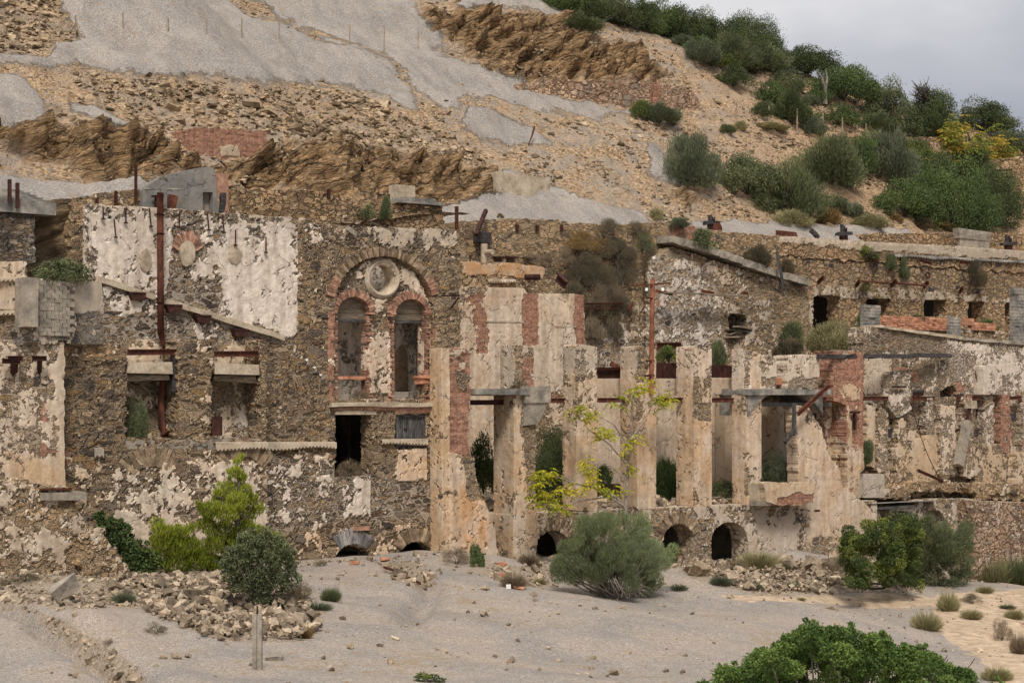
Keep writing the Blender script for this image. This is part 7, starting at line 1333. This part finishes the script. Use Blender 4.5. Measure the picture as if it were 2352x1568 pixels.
for i in range(330):
    t = rb.uniform(0, 1); a = 1590+700*t; top = np.interp(a, (1590, 1640, 1700, 1780, 1850, 1880, 1960, 2000, 2040, 2100, 2180, 2280), (1575, 1548, 1515, 1480, 1440, 1430, 1452, 1450, 1462, 1488, 1515, 1570)); yy = top+14+abs(rb.gauss(0, 1))*70+rb.uniform(-5, 5)
    q_ = PZ(a, yy, Zf+rb.uniform(-1.6, 1.6)); bl.append((q_[0], q_[1], q_[2], rb.uniform(14, 30)*Zf/F, rb.random()))
for a, yy in ((1872, 1425), (1868, 1437), (1955, 1430), (1958, 1445), (2028, 1450), (1800, 1458), (1842, 1437), (2075, 1478), (1740, 1490), (2140, 1500)): q_ = PZ(a, yy+4, Zf); bl.append((q_[0], q_[1], q_[2], 9*Zf/F, .7))
cust('foliage', E, 'leaf', 'fgreen', bl, 120000, .055, 10)
mb = MB()
for i in range(60): a = rb.uniform(1620, 2260); mb.tube([np.array(E.location)+(rb.uniform(-.8, .8), rb.uniform(-.5, .5), 0), PZ(a, rb.uniform(1500, 1600), Zf+rb.uniform(-1, 1))], [.03, .008], 5, False)
mb.build('branches', M['bark'], E)
# shrubs and tufts of the ruin and yard
for a in ((1110, 1125, 74, 130, 'leaf', 'green', 'green bush filling the gap left of the thick pillar', YP+2.6), (1258, 1150, 80, 180, 'leaf', 'dark', 'tall dark bush behind the pillars right of the thick one', YP+3.), (1385, 1115, 40, 50, 'leaf', 'green', 'small green bush behind the sapling in the gap', YP+3.4), (1530, 1148, 72, 104, 'spray', 'green', 'upright green bush in the gap right of the pole pillar', YP+3.), (1660, 1155, 56, 56, 'leaf', 'dark', 'low dark bush in the third gap of the pillars', YP+1.8), (1778, 1112, 56, 80, 'spray', 'grey', 'airy grey bush growing in the bracketed bay', YP+1.2),
          (1470, 272, 0, 0, '', '', '', 0), (140, 652, 110, 60, 'leaf', 'olive', 'fig bush with pale branches sprawling over the block shed', YF-.3), (313, 1010, 46, 110, 'leaf', 'olive', 'slender oleander growing in the left bay', YF+.35), (888, 500, 26, 46, 'spray', 'olive', 'upright dark broom tuft on the wall above the round arch', 52.9), (842, 500, 34, 30, 'leaf', 'olive', 'straggly green tuft left of the upright broom tuft', 52.9),
          (1612, 572, 64, 46, 'leaf', 'olive', 'green bush above the sloping coping', YG-.2), (1738, 612, 56, 56, 'spray', 'dead', 'dead brown scrub above the middle of the sloping coping', YG+.1), (1808, 625, 34, 30, 'spray', 'dead', 'dead tuft at the low end of the sloping coping', YG+.1), (1905, 806, 104, 66, 'spray', 'straw', 'broad straw green broom bush before the dark square opening', YG-2.2), (1825, 795, 60, 52, 'spray', 'olive', 'olive broom bush left of the broad straw one', YG-2.2), (1810, 818, 60, 40, 'spray', 'dead', 'dead grey scrub under the olive broom bush', YG-2.6), (1975, 760, 28, 40, 'leaf', 'green', 'small green bush left of the block post', YW-.8),
          (1535, 832, 54, 40, 'leaf', 'bright', 'bright shrub sprouting from the rusty trough', YP+1.9), (1645, 836, 40, 50, 'spray', 'olive', 'grassy shrub above the rusty corrugated tank', YP+2.2), (1990, 592, 42, 28, 'leaf', 'bright', 'green tuft hanging from the cap of the long wall', YW-.15), (2005, 600, 34, 20, 'spray', 'dead', 'dead brush beside the green tuft on the long wall', YW-.2), (2045, 618, 26, 36, 'spray', 'olive', 'olive creeper on the honey stone wall, left one', YW-.15), (2075, 640, 24, 50, 'spray', 'olive', 'olive creeper on the honey stone wall, right one', YW-.15), (2240, 655, 44, 58, 'spray', 'dead', 'round brown dead bush stuck to the honey stone wall', YW-.2), (1990, 668, 34, 20, 'spray', 'straw', 'small dry tuft on the rail of the honey stone wall', YW-.3), (2270, 765, 40, 34, 'leaf', 'green', 'green shrub behind the orange brick parapet', YW-2.), (2110, 733, 30, 12, 'leaf', 'olive', 'small olive tuft on the orange brick parapet', YQ+2.4),
          (800, 1100, 60, 46, 'twig', 'dry', 'dry brush filling the dark doorway', YA+.25), (825, 922, 40, 30, 'twig', 'dry', 'dry brush on the sill of the left arched window', YA+.35), (1280, 712, 50, 10, '', '', '', 0), (1560, 520, 40, 20, 'spray', 'grey', 'grey tuft on the gravel above the scrubby wall', YR-.2), (1116, 526, 0, 0, '', '', '', 0), (1150, 500, 14, 10, 'spray', 'ochre', 'small orange brown tuft on top of the middle stone wall', YR+.2), (1190, 897, 34, 20, 'spray', 'dry', 'dry tuft on the weathered slab', YP+.2), (1990, 1062, 40, 50, 'spray', 'olive', 'weeds before the dark niche right of the brick pillar', YQ-.4), (1350, 1105, 0, 0, '', '', '', 0)):
    if a[4]: plant(*a[:7], on=a[7], group='plants rooted in the ruin', parts=False)
sc_ = [(1335, 570, 50, 44, 'ochre'), (1375, 580, 44, 40, 'ochre'), (1420, 590, 60, 50, 'dead'), (1330, 640, 44, 60, 'dead'), (1370, 650, 56, 70, 'dead'), (1430, 650, 60, 70, 'dead'), (1500, 620, 40, 60, 'dead'), (1480, 570, 40, 44, 'olive'), (1320, 690, 46, 50, 'dead'), (1370, 720, 60, 70, 'dry'), (1425, 715, 50, 60, 'dead'), (1500, 680, 36, 60, 'dead'), (1440, 610, 40, 40, 'dead'), (1350, 600, 40, 40, 'dead'), (1400, 680, 50, 60, 'dry'), (1360, 770, 36, 50, 'dry'), (1408, 770, 34, 60, 'dead'), (1400, 530, 50, 34, 'dead'), (1460, 530, 40, 26, 'dead'), (1300, 600, 30, 40, 'dry'), (1262, 600, 50, 24, 'dry'), (1220, 600, 36, 20, 'dry')]
nm = ['topmost rusty brown', 'second rusty brown', 'upper middle', 'left edge upper', 'left middle', 'central', 'right edge upper', 'olive toned upper right', 'left edge lower', 'straw toned lower left', 'lower central', 'right edge lower', 'small upper central', 'small upper left', 'straw toned central', 'lowest straw toned', 'lowest dark', 'wall top left', 'wall top right', 'outermost left', 'sparse far left', 'sparse farthest left']
for (a, b_, w_, h_, m_), n_ in zip(sc_, nm): plant(a, b_+2, w_*1.7, h_*.95, 'twig' if (a+b_) % 3 else 'hang', m_, n_+' clump of the dry scrub draping the middle stone wall', on=YR-.25, group='dry scrub on the middle stone wall', name='dry_scrub', parts=False, asp=.2, rot=0.)
for a in ((760, 1380, 46, 44, 'tuft', 'olive', 'spiky dark grass tuft standing alone on the gravel'), (285, 1388, 56, 40, 'tuft', 'grey', 'grey grass tuft left of the rubble heap'), (690, 1392, 110, 56, 'twig', 'dead', 'dark low scrub right of the round bush'), (640, 1395, 60, 30, 'tuft', 'grey', 'grey low scrub under the round bush'), (735, 1400, 60, 24, 'tuft', 'grey', 'flat grey scrub trailing toward the spiky tuft'), (360, 1455, 50, 26, 'twig', 'dead', 'brown scrub on the rubble heap, left of two'), (455, 1440, 50, 24, 'tuft', 'grey', 'grey scrub on the rubble heap, right of two'), (60, 1335, 60, 28, 'twig', 'dead', 'dark dry brush at the foot of the near stone wall'), (700, 1465, 40, 40, 'tuft', 'ochre', 'ochre scrub at the right end of the rubble heap'),
          (1050, 1295, 70, 40, 'twig', 'dry', 'dry brush against the orange stained wall'), (1093, 1300, 36, 52, 'leaf', 'green', 'small leafy seedling before the orange stained wall'), (1215, 1296, 50, 36, 'tuft', 'dry', 'dry grass at the foot of the corner pier'), (1180, 1348, 60, 44, 'tuft', 'dry', 'dry tufts right of the pale hollow brick'), (1240, 1340, 34, 20, 'tuft', 'straw', 'small straw tuft left of the feathery bush'), (735, 1300, 30, 20, 'twig', 'dry', 'tiny dry tuft before the left low arch'), (1740, 1312, 100, 60, 'tuft', 'straw', 'tall straw grass right of the big dark arch'), (1690, 1315, 50, 40, 'tuft', 'dry', 'dry grass in the mouth of the big dark arch'), (1790, 1310, 50, 40, 'tuft', 'olive', 'olive weeds under the pale plaster patch'),
          (1655, 1342, 50, 26, 'tuft', 'grey', 'grey tuft on the rubble slope, first'), (1730, 1352, 50, 22, 'tuft', 'grey', 'grey tuft on the rubble slope right of the first'), (1820, 1352, 60, 22, 'tuft', 'grey', 'grey tuft on the rubble slope below the jagged block'), (1910, 1345, 50, 20, 'twig', 'dead', 'dead tuft on the small gravel mound'), (1968, 1345, 44, 18, 'tuft', 'ochre', 'ochre tuft left of the black tyre'), (2060, 1352, 40, 18, 'twig', 'dead', 'dead tuft right of the black tyre'), (1560, 1355, 40, 20, 'tuft', 'grey', 'grey tuft at the right foot of the feathery bush'), (1840, 1378, 24, 10, 'tuft', 'straw', 'tiny green tuft on the edge of the gravel yard'),
          (2128, 1445, 70, 56, 'tuft', 'straw', 'straw bush with yellow green head on the right gravel'), (2178, 1402, 50, 60, 'tuft', 'straw', 'tall grass clump behind the yellow headed straw bush'), (2232, 1420, 50, 30, 'tuft', 'straw', 'sparse grass on the sandy patch'), (2230, 1385, 50, 24, 'twig', 'dead', 'low dark tuft on the sandy path'), (2262, 1360, 40, 20, 'tuft', 'straw', 'small grass tuft on the far sandy path'), (2330, 1420, 44, 30, 'tuft', 'straw', 'straw tuft near the right edge'), (2300, 1470, 50, 50, 'twig', 'dry', 'spindly bare plant at the right'), (2340, 1500, 40, 60, 'tuft', 'dry', 'dry stalks at the right edge'), (2315, 1398, 40, 16, 'tuft', 'grey', 'grey mat plant near the right edge path'), (2290, 1560, 70, 40, 'tuft', 'straw', 'grass beside the foreground bush'),
          (2275, 1330, 110, 84, 'tuft', 'straw', 'tall pale grasses right of the dark bush'), (2340, 1310, 130, 90, 'tuft', 'olive', 'olive thicket under the yellowish stone wall'), (2285, 1290, 90, 66, 'tuft', 'grey', 'grey brambles below the yellowish stone wall'), (985, 1566, 70, 22, 'leaf', 'bright', 'yellow green shrub top peeping in at the bottom edge'), (20, 1345, 50, 20, 'twig', 'dead', 'dead tuft at the left edge by the ditch'), (250, 1480, 30, 14, 'twig', 'dry', 'dry tuft along the ditch')):
    plant(*a, on='g', group='bushes and tufts of the gravel yard', name='tuft' if a[3] < 60 else 'shrub')
